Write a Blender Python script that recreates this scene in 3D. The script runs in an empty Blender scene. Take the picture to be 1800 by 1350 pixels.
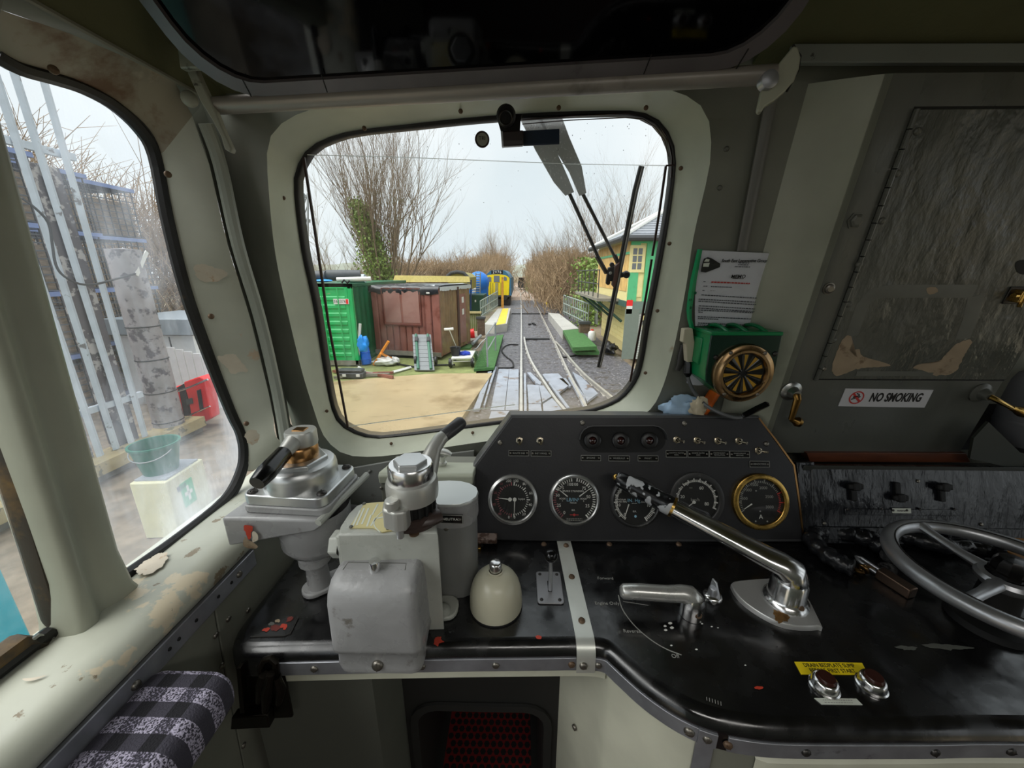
import bpy, bmesh, math, random
from math import sin, cos, tan, pi, radians, atan2, sqrt
from mathutils import Vector, Matrix, noise
V = Vector
R = random.Random(7)
SC = bpy.context.scene
C = SC.collection

# ------------------------------------------------------------------ camera
F = 670.0                      # focal length in pixels of the 1800 px wide frame
PITCH = radians(16.2)
YAW = radians(1.1)
CZ = 1.6                       # eye height above the cab floor
cam = bpy.data.cameras.new('camera')
cam.sensor_width = 36.0
cam.lens = F / 1800 * 36.0
cam.clip_start = 0.02
cam.clip_end = 2000
camo = bpy.data.objects.new('camera', cam)
camo.location = (0, 0, CZ)
camo.rotation_euler = (pi / 2 - PITCH, 0, YAW)
C.objects.link(camo)
SC.camera = camo

# ------------------------------------------------------------------ sky, sun, exposure
w = bpy.data.worlds.new('overcast_sky')
SC.world = w
w.use_nodes = True
nt = w.node_tree
bgn = nt.nodes['Background']
tc = nt.nodes.new('ShaderNodeTexCoord')
nz = nt.nodes.new('ShaderNodeTexNoise')
nz.inputs['Scale'].default_value = 2.2
nz.inputs['Detail'].default_value = 4
cr = nt.nodes.new('ShaderNodeValToRGB')
cr.color_ramp.elements[0].position = 0.35
cr.color_ramp.elements[0].color = (0.70, 0.77, 0.81, 1)
cr.color_ramp.elements[1].position = 0.7
cr.color_ramp.elements[1].color = (0.87, 0.90, 0.91, 1)
nt.links.new(tc.outputs['Generated'], nz.inputs['Vector'])
nt.links.new(nz.outputs['Fac'], cr.inputs['Fac'])
nt.links.new(cr.outputs['Color'], bgn.inputs['Color'])
bgn.inputs['Strength'].default_value = 1.02
sl = bpy.data.lights.new('hazy_sun', 'SUN')
sl.energy = 4.2
sl.angle = radians(70)
sl.color = (1.0, 0.98, 0.95)
so = bpy.data.objects.new('hazy_sun', sl)
so.rotation_euler = (radians(40), radians(-20), 0)   # high, behind the cloud, from the left and ahead
d = V((0.50, 0.22, -0.95)).normalized()
so.rotation_euler = d.to_track_quat('-Z', 'Y').to_euler()
so.location = (-5, 8, 20)
C.objects.link(so)
SC.view_settings.view_transform = 'Standard'
SC.view_settings.look = 'None'
SC.view_settings.gamma = 1.0
SC.view_settings.use_curve_mapping = False
SC.view_settings.exposure = 0.24
SC.cycles.max_bounces = 10
SC.cycles.diffuse_bounces = 6
SC.cycles.transparent_max_bounces = 16
SC.cycles.use_denoising = True
SC.cycles.sample_clamp_indirect = 4.0

# ------------------------------------------------------------------ rays of the camera, used to find real positions on real planes
def ray(px, py):
    x = (px - 900) / F
    v = (py - 675) / F
    y = cos(PITCH) - v * sin(PITCH)
    z = -sin(PITCH) - v * cos(PITCH)
    return V((x * cos(YAW) - y * sin(YAW), x * sin(YAW) + y * cos(YAW), z))
EYE = V((0, 0, CZ))
def hit(px, py, p, n):
    d = ray(px, py)
    return EYE + d * ((V(p) - EYE).dot(n) / d.dot(n))
def UX(px, py, x): return hit(px, py, (x, 0, 0), V((1, 0, 0)))
def UY(px, py, y): return hit(px, py, (0, y, 0), V((0, 1, 0)))
def UZ(px, py, z): return hit(px, py, (0, 0, z), V((0, 0, 1)))

class Fr:
    """a local frame: f(a, b, c) is the point o + a u + b v + c n"""
    def __init__(s, o, u, v):
        s.o = V(o); s.u = V(u).normalized(); s.v = V(v).normalized(); s.n = s.u.cross(s.v)
    def __call__(s, a, b, c=0.0): return s.o + s.u * a + s.v * b + s.n * c
    def px(s, x, y, c=0.0):
        p = hit(x, y, s.o + s.n * c, s.n) - s.o
        return V((p.dot(s.u), p.dot(s.v)))
    def at(s, x, y, c=0.0): return hit(x, y, s.o + s.n * c, s.n)
    def m(s): return Matrix((s.u, s.v, s.n)).transposed()

# ------------------------------------------------------------------ mesh building
class MB:
    def __init__(s): s.v = []; s.f = []
    def add(s, vs, fs):
        k = len(s.v); s.v += [V(a) for a in vs]; s.f += [tuple(i + k for i in f) for f in fs]; return s
    def poly(s, pts): return s.add(pts, [tuple(range(len(pts)))])
    def loft(s, loops, closed=True, cap0=False, cap1=False, wrap=False):
        n = len(loops[0]); vs = [p for l in loops for p in l]; fs = []
        m = len(loops)
        for i in range(m if wrap else m - 1):
            a = i * n; b = ((i + 1) % m) * n
            for j in range(n if closed else n - 1):
                k = (j + 1) % n
                fs.append((a + j, a + k, b + k, b + j))
        if cap0: fs.append(tuple(range(n))[::-1])
        if cap1: fs.append(tuple(range((m - 1) * n, m * n)))
        return s.add(vs, fs)
    def bx(s, x0, x1, y0, y1, z0, z1):
        return s.add([(x, y, z) for z in (z0, z1) for y in (y0, y1) for x in (x0, x1)],
                     [(0, 2, 3, 1), (4, 5, 7, 6), (0, 1, 5, 4), (1, 3, 7, 5), (3, 2, 6, 7), (2, 0, 4, 6)])
    def fb(s, f, a0, a1, b0, b1, c0, c1):
        return s.add([f(a, b, c) for c in (c0, c1) for b in (b0, b1) for a in (a0, a1)],
                     [(0, 2, 3, 1), (4, 5, 7, 6), (0, 1, 5, 4), (1, 3, 7, 5), (3, 2, 6, 7), (2, 0, 4, 6)])
    def prism(s, pts, d):
        d = V(d); pts = [V(p) for p in pts]
        return s.loft([pts, [p + d for p in pts]], True, True, True)
    def tube(s, pts, r, n=8, cap=True, asp=1.0, up=None, wrap=False):
        pts = [V(p) for p in pts]; m = len(pts)
        rs = r if isinstance(r, (list, tuple)) else [r] * m
        asps = asp if isinstance(asp, (list, tuple)) else [asp] * m
        loops = []; pu = None
        for i, p in enumerate(pts):
            if wrap: t = pts[(i + 1) % m] - pts[i - 1]
            else: t = pts[min(i + 1, m - 1)] - pts[max(i - 1, 0)]
            if t.length < 1e-9: t = V((0, 0, 1))
            t.normalize()
            if up is not None: u = V(up)
            elif pu is None: u = V((0, 0, 1)) if abs(t.z) < .9 else V((0, 1, 0))
            else: u = pu
            u = u - t * u.dot(t)
            if u.length < 1e-6: u = V((1, 0, 0)) - t * t.x
            u.normalize(); pu = u; b = t.cross(u)
            loops.append([p + u * (rs[i] * asps[i] * cos(2 * pi * k / n)) + b * (rs[i] * sin(2 * pi * k / n)) for k in range(n)])
        return s.loft(loops, True, cap and not wrap, cap and not wrap, wrap)
    def cyl(s, p0, p1, r0, r1=None, n=16, cap=True): return s.tube([p0, p1], [r0, r0 if r1 is None else r1], n, cap)
    def lathe(s, o, ax, prof, n=24, cap0=False, cap1=False, ph=0.0):
        o = V(o); ax = V(ax).normalized()
        u = V((1, 0, 0)) if abs(ax.x) < .8 else V((0, 1, 0))
        u = (u - ax * u.dot(ax)).normalized(); b = ax.cross(u)
        return s.loft([[o + ax * h + u * (r * cos(2 * pi * k / n + ph)) + b * (r * sin(2 * pi * k / n + ph)) for k in range(n)] for r, h in prof], True, cap0, cap1)
    def ball(s, c, r, n=14, m=8, sc=(1, 1, 1)):
        c = V(c)
        return s.loft([[c + V((r * sc[0] * sin(pi * i / m) * cos(2 * pi * k / n), r * sc[1] * sin(pi * i / m) * sin(2 * pi * k / n), -r * sc[2] * cos(pi * i / m))) for k in range(n)] for i in [.05] + list(range(1, m)) + [m - .05]], True, True, True)
    def torus(s, c, ax, R0, r, n=32, m=10, asp=1.0):
        c = V(c); ax = V(ax).normalized()
        u = V((1, 0, 0)) if abs(ax.x) < .8 else V((0, 1, 0))
        u = (u - ax * u.dot(ax)).normalized(); b = ax.cross(u)
        pts = [c + u * (R0 * cos(2 * pi * k / n)) + b * (R0 * sin(2 * pi * k / n)) for k in range(n)]
        return s.tube(pts, r, m, False, asp, ax, True)

BASE = {}
def _props(o, label, cat, group, kind):
    if label: o['label'] = label
    if cat: o['category'] = cat
    if group: o['group'] = group
    if kind: o['kind'] = kind
def thing(name, label, cat, loc, group=None, kind=None):
    o = bpy.data.objects.new(name, None); o.empty_display_size = .05
    o.location = loc; C.objects.link(o); BASE[o.name] = V(loc)
    _props(o, label, cat, group, kind)
    return o
def ob(name, mb, mat, par=None, label=None, cat=None, group=None, kind=None, bev=0, seg=2, ang=35, sub=0, recalc=True, base=None):
    me = bpy.data.meshes.new(name)
    if par is not None: b = BASE[par.name]
    elif base is not None: b = V(base)
    else:
        xs = [p.x for p in mb.v]; ys = [p.y for p in mb.v]; zs = [p.z for p in mb.v]
        b = V(((min(xs) + max(xs)) / 2, (min(ys) + max(ys)) / 2, min(zs)))
    me.from_pydata([p - b for p in mb.v], [], mb.f)
    if recalc and len(mb.f) < 30000:
        bm = bmesh.new(); bm.from_mesh(me)
        bmesh.ops.recalc_face_normals(bm, faces=bm.faces[:])
        bm.to_mesh(me); bm.free()
    me.shade_smooth()
    me.set_sharp_from_angle(angle=radians(ang))
    if mat: me.materials.append(mat)
    o = bpy.data.objects.new(name, me); C.objects.link(o)
    if par is not None: o.parent = par
    else: o.location = b
    BASE[o.name] = b
    _props(o, label, cat, group, kind)
    if sub:
        md = o.modifiers.new('subdivide', 'SUBSURF'); md.levels = sub; md.render_levels = sub
    if bev:
        md = o.modifiers.new('bevel', 'BEVEL'); md.width = bev; md.segments = seg; md.limit_method = 'ANGLE'; md.angle_limit = radians(ang)
    return o
def dup(o, delta, par=None, label=None, rotz=0.0, scale=None, group=None):
    c = o.copy(); C.objects.link(c)
    c.parent = par
    if par is None:
        c.location = o.location + V(delta)
        if rotz: c.rotation_euler.z = o.rotation_euler.z + rotz
        if scale: c.scale = [a * b for a, b in zip(c.scale, scale)]
    BASE[c.name] = BASE[o.name] + V(delta)
    if label: c['label'] = label
    if group: c['group'] = group
    for ch in list(o.children): dup(ch, (0, 0, 0), c)
    return c
def text(name, body, fr, a, b, size, mat, par, c=.0006, al='CENTER', sx=1.0, shear=0.0, ext=.0002, sp=1.0, bold=0.0):
    cu = bpy.data.curves.new(name, 'FONT'); cu.body = body; cu.size = size; cu.align_x = al; cu.align_y = 'CENTER'
    cu.extrude = ext; cu.shear = shear; cu.space_character = sp; cu.resolution_u = 3; cu.offset = bold
    cu.materials.append(mat)
    tmp = bpy.data.objects.new(name, cu); me = bpy.data.meshes.new_from_object(tmp); bpy.data.objects.remove(tmp)
    o = bpy.data.objects.new(name, me); C.objects.link(o)
    o.parent = par
    m = fr.m().to_4x4(); m.translation = fr(a, b, c) - BASE[par.name]
    o.matrix_local = m @ Matrix.Diagonal((sx, 1, 1, 1))
    return o
_scr = {}
def screw(p, n, r, mat, par, name='screw', slot=True):
    key = (mat.name, slot)
    if key not in _scr:
        mb = MB().lathe((0, 0, 0), (0, 0, 1), [(1, -.2), (1, .12), (.85, .42), (.5, .58), (.05, .6)], 12, True, True)
        if slot: mb.bx(-.75, .75, -.09, .09, .5, .63)
        me = bpy.data.meshes.new('screw'); me.from_pydata(mb.v, [], mb.f); me.shade_smooth(); me.set_sharp_from_angle(angle=.7); me.materials.append(mat)
        _scr[key] = me
    o = bpy.data.objects.new(name, _scr[key]); C.objects.link(o); o.parent = par
    q = V(n).to_track_quat('Z', 'Y')
    o.matrix_local = Matrix.Translation(V(p) - BASE[par.name]) @ q.to_matrix().to_4x4() @ Matrix.Rotation(R.uniform(0, 3), 4, 'Z') @ Matrix.Diagonal((r, r, r, 1))
    return o

# ------------------------------------------------------------------ materials
def lin(c):
    c = c / 255.0
    return c / 12.92 if c <= .04045 else ((c + .055) / 1.055) ** 2.4
def rgb(t): return (lin(t[0]), lin(t[1]), lin(t[2]), 1.0)
def mk(name, col, rough=.5, metal=0.0, var=.1, vs=9.0, wear=None, ws=4.0, wt=.62, wsoft=.03, wdet=6.0, bump=0.0, bs=60.0, bd=.0022, coat=0.0, spec=.5, str_=(1, 1, 1), rv=.0, wear2=None, w2s=30., w2t=.7, w2str=(1, 1, 1)):
    m = bpy.data.materials.new(name); m.use_nodes = True
    t = m.node_tree; N = t.nodes; L = t.links
    b = N['Principled BSDF']
    tc = N.new('ShaderNodeTexCoord'); mp = N.new('ShaderNodeMapping'); mp.inputs['Scale'].default_value = str_
    L.new(tc.outputs['Object'], mp.inputs['Vector'])
    n1 = N.new('ShaderNodeTexNoise'); n1.inputs['Scale'].default_value = vs; n1.inputs['Detail'].default_value = 5
    L.new(mp.outputs[0], n1.inputs['Vector'])
    c = rgb(col)
    rp = N.new('ShaderNodeValToRGB')
    rp.color_ramp.elements[0].position = .3; rp.color_ramp.elements[1].position = .7
    rp.color_ramp.elements[0].color = (c[0] * (1 - var), c[1] * (1 - var), c[2] * (1 - var), 1)
    rp.color_ramp.elements[1].color = (min(1, c[0] * (1 + var)), min(1, c[1] * (1 + var)), min(1, c[2] * (1 + var)), 1)
    L.new(n1.outputs['Fac'], rp.inputs['Fac'])
    out = rp.outputs['Color']
    for wcol, s_, th, st in ((wear, ws, wt, (1, 1, 1)), (wear2, w2s, w2t, w2str)):
        if wcol is None: continue
        mp2 = N.new('ShaderNodeMapping'); mp2.inputs['Scale'].default_value = st; mp2.inputs['Location'].default_value = (3.1 + s_, 1.7, .4)
        L.new(tc.outputs['Object'], mp2.inputs['Vector'])
        n2 = N.new('ShaderNodeTexNoise'); n2.inputs['Scale'].default_value = s_; n2.inputs['Detail'].default_value = wdet; n2.inputs['Roughness'].default_value = .62
        L.new(mp2.outputs[0], n2.inputs['Vector'])
        r2 = N.new('ShaderNodeValToRGB'); r2.color_ramp.elements[0].position = th; r2.color_ramp.elements[1].position = th + wsoft
        L.new(n2.outputs['Fac'], r2.inputs['Fac'])
        mx = N.new('ShaderNodeMix'); mx.data_type = 'RGBA'
        L.new(r2.outputs['Color'], mx.inputs['Factor']); L.new(out, mx.inputs['A']); mx.inputs['B'].default_value = rgb(wcol)
        out = mx.outputs['Result']
    L.new(out, b.inputs['Base Color'])
    b.inputs['Roughness'].default_value = rough; b.inputs['Metallic'].default_value = metal
    b.inputs['Coat Weight'].default_value = coat; b.inputs['Specular IOR Level'].default_value = spec
    b.inputs['Coat Roughness'].default_value = .12
    if rv:
        mr = N.new('ShaderNodeMapRange'); mr.inputs['To Min'].default_value = max(0, rough - rv); mr.inputs['To Max'].default_value = min(1, rough + rv)
        n4 = N.new('ShaderNodeTexNoise'); n4.inputs['Scale'].default_value = vs * 1.7; n4.inputs['Detail'].default_value = 6
        L.new(mp.outputs[0], n4.inputs['Vector']); L.new(n4.outputs['Fac'], mr.inputs['Value']); L.new(mr.outputs[0], b.inputs['Roughness'])
        mr.inputs['From Min'].default_value = .3; mr.inputs['From Max'].default_value = .7
    if bump:
        n3 = N.new('ShaderNodeTexNoise'); n3.inputs['Scale'].default_value = bs; n3.inputs['Detail'].default_value = 4
        L.new(mp.outputs[0], n3.inputs['Vector'])
        bp = N.new('ShaderNodeBump'); bp.inputs['Strength'].default_value = bump; bp.inputs['Distance'].default_value = bd
        L.new(n3.outputs['Fac'], bp.inputs['Height']); L.new(bp.outputs[0], b.inputs['Normal'])
    return m
def plain(name, col, rough=.5, metal=0.0, **k): return mk(name, col, rough, metal, var=k.pop('var', .05), **k)

def glass_mat(name, tint=(.97, .985, .98), haze=(0.9, 0.9, 0.88), hmin=.0, hmax=.3, hs=3.0, hstr=(1, 1, 1), hth=(.45, .75), zgrad=None, gloss=1.0):
    """thin window glass: clear, a fresnel reflection and a film of dirt that scatters light"""
    m = bpy.data.materials.new(name); m.use_nodes = True
    t = m.node_tree; N = t.nodes; L = t.links
    for n in list(N): N.remove(n)
    out = N.new('ShaderNodeOutputMaterial')
    tr = N.new('ShaderNodeBsdfTransparent'); tr.inputs[0].default_value = (*tint, 1)
    gl = N.new('ShaderNodeBsdfGlossy'); gl.inputs['Roughness'].default_value = .02
    fr = N.new('ShaderNodeLayerWeight'); fr.inputs['Blend'].default_value = .5
    pw = N.new('ShaderNodeMath'); pw.operation = 'POWER'; pw.inputs[1].default_value = 5; L.new(fr.outputs['Facing'], pw.inputs[0])
    mu = N.new('ShaderNodeMath'); mu.operation = 'MULTIPLY_ADD'; mu.inputs[1].default_value = .9 * gloss; mu.inputs[2].default_value = .04 * gloss; L.new(pw.outputs[0], mu.inputs[0])
    m1 = N.new('ShaderNodeMixShader'); L.new(mu.outputs[0], m1.inputs[0]); L.new(tr.outputs[0], m1.inputs[1]); L.new(gl.outputs[0], m1.inputs[2])
    df = N.new('ShaderNodeBsdfTranslucent'); df.inputs[0].default_value = (*haze, 1)
    tc = N.new('ShaderNodeTexCoord'); mp = N.new('ShaderNodeMapping'); mp.inputs['Scale'].default_value = hstr
    L.new(tc.outputs['Object'], mp.inputs[0])
    nz = N.new('ShaderNodeTexNoise'); nz.inputs['Scale'].default_value = hs; nz.inputs['Detail'].default_value = 7; nz.inputs['Roughness'].default_value = .6
    L.new(mp.outputs[0], nz.inputs[0])
    mr = N.new('ShaderNodeMapRange'); mr.inputs['From Min'].default_value = hth[0]; mr.inputs['From Max'].default_value = hth[1]
    mr.inputs['To Min'].default_value = hmin; mr.inputs['To Max'].default_value = hmax
    L.new(nz.outputs['Fac'], mr.inputs['Value'])
    fac = mr.outputs[0]
    if zgrad:                                    # thicker film towards the lower edge, where the wiper does not reach
        sx = N.new('ShaderNodeSeparateXYZ'); L.new(tc.outputs['Object'], sx.inputs[0])
        g = N.new('ShaderNodeMapRange'); g.inputs['From Min'].default_value = zgrad[0]; g.inputs['From Max'].default_value = zgrad[1]
        g.inputs['To Min'].default_value = zgrad[2]; g.inputs['To Max'].default_value = 0; g.interpolation_type = 'SMOOTHSTEP'
        L.new(sx.outputs['Z'], g.inputs['Value'])
        if len(zgrad) > 3:
            g2 = N.new('ShaderNodeMapRange'); g2.inputs['From Min'].default_value = zgrad[3]; g2.inputs['From Max'].default_value = zgrad[4]
            g2.inputs['To Min'].default_value = .25; g2.inputs['To Max'].default_value = 1
            L.new(sx.outputs['X'], g2.inputs['Value'])
            mm = N.new('ShaderNodeMath'); mm.operation = 'MULTIPLY'; L.new(g.outputs[0], mm.inputs[0]); L.new(g2.outputs[0], mm.inputs[1]); go = mm.outputs[0]
        else: go = g.outputs[0]
        ad = N.new('ShaderNodeMath'); ad.operation = 'ADD'; L.new(fac, ad.inputs[0]); L.new(go, ad.inputs[1]); fac = ad.outputs[0]
    m2 = N.new('ShaderNodeMixShader'); L.new(fac, m2.inputs[0]); L.new(m1.outputs[0], m2.inputs[1]); L.new(df.outputs[0], m2.inputs[2])
    L.new(m2.outputs[0], out.inputs[0])
    return m

# cab
M_wall = mk('grey_green_paint', (114, 116, 106), .42, wear=(112, 108, 96), ws=5, wt=.66, wsoft=.2, bump=.12, bs=45, rv=.1)
M_wall_lit = mk('lit_grey_green_paint', (182, 186, 168), .4, wear=(140, 126, 102), ws=7, wt=.68, wsoft=.06, bump=.1, bs=40, rv=.1)  # wall paint made lighter: window light put into the colour
M_lining = mk('worn_window_lining', (182, 184, 170), .42, wear=(190, 170, 146), ws=6, wt=.66, wsoft=.02, bump=.15, bs=35, rv=.12)
M_lining_top = mk('scuffed_window_lining', (150, 142, 124), .5, wear=(112, 86, 62), ws=9, wt=.53, wsoft=.12, bump=.2, bs=35, wear2=(186, 172, 150), w2s=14, w2t=.62)
M_sill = mk('chipped_sill_paint', (176, 178, 164), .36, wear=(206, 194, 168), ws=7, wt=.59, wsoft=.02, bump=.15, bs=40, rv=.1, wear2=(128, 116, 94), w2s=18, w2t=.62)
M_ceil = mk('olive_ceiling_lining', (92, 92, 62), .8, bump=.3, bs=160)
M_box = mk('brushed_grey_paint', (86, 88, 82), .34, var=.16, vs=7, wear=(102, 103, 97), ws=5, wt=.6, wsoft=.16, bump=.5, bs=30, rv=.12, str_=(1, 1, .5))
M_door = mk('uneven_grey_door_paint', (80, 82, 76), .3, var=.2, vs=5, wear=(100, 101, 95), ws=4, wt=.56, wsoft=.14, bump=1.0, bd=.008, bs=20, rv=.14, str_=(1.4, 1, .7))
M_panel_l = mk('dull_grey_lower_panel', (118, 119, 108), .45, bump=.15, bs=50)
M_rubber = mk('black_window_rubber', (15, 14, 13), .45, wear=(70, 52, 34), ws=14, wt=.66, wsoft=.1, bump=.3, bs=80)
M_brownrub = plain('brown_seal', (44, 18, 12), .4)
M_black = mk('black_worktop', (15, 15, 16), .24, spec=.9, var=.3, vs=14, wear=(58, 60, 60), ws=26, wt=.7, wsoft=.03, wdet=9, bump=.06, bs=90, rv=.13, wear2=(160, 160, 150), w2s=120, w2t=.745)
M_blackpanel = mk('satin_black_panel', (34, 34, 37), .42, var=.18, vs=22, wear=(90, 90, 88), ws=150, wt=.76, wsoft=.02, bump=.08, bs=200)
M_blackgloss = mk('brushed_gloss_black', (26, 28, 32), .26, var=.3, bump=.8, bd=.006, bs=26, str_=(1.6, 1, .5), rv=.08)
M_blackbak = plain('black_bakelite', (10, 10, 11), .2)
M_matblack = plain('matt_black', (9, 9, 9), .7)
M_alu = mk('worn_aluminium', (176, 178, 176), .34, 1.0, var=.12, vs=20, rv=.1, bump=.03, bs=120)
M_aludull = mk('dull_aluminium_strip', (160, 162, 168), .42, .7, var=.16, vs=26, wear=(86, 84, 80), ws=18, wt=.66, wsoft=.1, rv=.1)
M_whitealu = mk('cast_aluminium', (196, 196, 190), .38, .55, var=.06, bump=.05, bs=160)
M_polish = mk('machined_aluminium', (206, 208, 208), .36, .85, var=.05, rv=.06, str_=(1, 1, 8))
M_chrome = mk('chrome', (226, 226, 226), .2, 1.0, var=.04, vs=14, wear=(120, 112, 96), ws=20, wt=.72, wsoft=.08, rv=.06, bump=.03, bs=130)
M_steel = mk('polished_steel_rim', (184, 186, 190), .36, .8, var=.1, vs=14, rv=.08)
M_darksteel = mk('dark_worn_steel', (70, 68, 66), .4, .8, var=.2, vs=20)
M_brass = mk('brass', (196, 160, 88), .26, 1.0, var=.12, vs=30, rv=.08)
M_bronze = mk('bronze_ring', (172, 142, 104), .3, 1.0, var=.1, vs=20, rv=.06)
M_copper = plain('copper_collar', (168, 128, 84), .28, 1.0)
M_valve = mk('grey_valve_paint', (152, 152, 152), .3, var=.12, vs=14, wear=(108, 104, 98), ws=13, wt=.63, wsoft=.05, bump=.5, bd=.003, bs=38, rv=.1, wear2=(74, 70, 64), w2s=34, w2t=.7)
M_valve_l = mk('pale_valve_paint', (172, 174, 166), .32, var=.1, vs=14, wear=(126, 120, 108), ws=14, wt=.64, wsoft=.05, bump=.45, bd=.003, bs=40, rv=.08, wear2=(84, 78, 70), w2s=36, w2t=.71)
M_bell = mk('cream_bell_paint', (192, 188, 166), .3, var=.05, wear=(96, 88, 72), ws=26, wt=.73, wsoft=.02, bump=.05, bs=60)
M_red = plain('red_paint_chip', (186, 60, 40), .5)
M_peach = mk('bare_filler_patch', (196, 186, 168), .6, var=.1, vs=30, wear=(176, 140, 104), ws=40, wt=.6, wsoft=.1)
M_tan = mk('tan_bare_patch', (150, 132, 108), .6, var=.14, vs=30, wear=(112, 92, 70), ws=30, wt=.58, wsoft=.1)
M_greypatch = mk('smoothed_grey_patch', (92, 94, 88), .4, var=.14, vs=20)
M_white = plain('white_print', (226, 226, 220), .5)
M_dimwhite = plain('faded_white_print', (150, 150, 144), .6)
M_pinkprint = plain('red_print', (186, 52, 48), .5)
M_dial = plain('black_dial', (9, 9, 10), .5)
M_lens = plain('dark_red_lens', (46, 18, 18), .12, coat=.5)
M_browncap = plain('brown_button_cap', (54, 26, 20), .25)
M_yellow = plain('yellow_label', (242, 214, 22), .5)
M_inkk = plain('black_ink', (14, 13, 12), .6)
M_label = plain('white_label', (208, 212, 200), .5)
M_green = mk('green_enamel', (8, 122, 70), .25, var=.06, wear=(5, 90, 54), ws=14, wt=.66, wsoft=.1)
M_dkgreen = plain('dark_green_enamel', (6, 44, 32), .25)
M_paper = mk('white_paper', (206, 206, 214), .55, var=.03)
M_greenplastic = plain('green_plastic_spine', (0, 150, 92), .3)
M_blue = mk('pale_blue_cloth', (168, 196, 222), .85, bump=.2, bs=90)
M_orange = plain('orange_plastic', (236, 110, 14), .45)
M_cream = mk('cream_cloth', (196, 184, 158), .85, bump=.3, bs=90)
M_cable = plain('grey_cable', (92, 94, 96), .4)
M_wood = mk('varnished_brown_wood', (92, 50, 30), .4, var=.3, vs=12, str_=(1, 6, 6))
M_darkframe = mk('sooty_aluminium_frame', (112, 106, 108), .45, .5, var=.16, wear=(60, 56, 54), ws=12, wt=.6, wsoft=.12)
M_visor = plain('black_visor_glass', (4, 4, 6), .05, spec=.3)
M_trimwhite = mk('scraped_white_trim', (118, 122, 117), .5, wear=(52, 52, 46), ws=14, wt=.66, wsoft=.03, str_=(.3, 1, 1))
M_leather = mk('black_leather', (26, 27, 30), .28, bump=.8, bd=.004, bs=45, rv=.08)
M_snake = mk('mottled_grip', (14, 14, 16), .28, var=.1, wear=(176, 178, 180), ws=46, wt=.53, wsoft=.02, wdet=1.5)
M_apron = mk('pale_desk_front_paint', (196, 196, 178), .42, wear=(122, 112, 96), ws=8, wt=.7, wsoft=.05, bump=.1, bs=40, rv=.08)
M_kneeshade = mk('kneehole_shade_paint', (34, 34, 32), .6)  # shade under the desk put into a near-black colour
M_redmat = plain('red_mat', (104, 10, 12), .7)
M_amber = mk('amber_wooden_tag', (150, 102, 30), .5, var=.3, vs=30)
M_extgrey = mk('grey_bottle_paint', (104, 105, 108), .3, var=.12)
M_screw = plain('dull_screw', (132, 128, 120), .4, .9)
M_screwrust = plain('rusty_screw', (104, 84, 66), .5, .5)
M_screwdark = plain('painted_screw', (98, 99, 92), .45, .2)
# ================================================================== cab shell
RK = radians(9.5)
FW = Fr((0, .93, 1.2), (1, 0, 0), (0, -sin(RK), cos(RK)))        # raked front wall, inner face
S20 = radians(20)
PAN = Fr((0, .755, 1.0), (1, 0, 0), (0, sin(S20), cos(S20)))     # instrument panel plane
BOXF = Fr((0, .868, 1.2), (1, 0, 0), (0, -sin(radians(9.2)), cos(radians(9.2))))   # front of the centre locker
GD = -.085                                                         # glass lies this far behind the wall face

def spline(pts, k=5, closed=True):
    n = len(pts); out = []
    for i in range(n if closed else n - 1):
        if closed: p = [pts[(i + j - 1) % n] for j in range(4)]
        else: p = [pts[min(max(i + j - 1, 0), n - 1)] for j in range(4)]
        for q in range(k):
            t = q / k
            out.append(.5 * ((2 * p[1]) + (p[2] - p[0]) * t + (2 * p[0] - 5 * p[1] + 4 * p[2] - p[3]) * t * t + (3 * p[1] - p[0] - 3 * p[2] + p[3]) * t ** 3))
    if not closed: out.append(pts[-1])
    return out
def cast(poly, c, n):
    res = []
    for i in range(n):
        a = 2 * pi * i / n; d = V((cos(a), sin(a))); best = None
        for k in range(len(poly)):
            p = poly[k] - c; e = poly[(k + 1) % len(poly)] - poly[k]
            den = d.x * e.y - d.y * e.x
            if abs(den) < 1e-12: continue
            t = (p.x * e.y - p.y * e.x) / den; s_ = (p.x * d.y - p.y * d.x) / den
            if t > 0 and -1e-6 <= s_ <= 1 + 1e-6 and (best is None or t > best): best = t
        res.append(c + d * best)
    return res

G_px = [(518, 333), (531, 440), (552, 538), (573, 667), (588, 730), (611, 755), (651, 769), (696, 767), (780, 757), (860, 747), (950, 736), (1030, 725), (1061, 717), (1094, 700), (1120, 667), (1131, 630), (1141, 570), (1155, 500), (1165, 445), (1176, 380), (1185, 313), (1187, 275), (1179, 242), (1160, 214), (1129, 198), (1100, 195), (982, 197), (840, 206), (711, 220), (632, 229), (585, 240), (545, 260), (524, 292)]
O_px = [(470, 258), (472, 330), (483, 440), (503, 538), (530, 650), (550, 715), (569, 766), (600, 796), (640, 803), (690, 800), (770, 788), (860, 775), (960, 762), (1040, 750), (1110, 738), (1145, 718), (1165, 680), (1178, 637), (1190, 587), (1207, 498), (1219, 417), (1240, 327), (1248, 287), (1250, 239), (1243, 200), (1231, 185), (1198, 164), (1160, 157), (1000, 161), (840, 168), (720, 174), (600, 182), (554, 190), (512, 206), (486, 226)]
NW = 112
Gl = spline([FW.px(x, y, GD) for x, y in G_px], 4)
Ol = spline([FW.px(x, y) for x, y in O_px], 4)
wc = V((-.05, .28))
Gr = cast(Gl, wc, NW); Or = cast(Ol, wc, NW)
rect = [V((-.60, -1.15)), V((.66, -1.15)), V((.66, .80)), V((-.60, .80))]
Rr = cast(rect, wc, NW)
wf = ob('wall_front', MB().loft([[FW(p.x, p.y) for p in Rr], [FW(p.x, p.y) for p in Or]]), M_wall, kind='structure', ang=60)
rings = []
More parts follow.
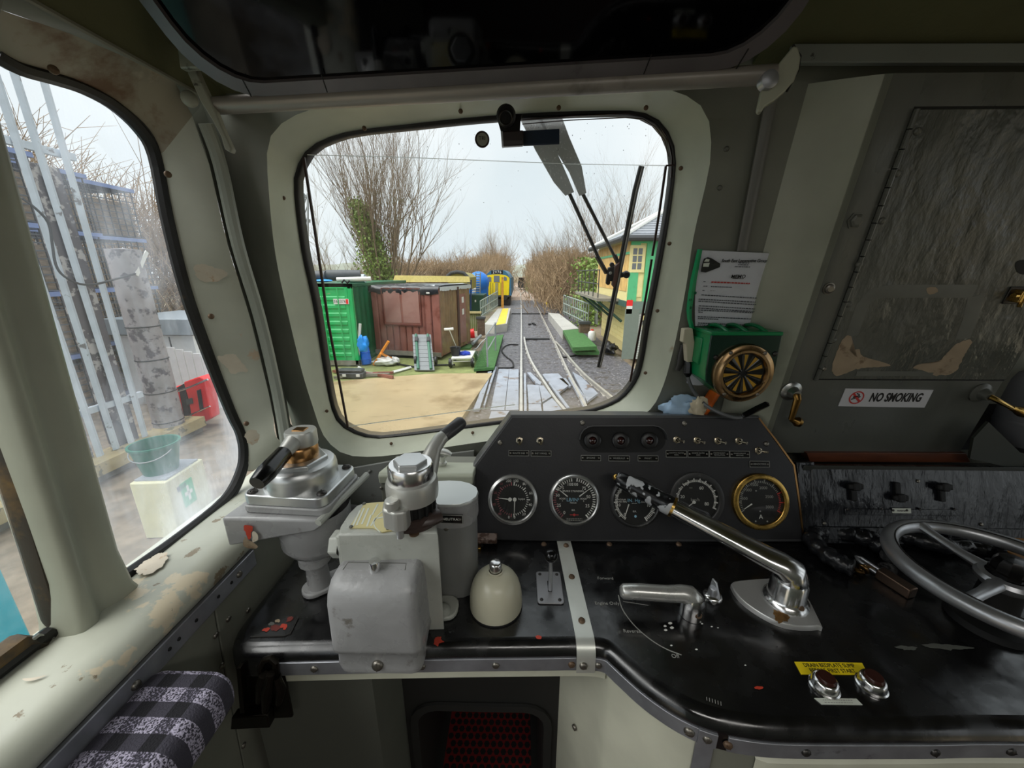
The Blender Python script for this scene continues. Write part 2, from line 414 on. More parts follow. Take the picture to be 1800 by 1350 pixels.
for t, dpt in ((0, 0), (.06, .005), (.16, .016), (.32, .030), (.6, .053), (.9, .077), (1, .085)):
    rings.append([FW(*(o.lerp(g, t)), -dpt) for o, g in zip(Or, Gr)])
ob('window_surround', MB().loft(rings), M_wall_lit, wf, label='rounded surround of the windscreen with window light painted in', ang=60)
for x, y in ((641, 226), (810, 196), (982, 190), (1135, 190), (499, 348), (515, 505), (540, 622), (1196, 296), (1176, 428), (1155, 546), (1134, 655), (688, 779), (831, 760), (575, 722)):
    b_ = FW.px(x, y, -.047); p = FW(b_.x, b_.y, -.045)
    dirn = (V((wc.x, wc.y)) - b_).normalized()
    screw(p, FW.n * .8 + (FW.u * dirn.x + FW.v * dirn.y) * .45, .0045, M_screwrust, wf)
M_lowp_lit = mk('lit_lower_wall_paint', (150, 152, 148), .4, var=.1, bump=.3, bs=30, wear=(112, 108, 100), ws=7, wt=.64, wsoft=.06)  # window light falling on the lower panel is put into this colour
lw = ob('lower_wall_panel', MB().prism([FW.at(x, y, .003) for x, y in ((470, 812), (612, 822), (668, 812), (700, 806), (834, 790), (834, 1000), (470, 1000))], FW.n * .006), M_lowp_lit, wf, label='grey wall panel below the windscreen with side light painted in', bev=.002)
ob('wall_crease', MB().tube([FW.at(x, y, .010) for x, y in ((600, 868), (628, 848), (652, 826))], .003, 6), M_lowp_lit, lw)
for x, y in ((1277, 262), (1265, 330)):
    b_ = FW.px(x, y); screw(FW(b_.x, b_.y), FW.n, .005, M_screwdark, wf)
# windscreen: glass, rubber, stuck-on demister pane and safety mark
M_ws = glass_mat('windscreen_glass', haze=(.62, .50, .30), hmin=0, hmax=.035, hs=5, hth=(.5, .8), zgrad=(1.17, 1.36, .4))
def FWg(p, c): return FW(p.x, p.y, c)
win = ob('window_1', MB().poly([FWg(p, GD - .004) for p in Gl]), M_ws, kind='structure', base=(0, 0, 0), recalc=False)
shr = [wc + (p - wc) * (1 - .0085 / (p - wc).length) for p in Gr]
ob('rubber_seal', MB().loft([[FWg(p, GD + .004) for p in Gr], [FWg(p, GD + .004) for p in [a.lerp(b, .5) for a, b in zip(Gr, shr)]], [FWg(p, GD - .002) for p in shr], [FWg(p, GD - .022) for p in shr]]), M_rubber, win, ang=60)
DM = GD + .008
def strip(name, pxs, w_, mat, c=DM, th=.004, fr=FW, par=win):
    pts = [fr.px(x, y, c) for x, y in pxs]; lo = []
    for i, p in enumerate(pts):
        t = (pts[min(i + 1, len(pts) - 1)] - pts[max(i - 1, 0)]).normalized(); nn = V((-t.y, t.x)) * w_ / 2
        lo.append([fr(*(p + nn), c), fr(*(p - nn), c), fr(*(p - nn), c - th), fr(*(p + nn), c - th)])
    return ob(name, MB().loft(lo, True, True, True), mat, par)
M_edge = bpy.data.materials.new('bright_glass_edge'); M_edge.use_nodes = True
_n = M_edge.node_tree.nodes; _t = _n.new('ShaderNodeBsdfTranslucent'); _t.inputs[0].default_value = (.95, .97, .96, 1); M_edge.node_tree.links.new(_t.outputs[0], _n['Material Output'].inputs[0])
M_dem = glass_mat('demister_pane_glass', tint=(.975, .985, .985), hmin=0, hmax=.05, hs=9, hth=(.55, .8), haze=(.8, .82, .8), gloss=.5)
dem_px = [(535, 272), (553, 400), (577, 570), (612, 752), (830, 721), (1109, 690), (1113, 668), (1136, 520), (1160, 370), (1171, 292), (1000, 286), (700, 275), (600, 272)]
ob('demister_pane', MB().poly([FW.at(x, y, DM - .002) for x, y in dem_px]), M_dem, win, recalc=False)
strip('seal_strip', [(533, 276), (552, 400), (577, 570), (611, 752)], .0052, M_brownrub)
strip('seal_strip', [(1171, 292), (1160, 370), (1147, 450)], .0045, M_brownrub)
strip('seal_strip', [(1146, 456), (1136, 520), (1108, 671)], .0045, M_brownrub)
strip('seal_strip', [(1186, 290), (1171, 291)], .003, M_brownrub)
strip('glass_edge', [(540, 272), (700, 276), (1000, 288), (1170, 291)], .0011, M_edge)
strip('glass_edge', [(613, 750), (830, 721), (905, 712)], .0008, M_edge)
strip('seal_strip', [(918, 211), (1000, 204), (1100, 199.5), (1132, 202), (1157, 217), (1174, 243), (1181, 275), (1180, 312)], .0013, M_brownrub, c=GD + .003)
strip('seal_strip', [(918, 218), (1000, 211), (1100, 206.5), (1130, 209), (1152, 223), (1169, 248), (1175.5, 276)], .0013, M_brownrub, c=GD + .003)
rs_ = random.Random(2); mb = MB()
for _ in range(150):
    x, y = rs_.uniform(560, 1160), 215 + 380 * rs_.random() ** 1.6; p = FW.px(x, y, GD + .001); r_ = rs_.uniform(.0004, .0011)
    mb.add([FW(p.x + r_ * .7 * cos(a), p.y + r_ * (1.6 if rs_.random() < .3 else 1) * sin(a), GD + .001) for a in [2 * pi * k / 7 for k in range(7)]], [tuple(range(7))])
ob('dirt_specks', mb, plain('grey_dirt_speck', (120, 122, 118), .7), win, kind='stuff', recalc=False)
q = FW.px(847.5, 245, GD + .004)
mark = ob('safety_mark', MB().lathe(FW(q.x, q.y, GD + .001), FW.n, [(.0125, 0), (.0125, .002), (.0002, .002)], 24), plain('mark_disc', (146, 146, 134), .6), win)
ob('mark_ring', MB().torus(FW(q.x, q.y, GD + .003), FW.n, .0135, .0019, 28, 6), M_brownrub, mark)
text('mark_lettering', 'TRI', FW, q.x, q.y + .002, .0095, M_inkk, mark, c=GD + .0035)
# front wall beyond the locker with the second man's windscreen (out of the picture, it lights the desk)
mb = MB()
zb = lambda z: (z - 1.2) / cos(RK)
def fwq(a0, a1, z0, z1): mb.poly([FW(a0, zb(z0)), FW(a1, zb(z0)), FW(a1, zb(z1)), FW(a0, zb(z1))])
fwq(.66, 1.36, .05, 1.97); fwq(1.36, 2.0, .05, 1.3); fwq(1.36, 2.0, 1.86, 1.97); fwq(2.0, 2.1, .05, 1.97)
ob('wall_front_far', mb, M_wall, kind='structure')
M_plainglass = glass_mat('side_window_glass_clear', hmax=.08)
ob('window_4', MB().poly([FW(1.36, zb(1.3), -.02), FW(2.0, zb(1.3), -.02), FW(2.0, zb(1.86), -.02), FW(1.36, zb(1.86), -.02)]), M_plainglass, kind='structure', recalc=False)

# ---------------- left side: lining, windows, pillar, sill
XG = -.645; XL = -.575
A_px = [(-20, 92), (22, 116), (80, 133), (133, 151), (191, 182), (240, 227), (267, 276), (289, 387), (320, 509), (356, 611), (400, 722), (418, 760), (424, 795), (418, 830), (391, 878), (311, 944), (207, 1018), (150, 1060)]
A = [UX(x, y, XG) for x, y in A_px]
B_px = [(-30, 0), (4, 18), (62, 38), (120, 58), (220, 100), (308, 145), (338, 204), (368, 290), (400, 430), (440, 560), (472, 690), (480, 730), (487, 770), (494, 800)]
Bv = [UX(x, y, XL) for x, y in B_px]
Bv[-1] = V((-.57, .885, 1.14))
A0_ = list(A); As_, Bs_ = spline(A[:14], 4, False), spline(Bv, 4, False)
wl = ob('wall_left', MB().loft([As_[24:], [a.lerp(b, .12) + V((.012, 0, 0)) for a, b in zip(As_[24:], Bs_[24:])], Bs_[24:]], closed=False), M_lining, kind='structure', ang=60)
ob('scuffed_lining', MB().loft([As_[:25], [a.lerp(b, .12) + V((.012, 0, 0)) for a, b in zip(As_[:25], Bs_[:25])], Bs_[:25]], closed=False), M_lining_top, wl, label='brown scuffed lining above the side window', ang=60)
Lp = [V((-.55, b.y, 1.895)) for b in Bv[:7]] 
mb = MB().loft([[b for b in Bv[:7]], [b.lerp(l, .5) + V((.004, 0, -.002)) for b, l in zip(Bv[:7], Lp)], Lp], closed=False)
mb.poly([V((-.575, .5, 1.86)), V((-.575, -1.3, 1.86)), V((-.55, -1.3, 1.895)), V((-.55, .5, 1.895))])
mb.loft([Bv[5:], [p + V((-.02, .09, 0)) for p in Bv[5:]]], closed=False)
# lower left wall ; behind it an added, unseen doorway is left open for light
mb.poly([V((-.56, .95, 0)), V((-.56, -.45, 0)), V((-.56, -.45, 1.09)), V((-.56, .95, 1.09))])
mb.poly([V((-.66, .47, 1.845)), V((-.66, -.4, 1.845)), V((-.57, -.4, 1.87)), V((-.57, .47, 1.87))])
ob('upper_lining', mb, M_wall, wl, ang=60)
def decal(name, pxs, fr, mat, par, c=.0006, k=3, rough=0.0):
    pts = [fr.px(x, y) for x, y in pxs]
    pts = spline(pts, k) if k else pts
    if rough:
        pts = spline(pts, 4)
        c0_ = sum(pts, V((0, 0))) / len(pts); sd_ = R.random() * 50
        pts = [p + (p - c0_).normalized() * rough * 2.2 * (noise.noise(V((p.x * 130, p.y * 130, sd_))) + .6 * noise.noise(V((p.x * 420, p.y * 420, sd_)))) for p in pts]
    cc = sum(pts, V((0, 0))) / len(pts)
    mb = MB(); n = len(pts)
    mb.add([fr(cc.x, cc.y, c)] + [fr(p.x, p.y, c) for p in pts], [(0, i + 1, (i + 1) % n + 1) for i in range(n)])
    return ob(name, mb, mat, par)
# corner bead between side lining and front wall
pts = [p + V((.012, .006, 0)) for p in spline([UX(x, y, XL) for x, y in ((345, 215), (372, 290), (404, 430), (444, 560), (475, 690), (494, 800))], 4, False)]
ob('trim_1', MB().tube(pts, .012, 10), plain('corner_bead_paint', (146, 150, 140), .35), kind='structure')
screw(UX(434, 470, -.556), (1, -.3, 0), .004, M_screwdark, wl)
for x, y in ((293, 307), (369, 556), (431, 744), (92, 124)):
    p = UX(x, y, -.606); screw(p + V((.004, -.002, 0)), (1, -.55, 0), .0055, M_screwrust, wl)
# bare filler patches on the lining
LIN = Fr(UX(380, 480, -.594), (A[9] - Bv[9]).normalized(), (Bv[8] - Bv[10]).normalized())
LIN = Fr(LIN.o, LIN.u, LIN.v - LIN.u * LIN.v.dot(LIN.u))
if LIN.n.dot(EYE - LIN.o) < 0: LIN = Fr(LIN.o, -LIN.u, LIN.v)
for pts in ([(338, 470), (352, 463), (374, 468), (396, 477), (398, 482), (384, 490), (362, 495), (348, 488)], [(380, 625), (394, 622), (408, 620), (418, 628), (434, 648), (420, 651), (408, 654), (398, 645)], [(430, 756), (442, 751), (453, 757), (451, 772), (440, 778), (431, 771)]):
    decal('bare_patch', pts, LIN, M_peach, wl, c=.014, rough=.0015)
# pillar between the two side windows
mb = MB(); lo = []
for z, sh in ((1.10, -.001), (1.14, .0), (1.2, .003), (1.5, .017), (1.78, .031), (1.86, .035), (1.9, .037)):
    fl = .02 if z < 1.12 else (.006 if z < 1.16 else (.02 if z > 1.88 else (.008 if z > 1.8 else 0)))
    prof = [(-.66, .404 - fl), (-.625, .400 - fl), (-.606, .401 - fl), (-.598, .405 - fl), (-.596, .411), (-.600, .417), (-.608, .424), (-.611, .430), (-.608, .437), (-.603, .444), (-.600, .452), (-.600, .462 + fl), (-.604, .468 + fl), (-.66, .473 + fl)]
    lo.append([V((x + fl * .5, y + sh, z)) for x, y in prof])
ob('pillar', mb.loft(lo, False), mk('shaded_pillar_paint', (150, 152, 136), .45, bump=.12, bs=30, wear=(120, 116, 100), ws=6, wt=.64, wsoft=.2), wl, ang=70)  # lining paint darkened: the pillar's backlit shade is in the colour
# window 2 (beside the driver) : glass, rubber
M_side = glass_mat('smeared_side_glass', haze=(.84, .90, 1.0), hmin=.03, hmax=.5, hs=2.6, hstr=(1, 2.4, .9), hth=(.42, .72), zgrad=(1.13, 1.36, .14))
Ai = [a + V((-.004, 0, 0)) for a in A]
w2 = ob('window_2', MB().poly(Ai), M_side, kind='structure', base=(0, 0, 0), recalc=False)
Asp = spline(A, 4, False)
ob('rubber_seal', MB().tube([a + V((.006, .0, 0)) for a in Asp], .0105, 8), M_rubber, w2)
ob('rubber_bead', MB().tube([a.lerp(V((XG, .66, 1.45)), -.022) + V((.010, 0, 0)) for a in Asp], .0062, 8), M_rubber, w2)
# window 3 (droplight of the cab door)
D_px = [(111, 1139), (116, 1116), (38, 860), (0, 735)]
Dv = [UX(x, y, XG) for x, y in D_px]
k = (Dv[3] - Dv[2]) / (Dv[3].z - Dv[2].z)
Dv.append(Dv[3] + k * (1.84 - Dv[3].z)); yb = -.3
zs = 1.132
Dl = [V((XG, yb, zs + .006)), V((XG, Dv[0].y - .03, zs + .006))] + Dv + [V((XG, yb, 1.84))]
w3 = ob('window_3', MB().poly([p + V((-.004, 0, 0)) for p in Dl]), glass_mat('door_glass', haze=(.8, .86, .86), hmin=.02, hmax=.2, hs=6), kind='structure', base=(0, 0, 0), recalc=False)
ob('rubber_seal', MB().tube([p + V((.004, -.006, .006)) for p in Dl[:-1]], .017, 8, asp=.7), mk('mossy_rubber', (48, 40, 28), .6, wear=(112, 84, 34), ws=9, wt=.52, wsoft=.15, bump=.3), w3)
ob('rubber_bead', MB().tube([p + V((.012, .016, -.004)) for p in Dl[:-1]], .009, 8), M_rubber, w3)
ob('chrome_bead', MB().tube([p + V((.016, .004, .006)) for p in Dl[:-1]], .0028, 8), M_alu, w3)
# sill
prof = [(-.67, 1.120), (-.60, 1.128), (-.55, 1.131), (-.530, 1.128), (-.517, 1.118), (-.512, 1.104), (-.516, 1.090), (-.53, 1.084), (-.57, 1.082)]
sill = ob('trim_2', MB().loft([[V((x, y, z)) for x, z in prof] for y in (-.45, .1, .3, .45, .6, .75, .9)], False), M_sill, kind='structure', label='chipped pale sill under the side windows', ang=60)
SIL = Fr((-.55, .5, 1.1315), (1, 0, 0), (0, 1, 0))
decal('bare_patch', [(238, 1003), (246, 994), (262, 983), (282, 973), (294, 975), (288, 992), (272, 1006), (250, 1011)], SIL, M_peach, sill, c=.001, rough=.002)
decal('bare_patch', [(214, 1004), (226, 996), (240, 990), (236, 1000), (222, 1010)], SIL, M_tan, sill, c=.001, rough=.002)
decal('bare_patch', [(40, 1194), (60, 1192), (82, 1188), (60, 1197), (46, 1198)], SIL, M_peach, sill, c=.001)
st = ob('trim_3', MB().bx(-.524, -.516, -.45, .615, 1.048, 1.082), M_aludull, kind='structure', bev=.0015)
STR = Fr((-.516, 0, 1.065), (0, 1, 0), (0, 0, 1))
for x, y, mt in ((411, 971, M_screw), (225, 1168, M_screw), (397, 985, M_matblack), (372, 1004, M_matblack), (334, 1053, M_matblack), (303, 1087, M_matblack), (286, 1104, M_matblack)):
    p = UX(x, y, -.516); p.z = 1.065; screw(p, (1, 0, 0), .0065 if mt is M_screw else .003, mt, st)
jy0 = UX(371, 1034, -.526).y
pl = ob('side_panel', MB().prism([V((-.526, .93, .2)), V((-.526, .93, 1.084)), V((-.526, jy0 + .002, 1.084)), V((-.526, jy0 - .015, .9)), V((-.526, jy0 - .06, .2))], V((-.012, 0, 0))), M_panel_l, wl, bev=.0015)
pl2 = ob('side_panel', MB().prism([V((-.526, jy0 - .063, .2)), V((-.526, jy0 - .018, .9)), V((-.526, jy0 - .001, 1.084)), V((-.526, -.45, 1.084)), V((-.526, -.45, .2))], V((-.012, 0, 0))), M_panel_l, wl, bev=.0015)
for x, y in ((401, 1088), (379, 1117), (428, 1310), (436, 1073), (390, 1170)):
    screw(UX(x, y, -.526), (1, 0, 0), .0055, M_screw, wl)

# ---------------- ceiling, floor, far walls
cp = [(.86, 1.93), (.765, 1.965), (.66, 2.01), (.45, 2.06), (.2, 2.095), (-.1, 2.12), (-1.3, 2.14)]
cp2 = [(.85, 1.985), (.70, 1.987), (.60, 2.0), (.42, 2.045), (.2, 2.09), (-.1, 2.12), (-1.3, 2.14)]
mb = MB().loft([[V((x, y, z)) for x in (-.47, .405)] for y, z in cp2], False).loft([[V((x, y, z)) for x in (.405, 2.1)] for y, z in cp], False).loft([[V((.405, y, z)), V((.405, y2, z2))] for (y, z), (y2, z2) in zip(cp, cp2)], False)
cl = ob('ceiling', mb, M_ceil, kind='structure', ang=60)
ob('cove', MB().loft([[V((-.55, y, 1.895)), V((-.54, y, min(z, 1.94))), V((-.51, y, min(z, 2.0))), V((-.47, y, z))] for y, z in [(.85, 1.91), (.70, 1.935), (.58, 1.99), (.42, 2.045), (.2, 2.095), (-.1, 2.12), (-1.3, 2.14)]], False), M_ceil, cl, ang=60)
ob('trim_4', MB().tube([V((-.548, .84, 1.893)), V((-.548, -1.2, 1.893))], .0035, 6), plain('cant_line_trim', (120, 118, 104), .5), kind='structure')
ob('floor', MB().bx(-.7, 2.1, -1.3, 1.1, -.04, 0), plain('cab_floor_lino', (62, 44, 40), .6), kind='structure')
ob('wall_back', MB().bx(-.7, 2.1, -1.32, -1.3, 0, 2.2), M_wall, kind='structure')
mb = MB().bx(2.06, 2.1, -.62, 1.0, 0, 1.12).bx(2.06, 2.1, -1.3, 1.0, 1.84, 2.2).bx(2.06, 2.1, -.62, -.5, 1.12, 1.84).bx(2.06, 2.1, -1.3, -1.2, 0, 2.2).bx(2.06, 2.1, .12, .2, 1.12, 1.84).bx(2.06, 2.1, .8, 1.0, 1.12, 1.84)  # gap at the rear is an unseen open doorway added for light
ob('wall_right', mb, M_wall, kind='structure')
ob('added_window_5', MB().poly([V((2.08, .2, 1.12)), V((2.08, .8, 1.12)), V((2.08, .8, 1.84)), V((2.08, .2, 1.84))]), M_plainglass, kind='structure', recalc=False)  # this side window and the next are unseen, added to brighten the cab
ob('added_window_6', MB().poly([V((2.08, -.5, 1.12)), V((2.08, .12, 1.12)), V((2.08, .12, 1.84)), V((2.08, -.5, 1.84))]), M_plainglass, kind='structure', recalc=False)
tp = BOXF.px(1600, 112); zt = BOXF(tp.x, tp.y).z
tr4 = ob('trim_5', MB().prism([UY(1396, 76, .757), V((2.05, .757, UY(1800, 82, .757).z - .004)), V((2.05, .757, UY(1800, 118, .757).z - .004)), UY(1396, 110, .757)], V((0, .012, 0))), M_trimwhite, kind='structure', label='scraped white strip under the ceiling', bev=.0015)
# ================================================================== centre locker (nose box) with its door
nb = thing('nose_locker', 'grey painted locker between the windscreens with a hinged door', 'locker', (.85, .868, 1.2))
BX0, BX1 = BOXF.px(1366, 700).x, BOXF.px(1690, 795).x
def bq(x, z): return (x, (z - 1.2) / cos(radians(9.2)))
bt = (zt - .012 - 1.2) / cos(radians(9.2))
fr_ = BOXF
# body: splayed left side, rounded front corners, raked front
prof = [(-.012, -.20), (-.004, -.10), (.0, -.022), (.004, -.010), (.012, -.003), (.024, 0)]
lo = []
for b in (BOXF.px(1520, 797).y, .05, .3, .55, bt):
    pts = []
    for dx, dy in [(-.086, -.058), (-.05, -.032), (-.008, -.007), (.002, -.0025), (.014, -.0005), (.026, 0)]:
        pts.append(BOXF(BX0 + dx, b, dy))
    for dx, dy in [(-.004, 0), (0, -.004), (0, -.075)]:
        pts.append(BOXF(BX1 + dx, b, dy))
    lo.append(pts)
M_boxside_lit = mk('lit_locker_side_paint', (150, 153, 138), .36, bump=.12, bs=30, rv=.08, wear=(120, 122, 110), ws=4, wt=.6, wsoft=.2)  # lit copy of the locker paint, windscreen light put into the colour
mb = MB().loft(lo, False); mb.f = [f for i, f in enumerate(mb.f) if i % 8 >= 3]
mb.poly([lo[0][i] for i in range(9)])
ob('body', mb, M_box, nb, ang=50)
mb = MB().loft([l[:5] for l in lo], False)
ob('side_face', mb, M_boxside_lit, nb, label='splayed side of the locker with windscreen light painted in', ang=50)
# door panel, slightly proud, with piano hinge knuckles along its left edge
d0 = BOXF.px(1608, 190); d1 = BOXF.px(1430, 667)
dx0 = (d0.x + d1.x) / 2; db0, db1 = d1.y, d0.y; dx1 = 1.04
dr = ob('door', MB().fb(BOXF, dx0 + .006, BX1 - .004, db0 + .003, db1 - .002, .0004, .0045), M_door, nb, bev=.0015)
ob('door_gap', MB().fb(BOXF, dx0 - .001, BX1 - .003, db0 - .001, db1 + .002, .0001, .0008), M_matblack, nb)
n = 17
for i in range(n):
    b0 = db0 + (db1 - db0) * i / n; b1 = db0 + (db1 - db0) * (i + .93) / n
    ob('hinge_knuckle', MB().cyl(BOXF(dx0 + .002, b0, .004), BOXF(dx0 + .002, b1, .004), .0042, n=8), M_box, nb)
for x, y in ((1550, 388), (1576, 305), (1510, 465), (1491, 535), (1465, 598), (1612, 231)):
    b = BOXF.px(x, y, .004); screw(BOXF(b.x, b.y, .004), BOXF.n, .0065, M_screwdark, nb)
for x, y, r in ((1503, 388, .0125), (1456, 507, .0095), (1446, 647, .005)):
    b = BOXF.px(x, y); p = BOXF(b.x, b.y)
    bo = ob('bolt', MB().lathe(p, BOXF.n, [(r * 1.25, 0), (r * 1.25, .002), (r, .0025), (r * .94, .006), (r * .6, .0075), (.0004, .0075)], 6 if r > .01 else 16), M_screwdark if r > .01 else M_screw, nb, ang=20)
# recessed rounded outline and worn patches on the door
decal('worn_patch', [(1459, 648), (1475, 600), (1490, 588), (1495, 600), (1490, 615), (1506, 612), (1512, 624), (1530, 630), (1560, 639), (1553, 643), (1520, 645), (1495, 650), (1470, 659)], BOXF, M_tan, dr, c=.005, k=2, rough=.0014)
decal('worn_patch', [(1602, 645), (1616, 638), (1640, 636), (1658, 622), (1676, 604), (1700, 596), (1702, 604), (1690, 624), (1680, 645), (1668, 656), (1640, 658), (1622, 650)], BOXF, M_tan, dr, c=.005, k=2, rough=.0014)
def outline(pxs, w_, c, mat):
    pts = [BOXF.px(x, y, c) for x, y in pxs]; lo = []
    for i, p in enumerate(pts):
        t = (pts[min(i + 1, len(pts) - 1)] - pts[max(i - 1, 0)]).normalized(); nn = V((-t.y, t.x)) * w_ / 2
        lo.append([BOXF(*(p + nn), c), BOXF(*p, c + .0004), BOXF(*(p - nn), c)])
    ob('sanded_band', MB().loft(lo, False), mat, dr, ang=60)
outline([(1497, 590), (1517, 535), (1532, 518), (1560, 512), (1640, 512), (1714, 512)], .026, .0048, M_greypatch)
outline([(1716, 520), (1706, 560), (1692, 596)], .03, .0048, M_greypatch)
outline([(1505, 657), (1600, 657), (1640, 657)], .012, .0048, M_greypatch)
decal('bare_patch', [(1625, 505), (1640, 504), (1644, 512), (1630, 517), (1625, 512)], BOXF, M_tan, dr, c=.0054, k=2)
decal('dark_plug', [(1780, 462), (1792, 456), (1804, 460), (1806, 474), (1796, 482), (1783, 477)], BOXF, M_matblack, dr, c=.0055, k=3)
# no smoking sign
sq = [BOXF.px(x, y) for x, y in ((1485.5, 682.5), (1640, 685), (1624, 716), (1472.5, 713.5))]
sg = ob('no_smoking_sign', MB().prism([BOXF(p.x, p.y, .0003) for p in (sq[3], sq[2], sq[1], sq[0])], BOXF.n * .0012), mk('sign_face', (196, 196, 200), .35, var=.03), label='white sign reading NO SMOKING with a red crossed cigarette mark', cat='sign', base=BOXF(sq[3].x, sq[3].y))
SG = Fr(BOXF(sq[3].x, sq[3].y, .0016), BOXF.u, BOXF.v)
wid = sq[2].x - sq[3].x; hei = sq[0].y - sq[3].y
text('lettering', 'NO SMOKING', SG, wid * .62 - .001, hei * .5, .030, M_inkk, sg, c=.0004, sx=.61, shear=.08, bold=.0009)
cxs, cys = .033, hei * .5
lo = [[SG(cxs + r * cos(2 * pi * k / 32), cys + r * sin(2 * pi * k / 32), .0004) for k in range(32)] for r in (.0165, .0134)]
ob('red_ring', MB().loft(lo), M_pinkprint, sg)
ob('cigarette', MB().poly([SG(cxs + a, cys + b, .0004) for a, b in ((-.011, -.006), (.008, .001), (.008, .004), (-.011, -.003))]), M_inkk, sg)
ob('smoke', MB().tube([SG(cxs + a, cys + b, .0004) for a, b in ((-.008, .001), (-.002, .003), (.004, .005), (.002, .009), (-.003, .0105))], .0015, 5), M_inkk, sg)
ob('red_bar', MB().poly([SG(cxs + a, cys + b, .0007) for a, b in ((-.012, .0085), (-.0085, .012), (.012, -.0085), (.0085, -.012))]), M_pinkprint, sg)
# window / door handles
def crank(px0, px1, px2, lab, ros, gold):
    b = BOXF.px(*px0); p = BOXF(b.x, b.y)
    t = thing('door_handle', lab, 'handle', p)
    n_ = BOXF.n
    ob('rosette', MB().lathe(p, n_, [(.023, 0), (.023, .003), (.019, .006), (.014, .008), (.012, .014), (.0095, .022), (.0005, .022)], 20), ros, t)
    e0 = p + n_ * .02
    e1 = BOXF.at(*px1, .03); e2 = BOXF.at(*px2, .034)
    ob('crank_arm', MB().tube([e0, e0.lerp(e1, .12) + n_ * .006, e1], [.009, .0085, .0065], 10, asp=.7), gold, t)
    ob('knob', MB().tube([e1, e1.lerp(e2, .25), e1.lerp(e2, .6), e1.lerp(e2, .9), e2], [.006, .007, .0118, .0105, .004], 12), gold, t)
    return t
M_oldbrass = mk('old_brass', (120, 92, 48), .3, 1.0, var=.2, vs=40)
crank((1390, 687), (1391, 737), (1408, 744), 'brass crank handle on a round rosette left of the NO SMOKING sign', M_alu, M_oldbrass)
crank((1722, 690), (1778, 717), (1806, 728), 'brass crank handle on the locker front, right of the NO SMOKING sign', M_box, M_brass)
p = BOXF.at(1782, 518)
t = thing('brass_latch', 'shiny brass latch at the edge of the grey locker door', 'latch', p)
b = BOXF.px(1782, 518)
ob('plate', MB().fb(BOXF, b.x - .022, b.x + .03, b.y - .017, b.y + .017, .0045, .008), M_darksteel, t, bev=.001)
ob('bolt', MB().tube([BOXF(b.x - .02, b.y + .001, .016), BOXF(b.x + .04, b.y + .001, .016)], .0055, 10), M_brass, t)
for a in (-.012, .006, .026): ob('keeper', MB().fb(BOXF, b.x + a, b.x + a + .008, b.y - .012, b.y + .013, .006, .023), M_brass, t, bev=.002)
ob('finger', MB().tube([BOXF(b.x, b.y, .016), BOXF(b.x - .004, b.y - .02, .022)], .0035, 8), M_brass, t)
# wooden strip, shelf and the dark corner to the right
ws = ob('wooden_strip', MB().prism([UY(1418, 796, .862), UY(1699, 797, .862), UY(1706, 813, .862), UY(1424, 812, .862)], V((0, .03, 0))), M_wood, label='varnished brown wooden strip under the grey locker', cat='wood strip', bev=.001)
# ================================================================== control desk
def proj(p):
    d = V(p) - EYE
    x = d.x * cos(YAW) + d.y * sin(YAW); y = -d.x * sin(YAW) + d.y * cos(YAW)
    dep = y * cos(PITCH) - d.z * sin(PITCH); up = y * sin(PITCH) + d.z * cos(PITCH)
    return (900 + F * x / dep, 675 - F * up / dep)
DZ = 1.0
E_px = [(440, 1128), (520, 1126), (600, 1124), (700, 1122), (820, 1120), (920, 1119), (1011, 1118), (1040, 1118.5), (1060, 1121), (1078, 1128), (1106, 1152), (1150, 1188), (1205, 1222), (1260, 1243), (1333, 1255), (1420, 1258), (1604, 1258), (1800, 1257)]
E2 = [UZ(x, y, DZ) for x, y in E_px]
E2 = [V((p.x, p.y)) for p in E2] + [V((1.2, E2[0].y * 0 + UZ(1800, 1257, DZ).y)), V((1.7, UZ(1800, 1257, DZ).y))]
xl = -.478
E2 = [V((xl, .80)), V((xl, .62)), V((xl, E2[0].y + .05)), V((xl + .003, E2[0].y + .022)), V((xl + .012, E2[0].y + .006))] + E2
Esm = spline(E2, 8, False)
path = [Esm[0]]
for p in Esm[1:]:
    if (p - path[-1]).length > .008: path.append(p)
def tang(i):
    return (path[min(i + 1, len(path) - 1)] - path[max(i - 1, 0)]).normalized()
pn = []
for i in range(len(path)):
    t = tang(i); pn.append(V((t.y, -t.x)))
def off(i, d, z): p = path[i] + pn[i] * d; return V((p.x, p.y, z))
def at_px(x, d=.023, z=.966):
    best = min(range(20, len(path)), key=lambda i: abs(proj(off(i, d, z))[0] - x)); return best
desk = thing('control_desk', 'black topped driving desk with a steel edge strip and pale front', 'desk', (.3, .5, 0))
loops = []
rr = .021
for k in range(7):
    a = pi / 2 * k / 6; loops.append([off(i, rr * sin(a), DZ - rr + rr * cos(a)) for i in range(len(path))])
loops.append([off(i, rr, .95) for i in range(len(path))])
mb = MB().loft(loops, False)
mb.poly([off(i, 0, DZ) for i in range(len(path))] + [V((1.7, .83, DZ)), V((xl, .83, DZ))])
ob('worktop', mb, M_black, desk, ang=40)
def seg(name, i0, i1, d0, d1, z0, z1, mat, lab=None):
    lo = [[off(i, d1, z1), off(i, d1, z0), off(i, d0, z0), off(i, d0, z1)] for i in range(i0, i1 + 1)]
    return ob(name, MB().loft(lo, True, True, True), mat, desk, label=lab, ang=50, bev=.0008)
iA, iB, iC, iD, iE, iF = at_px(486), at_px(1012), at_px(1047), at_px(1224), at_px(1226.5), at_px(1263)
seg('edge_strip', iA, iB, .0195, .0235, .952, .979, M_aludull)
seg('edge_strip', iC, iD, .0195, .0235, .952, .979, M_aludull)
seg('edge_strip', iE, iF, .0195, .0245, .952, .979, M_aludull)
seg('edge_strip', iF + 1, len(path) - 1, .0195, .0235, .952, .979, M_aludull)
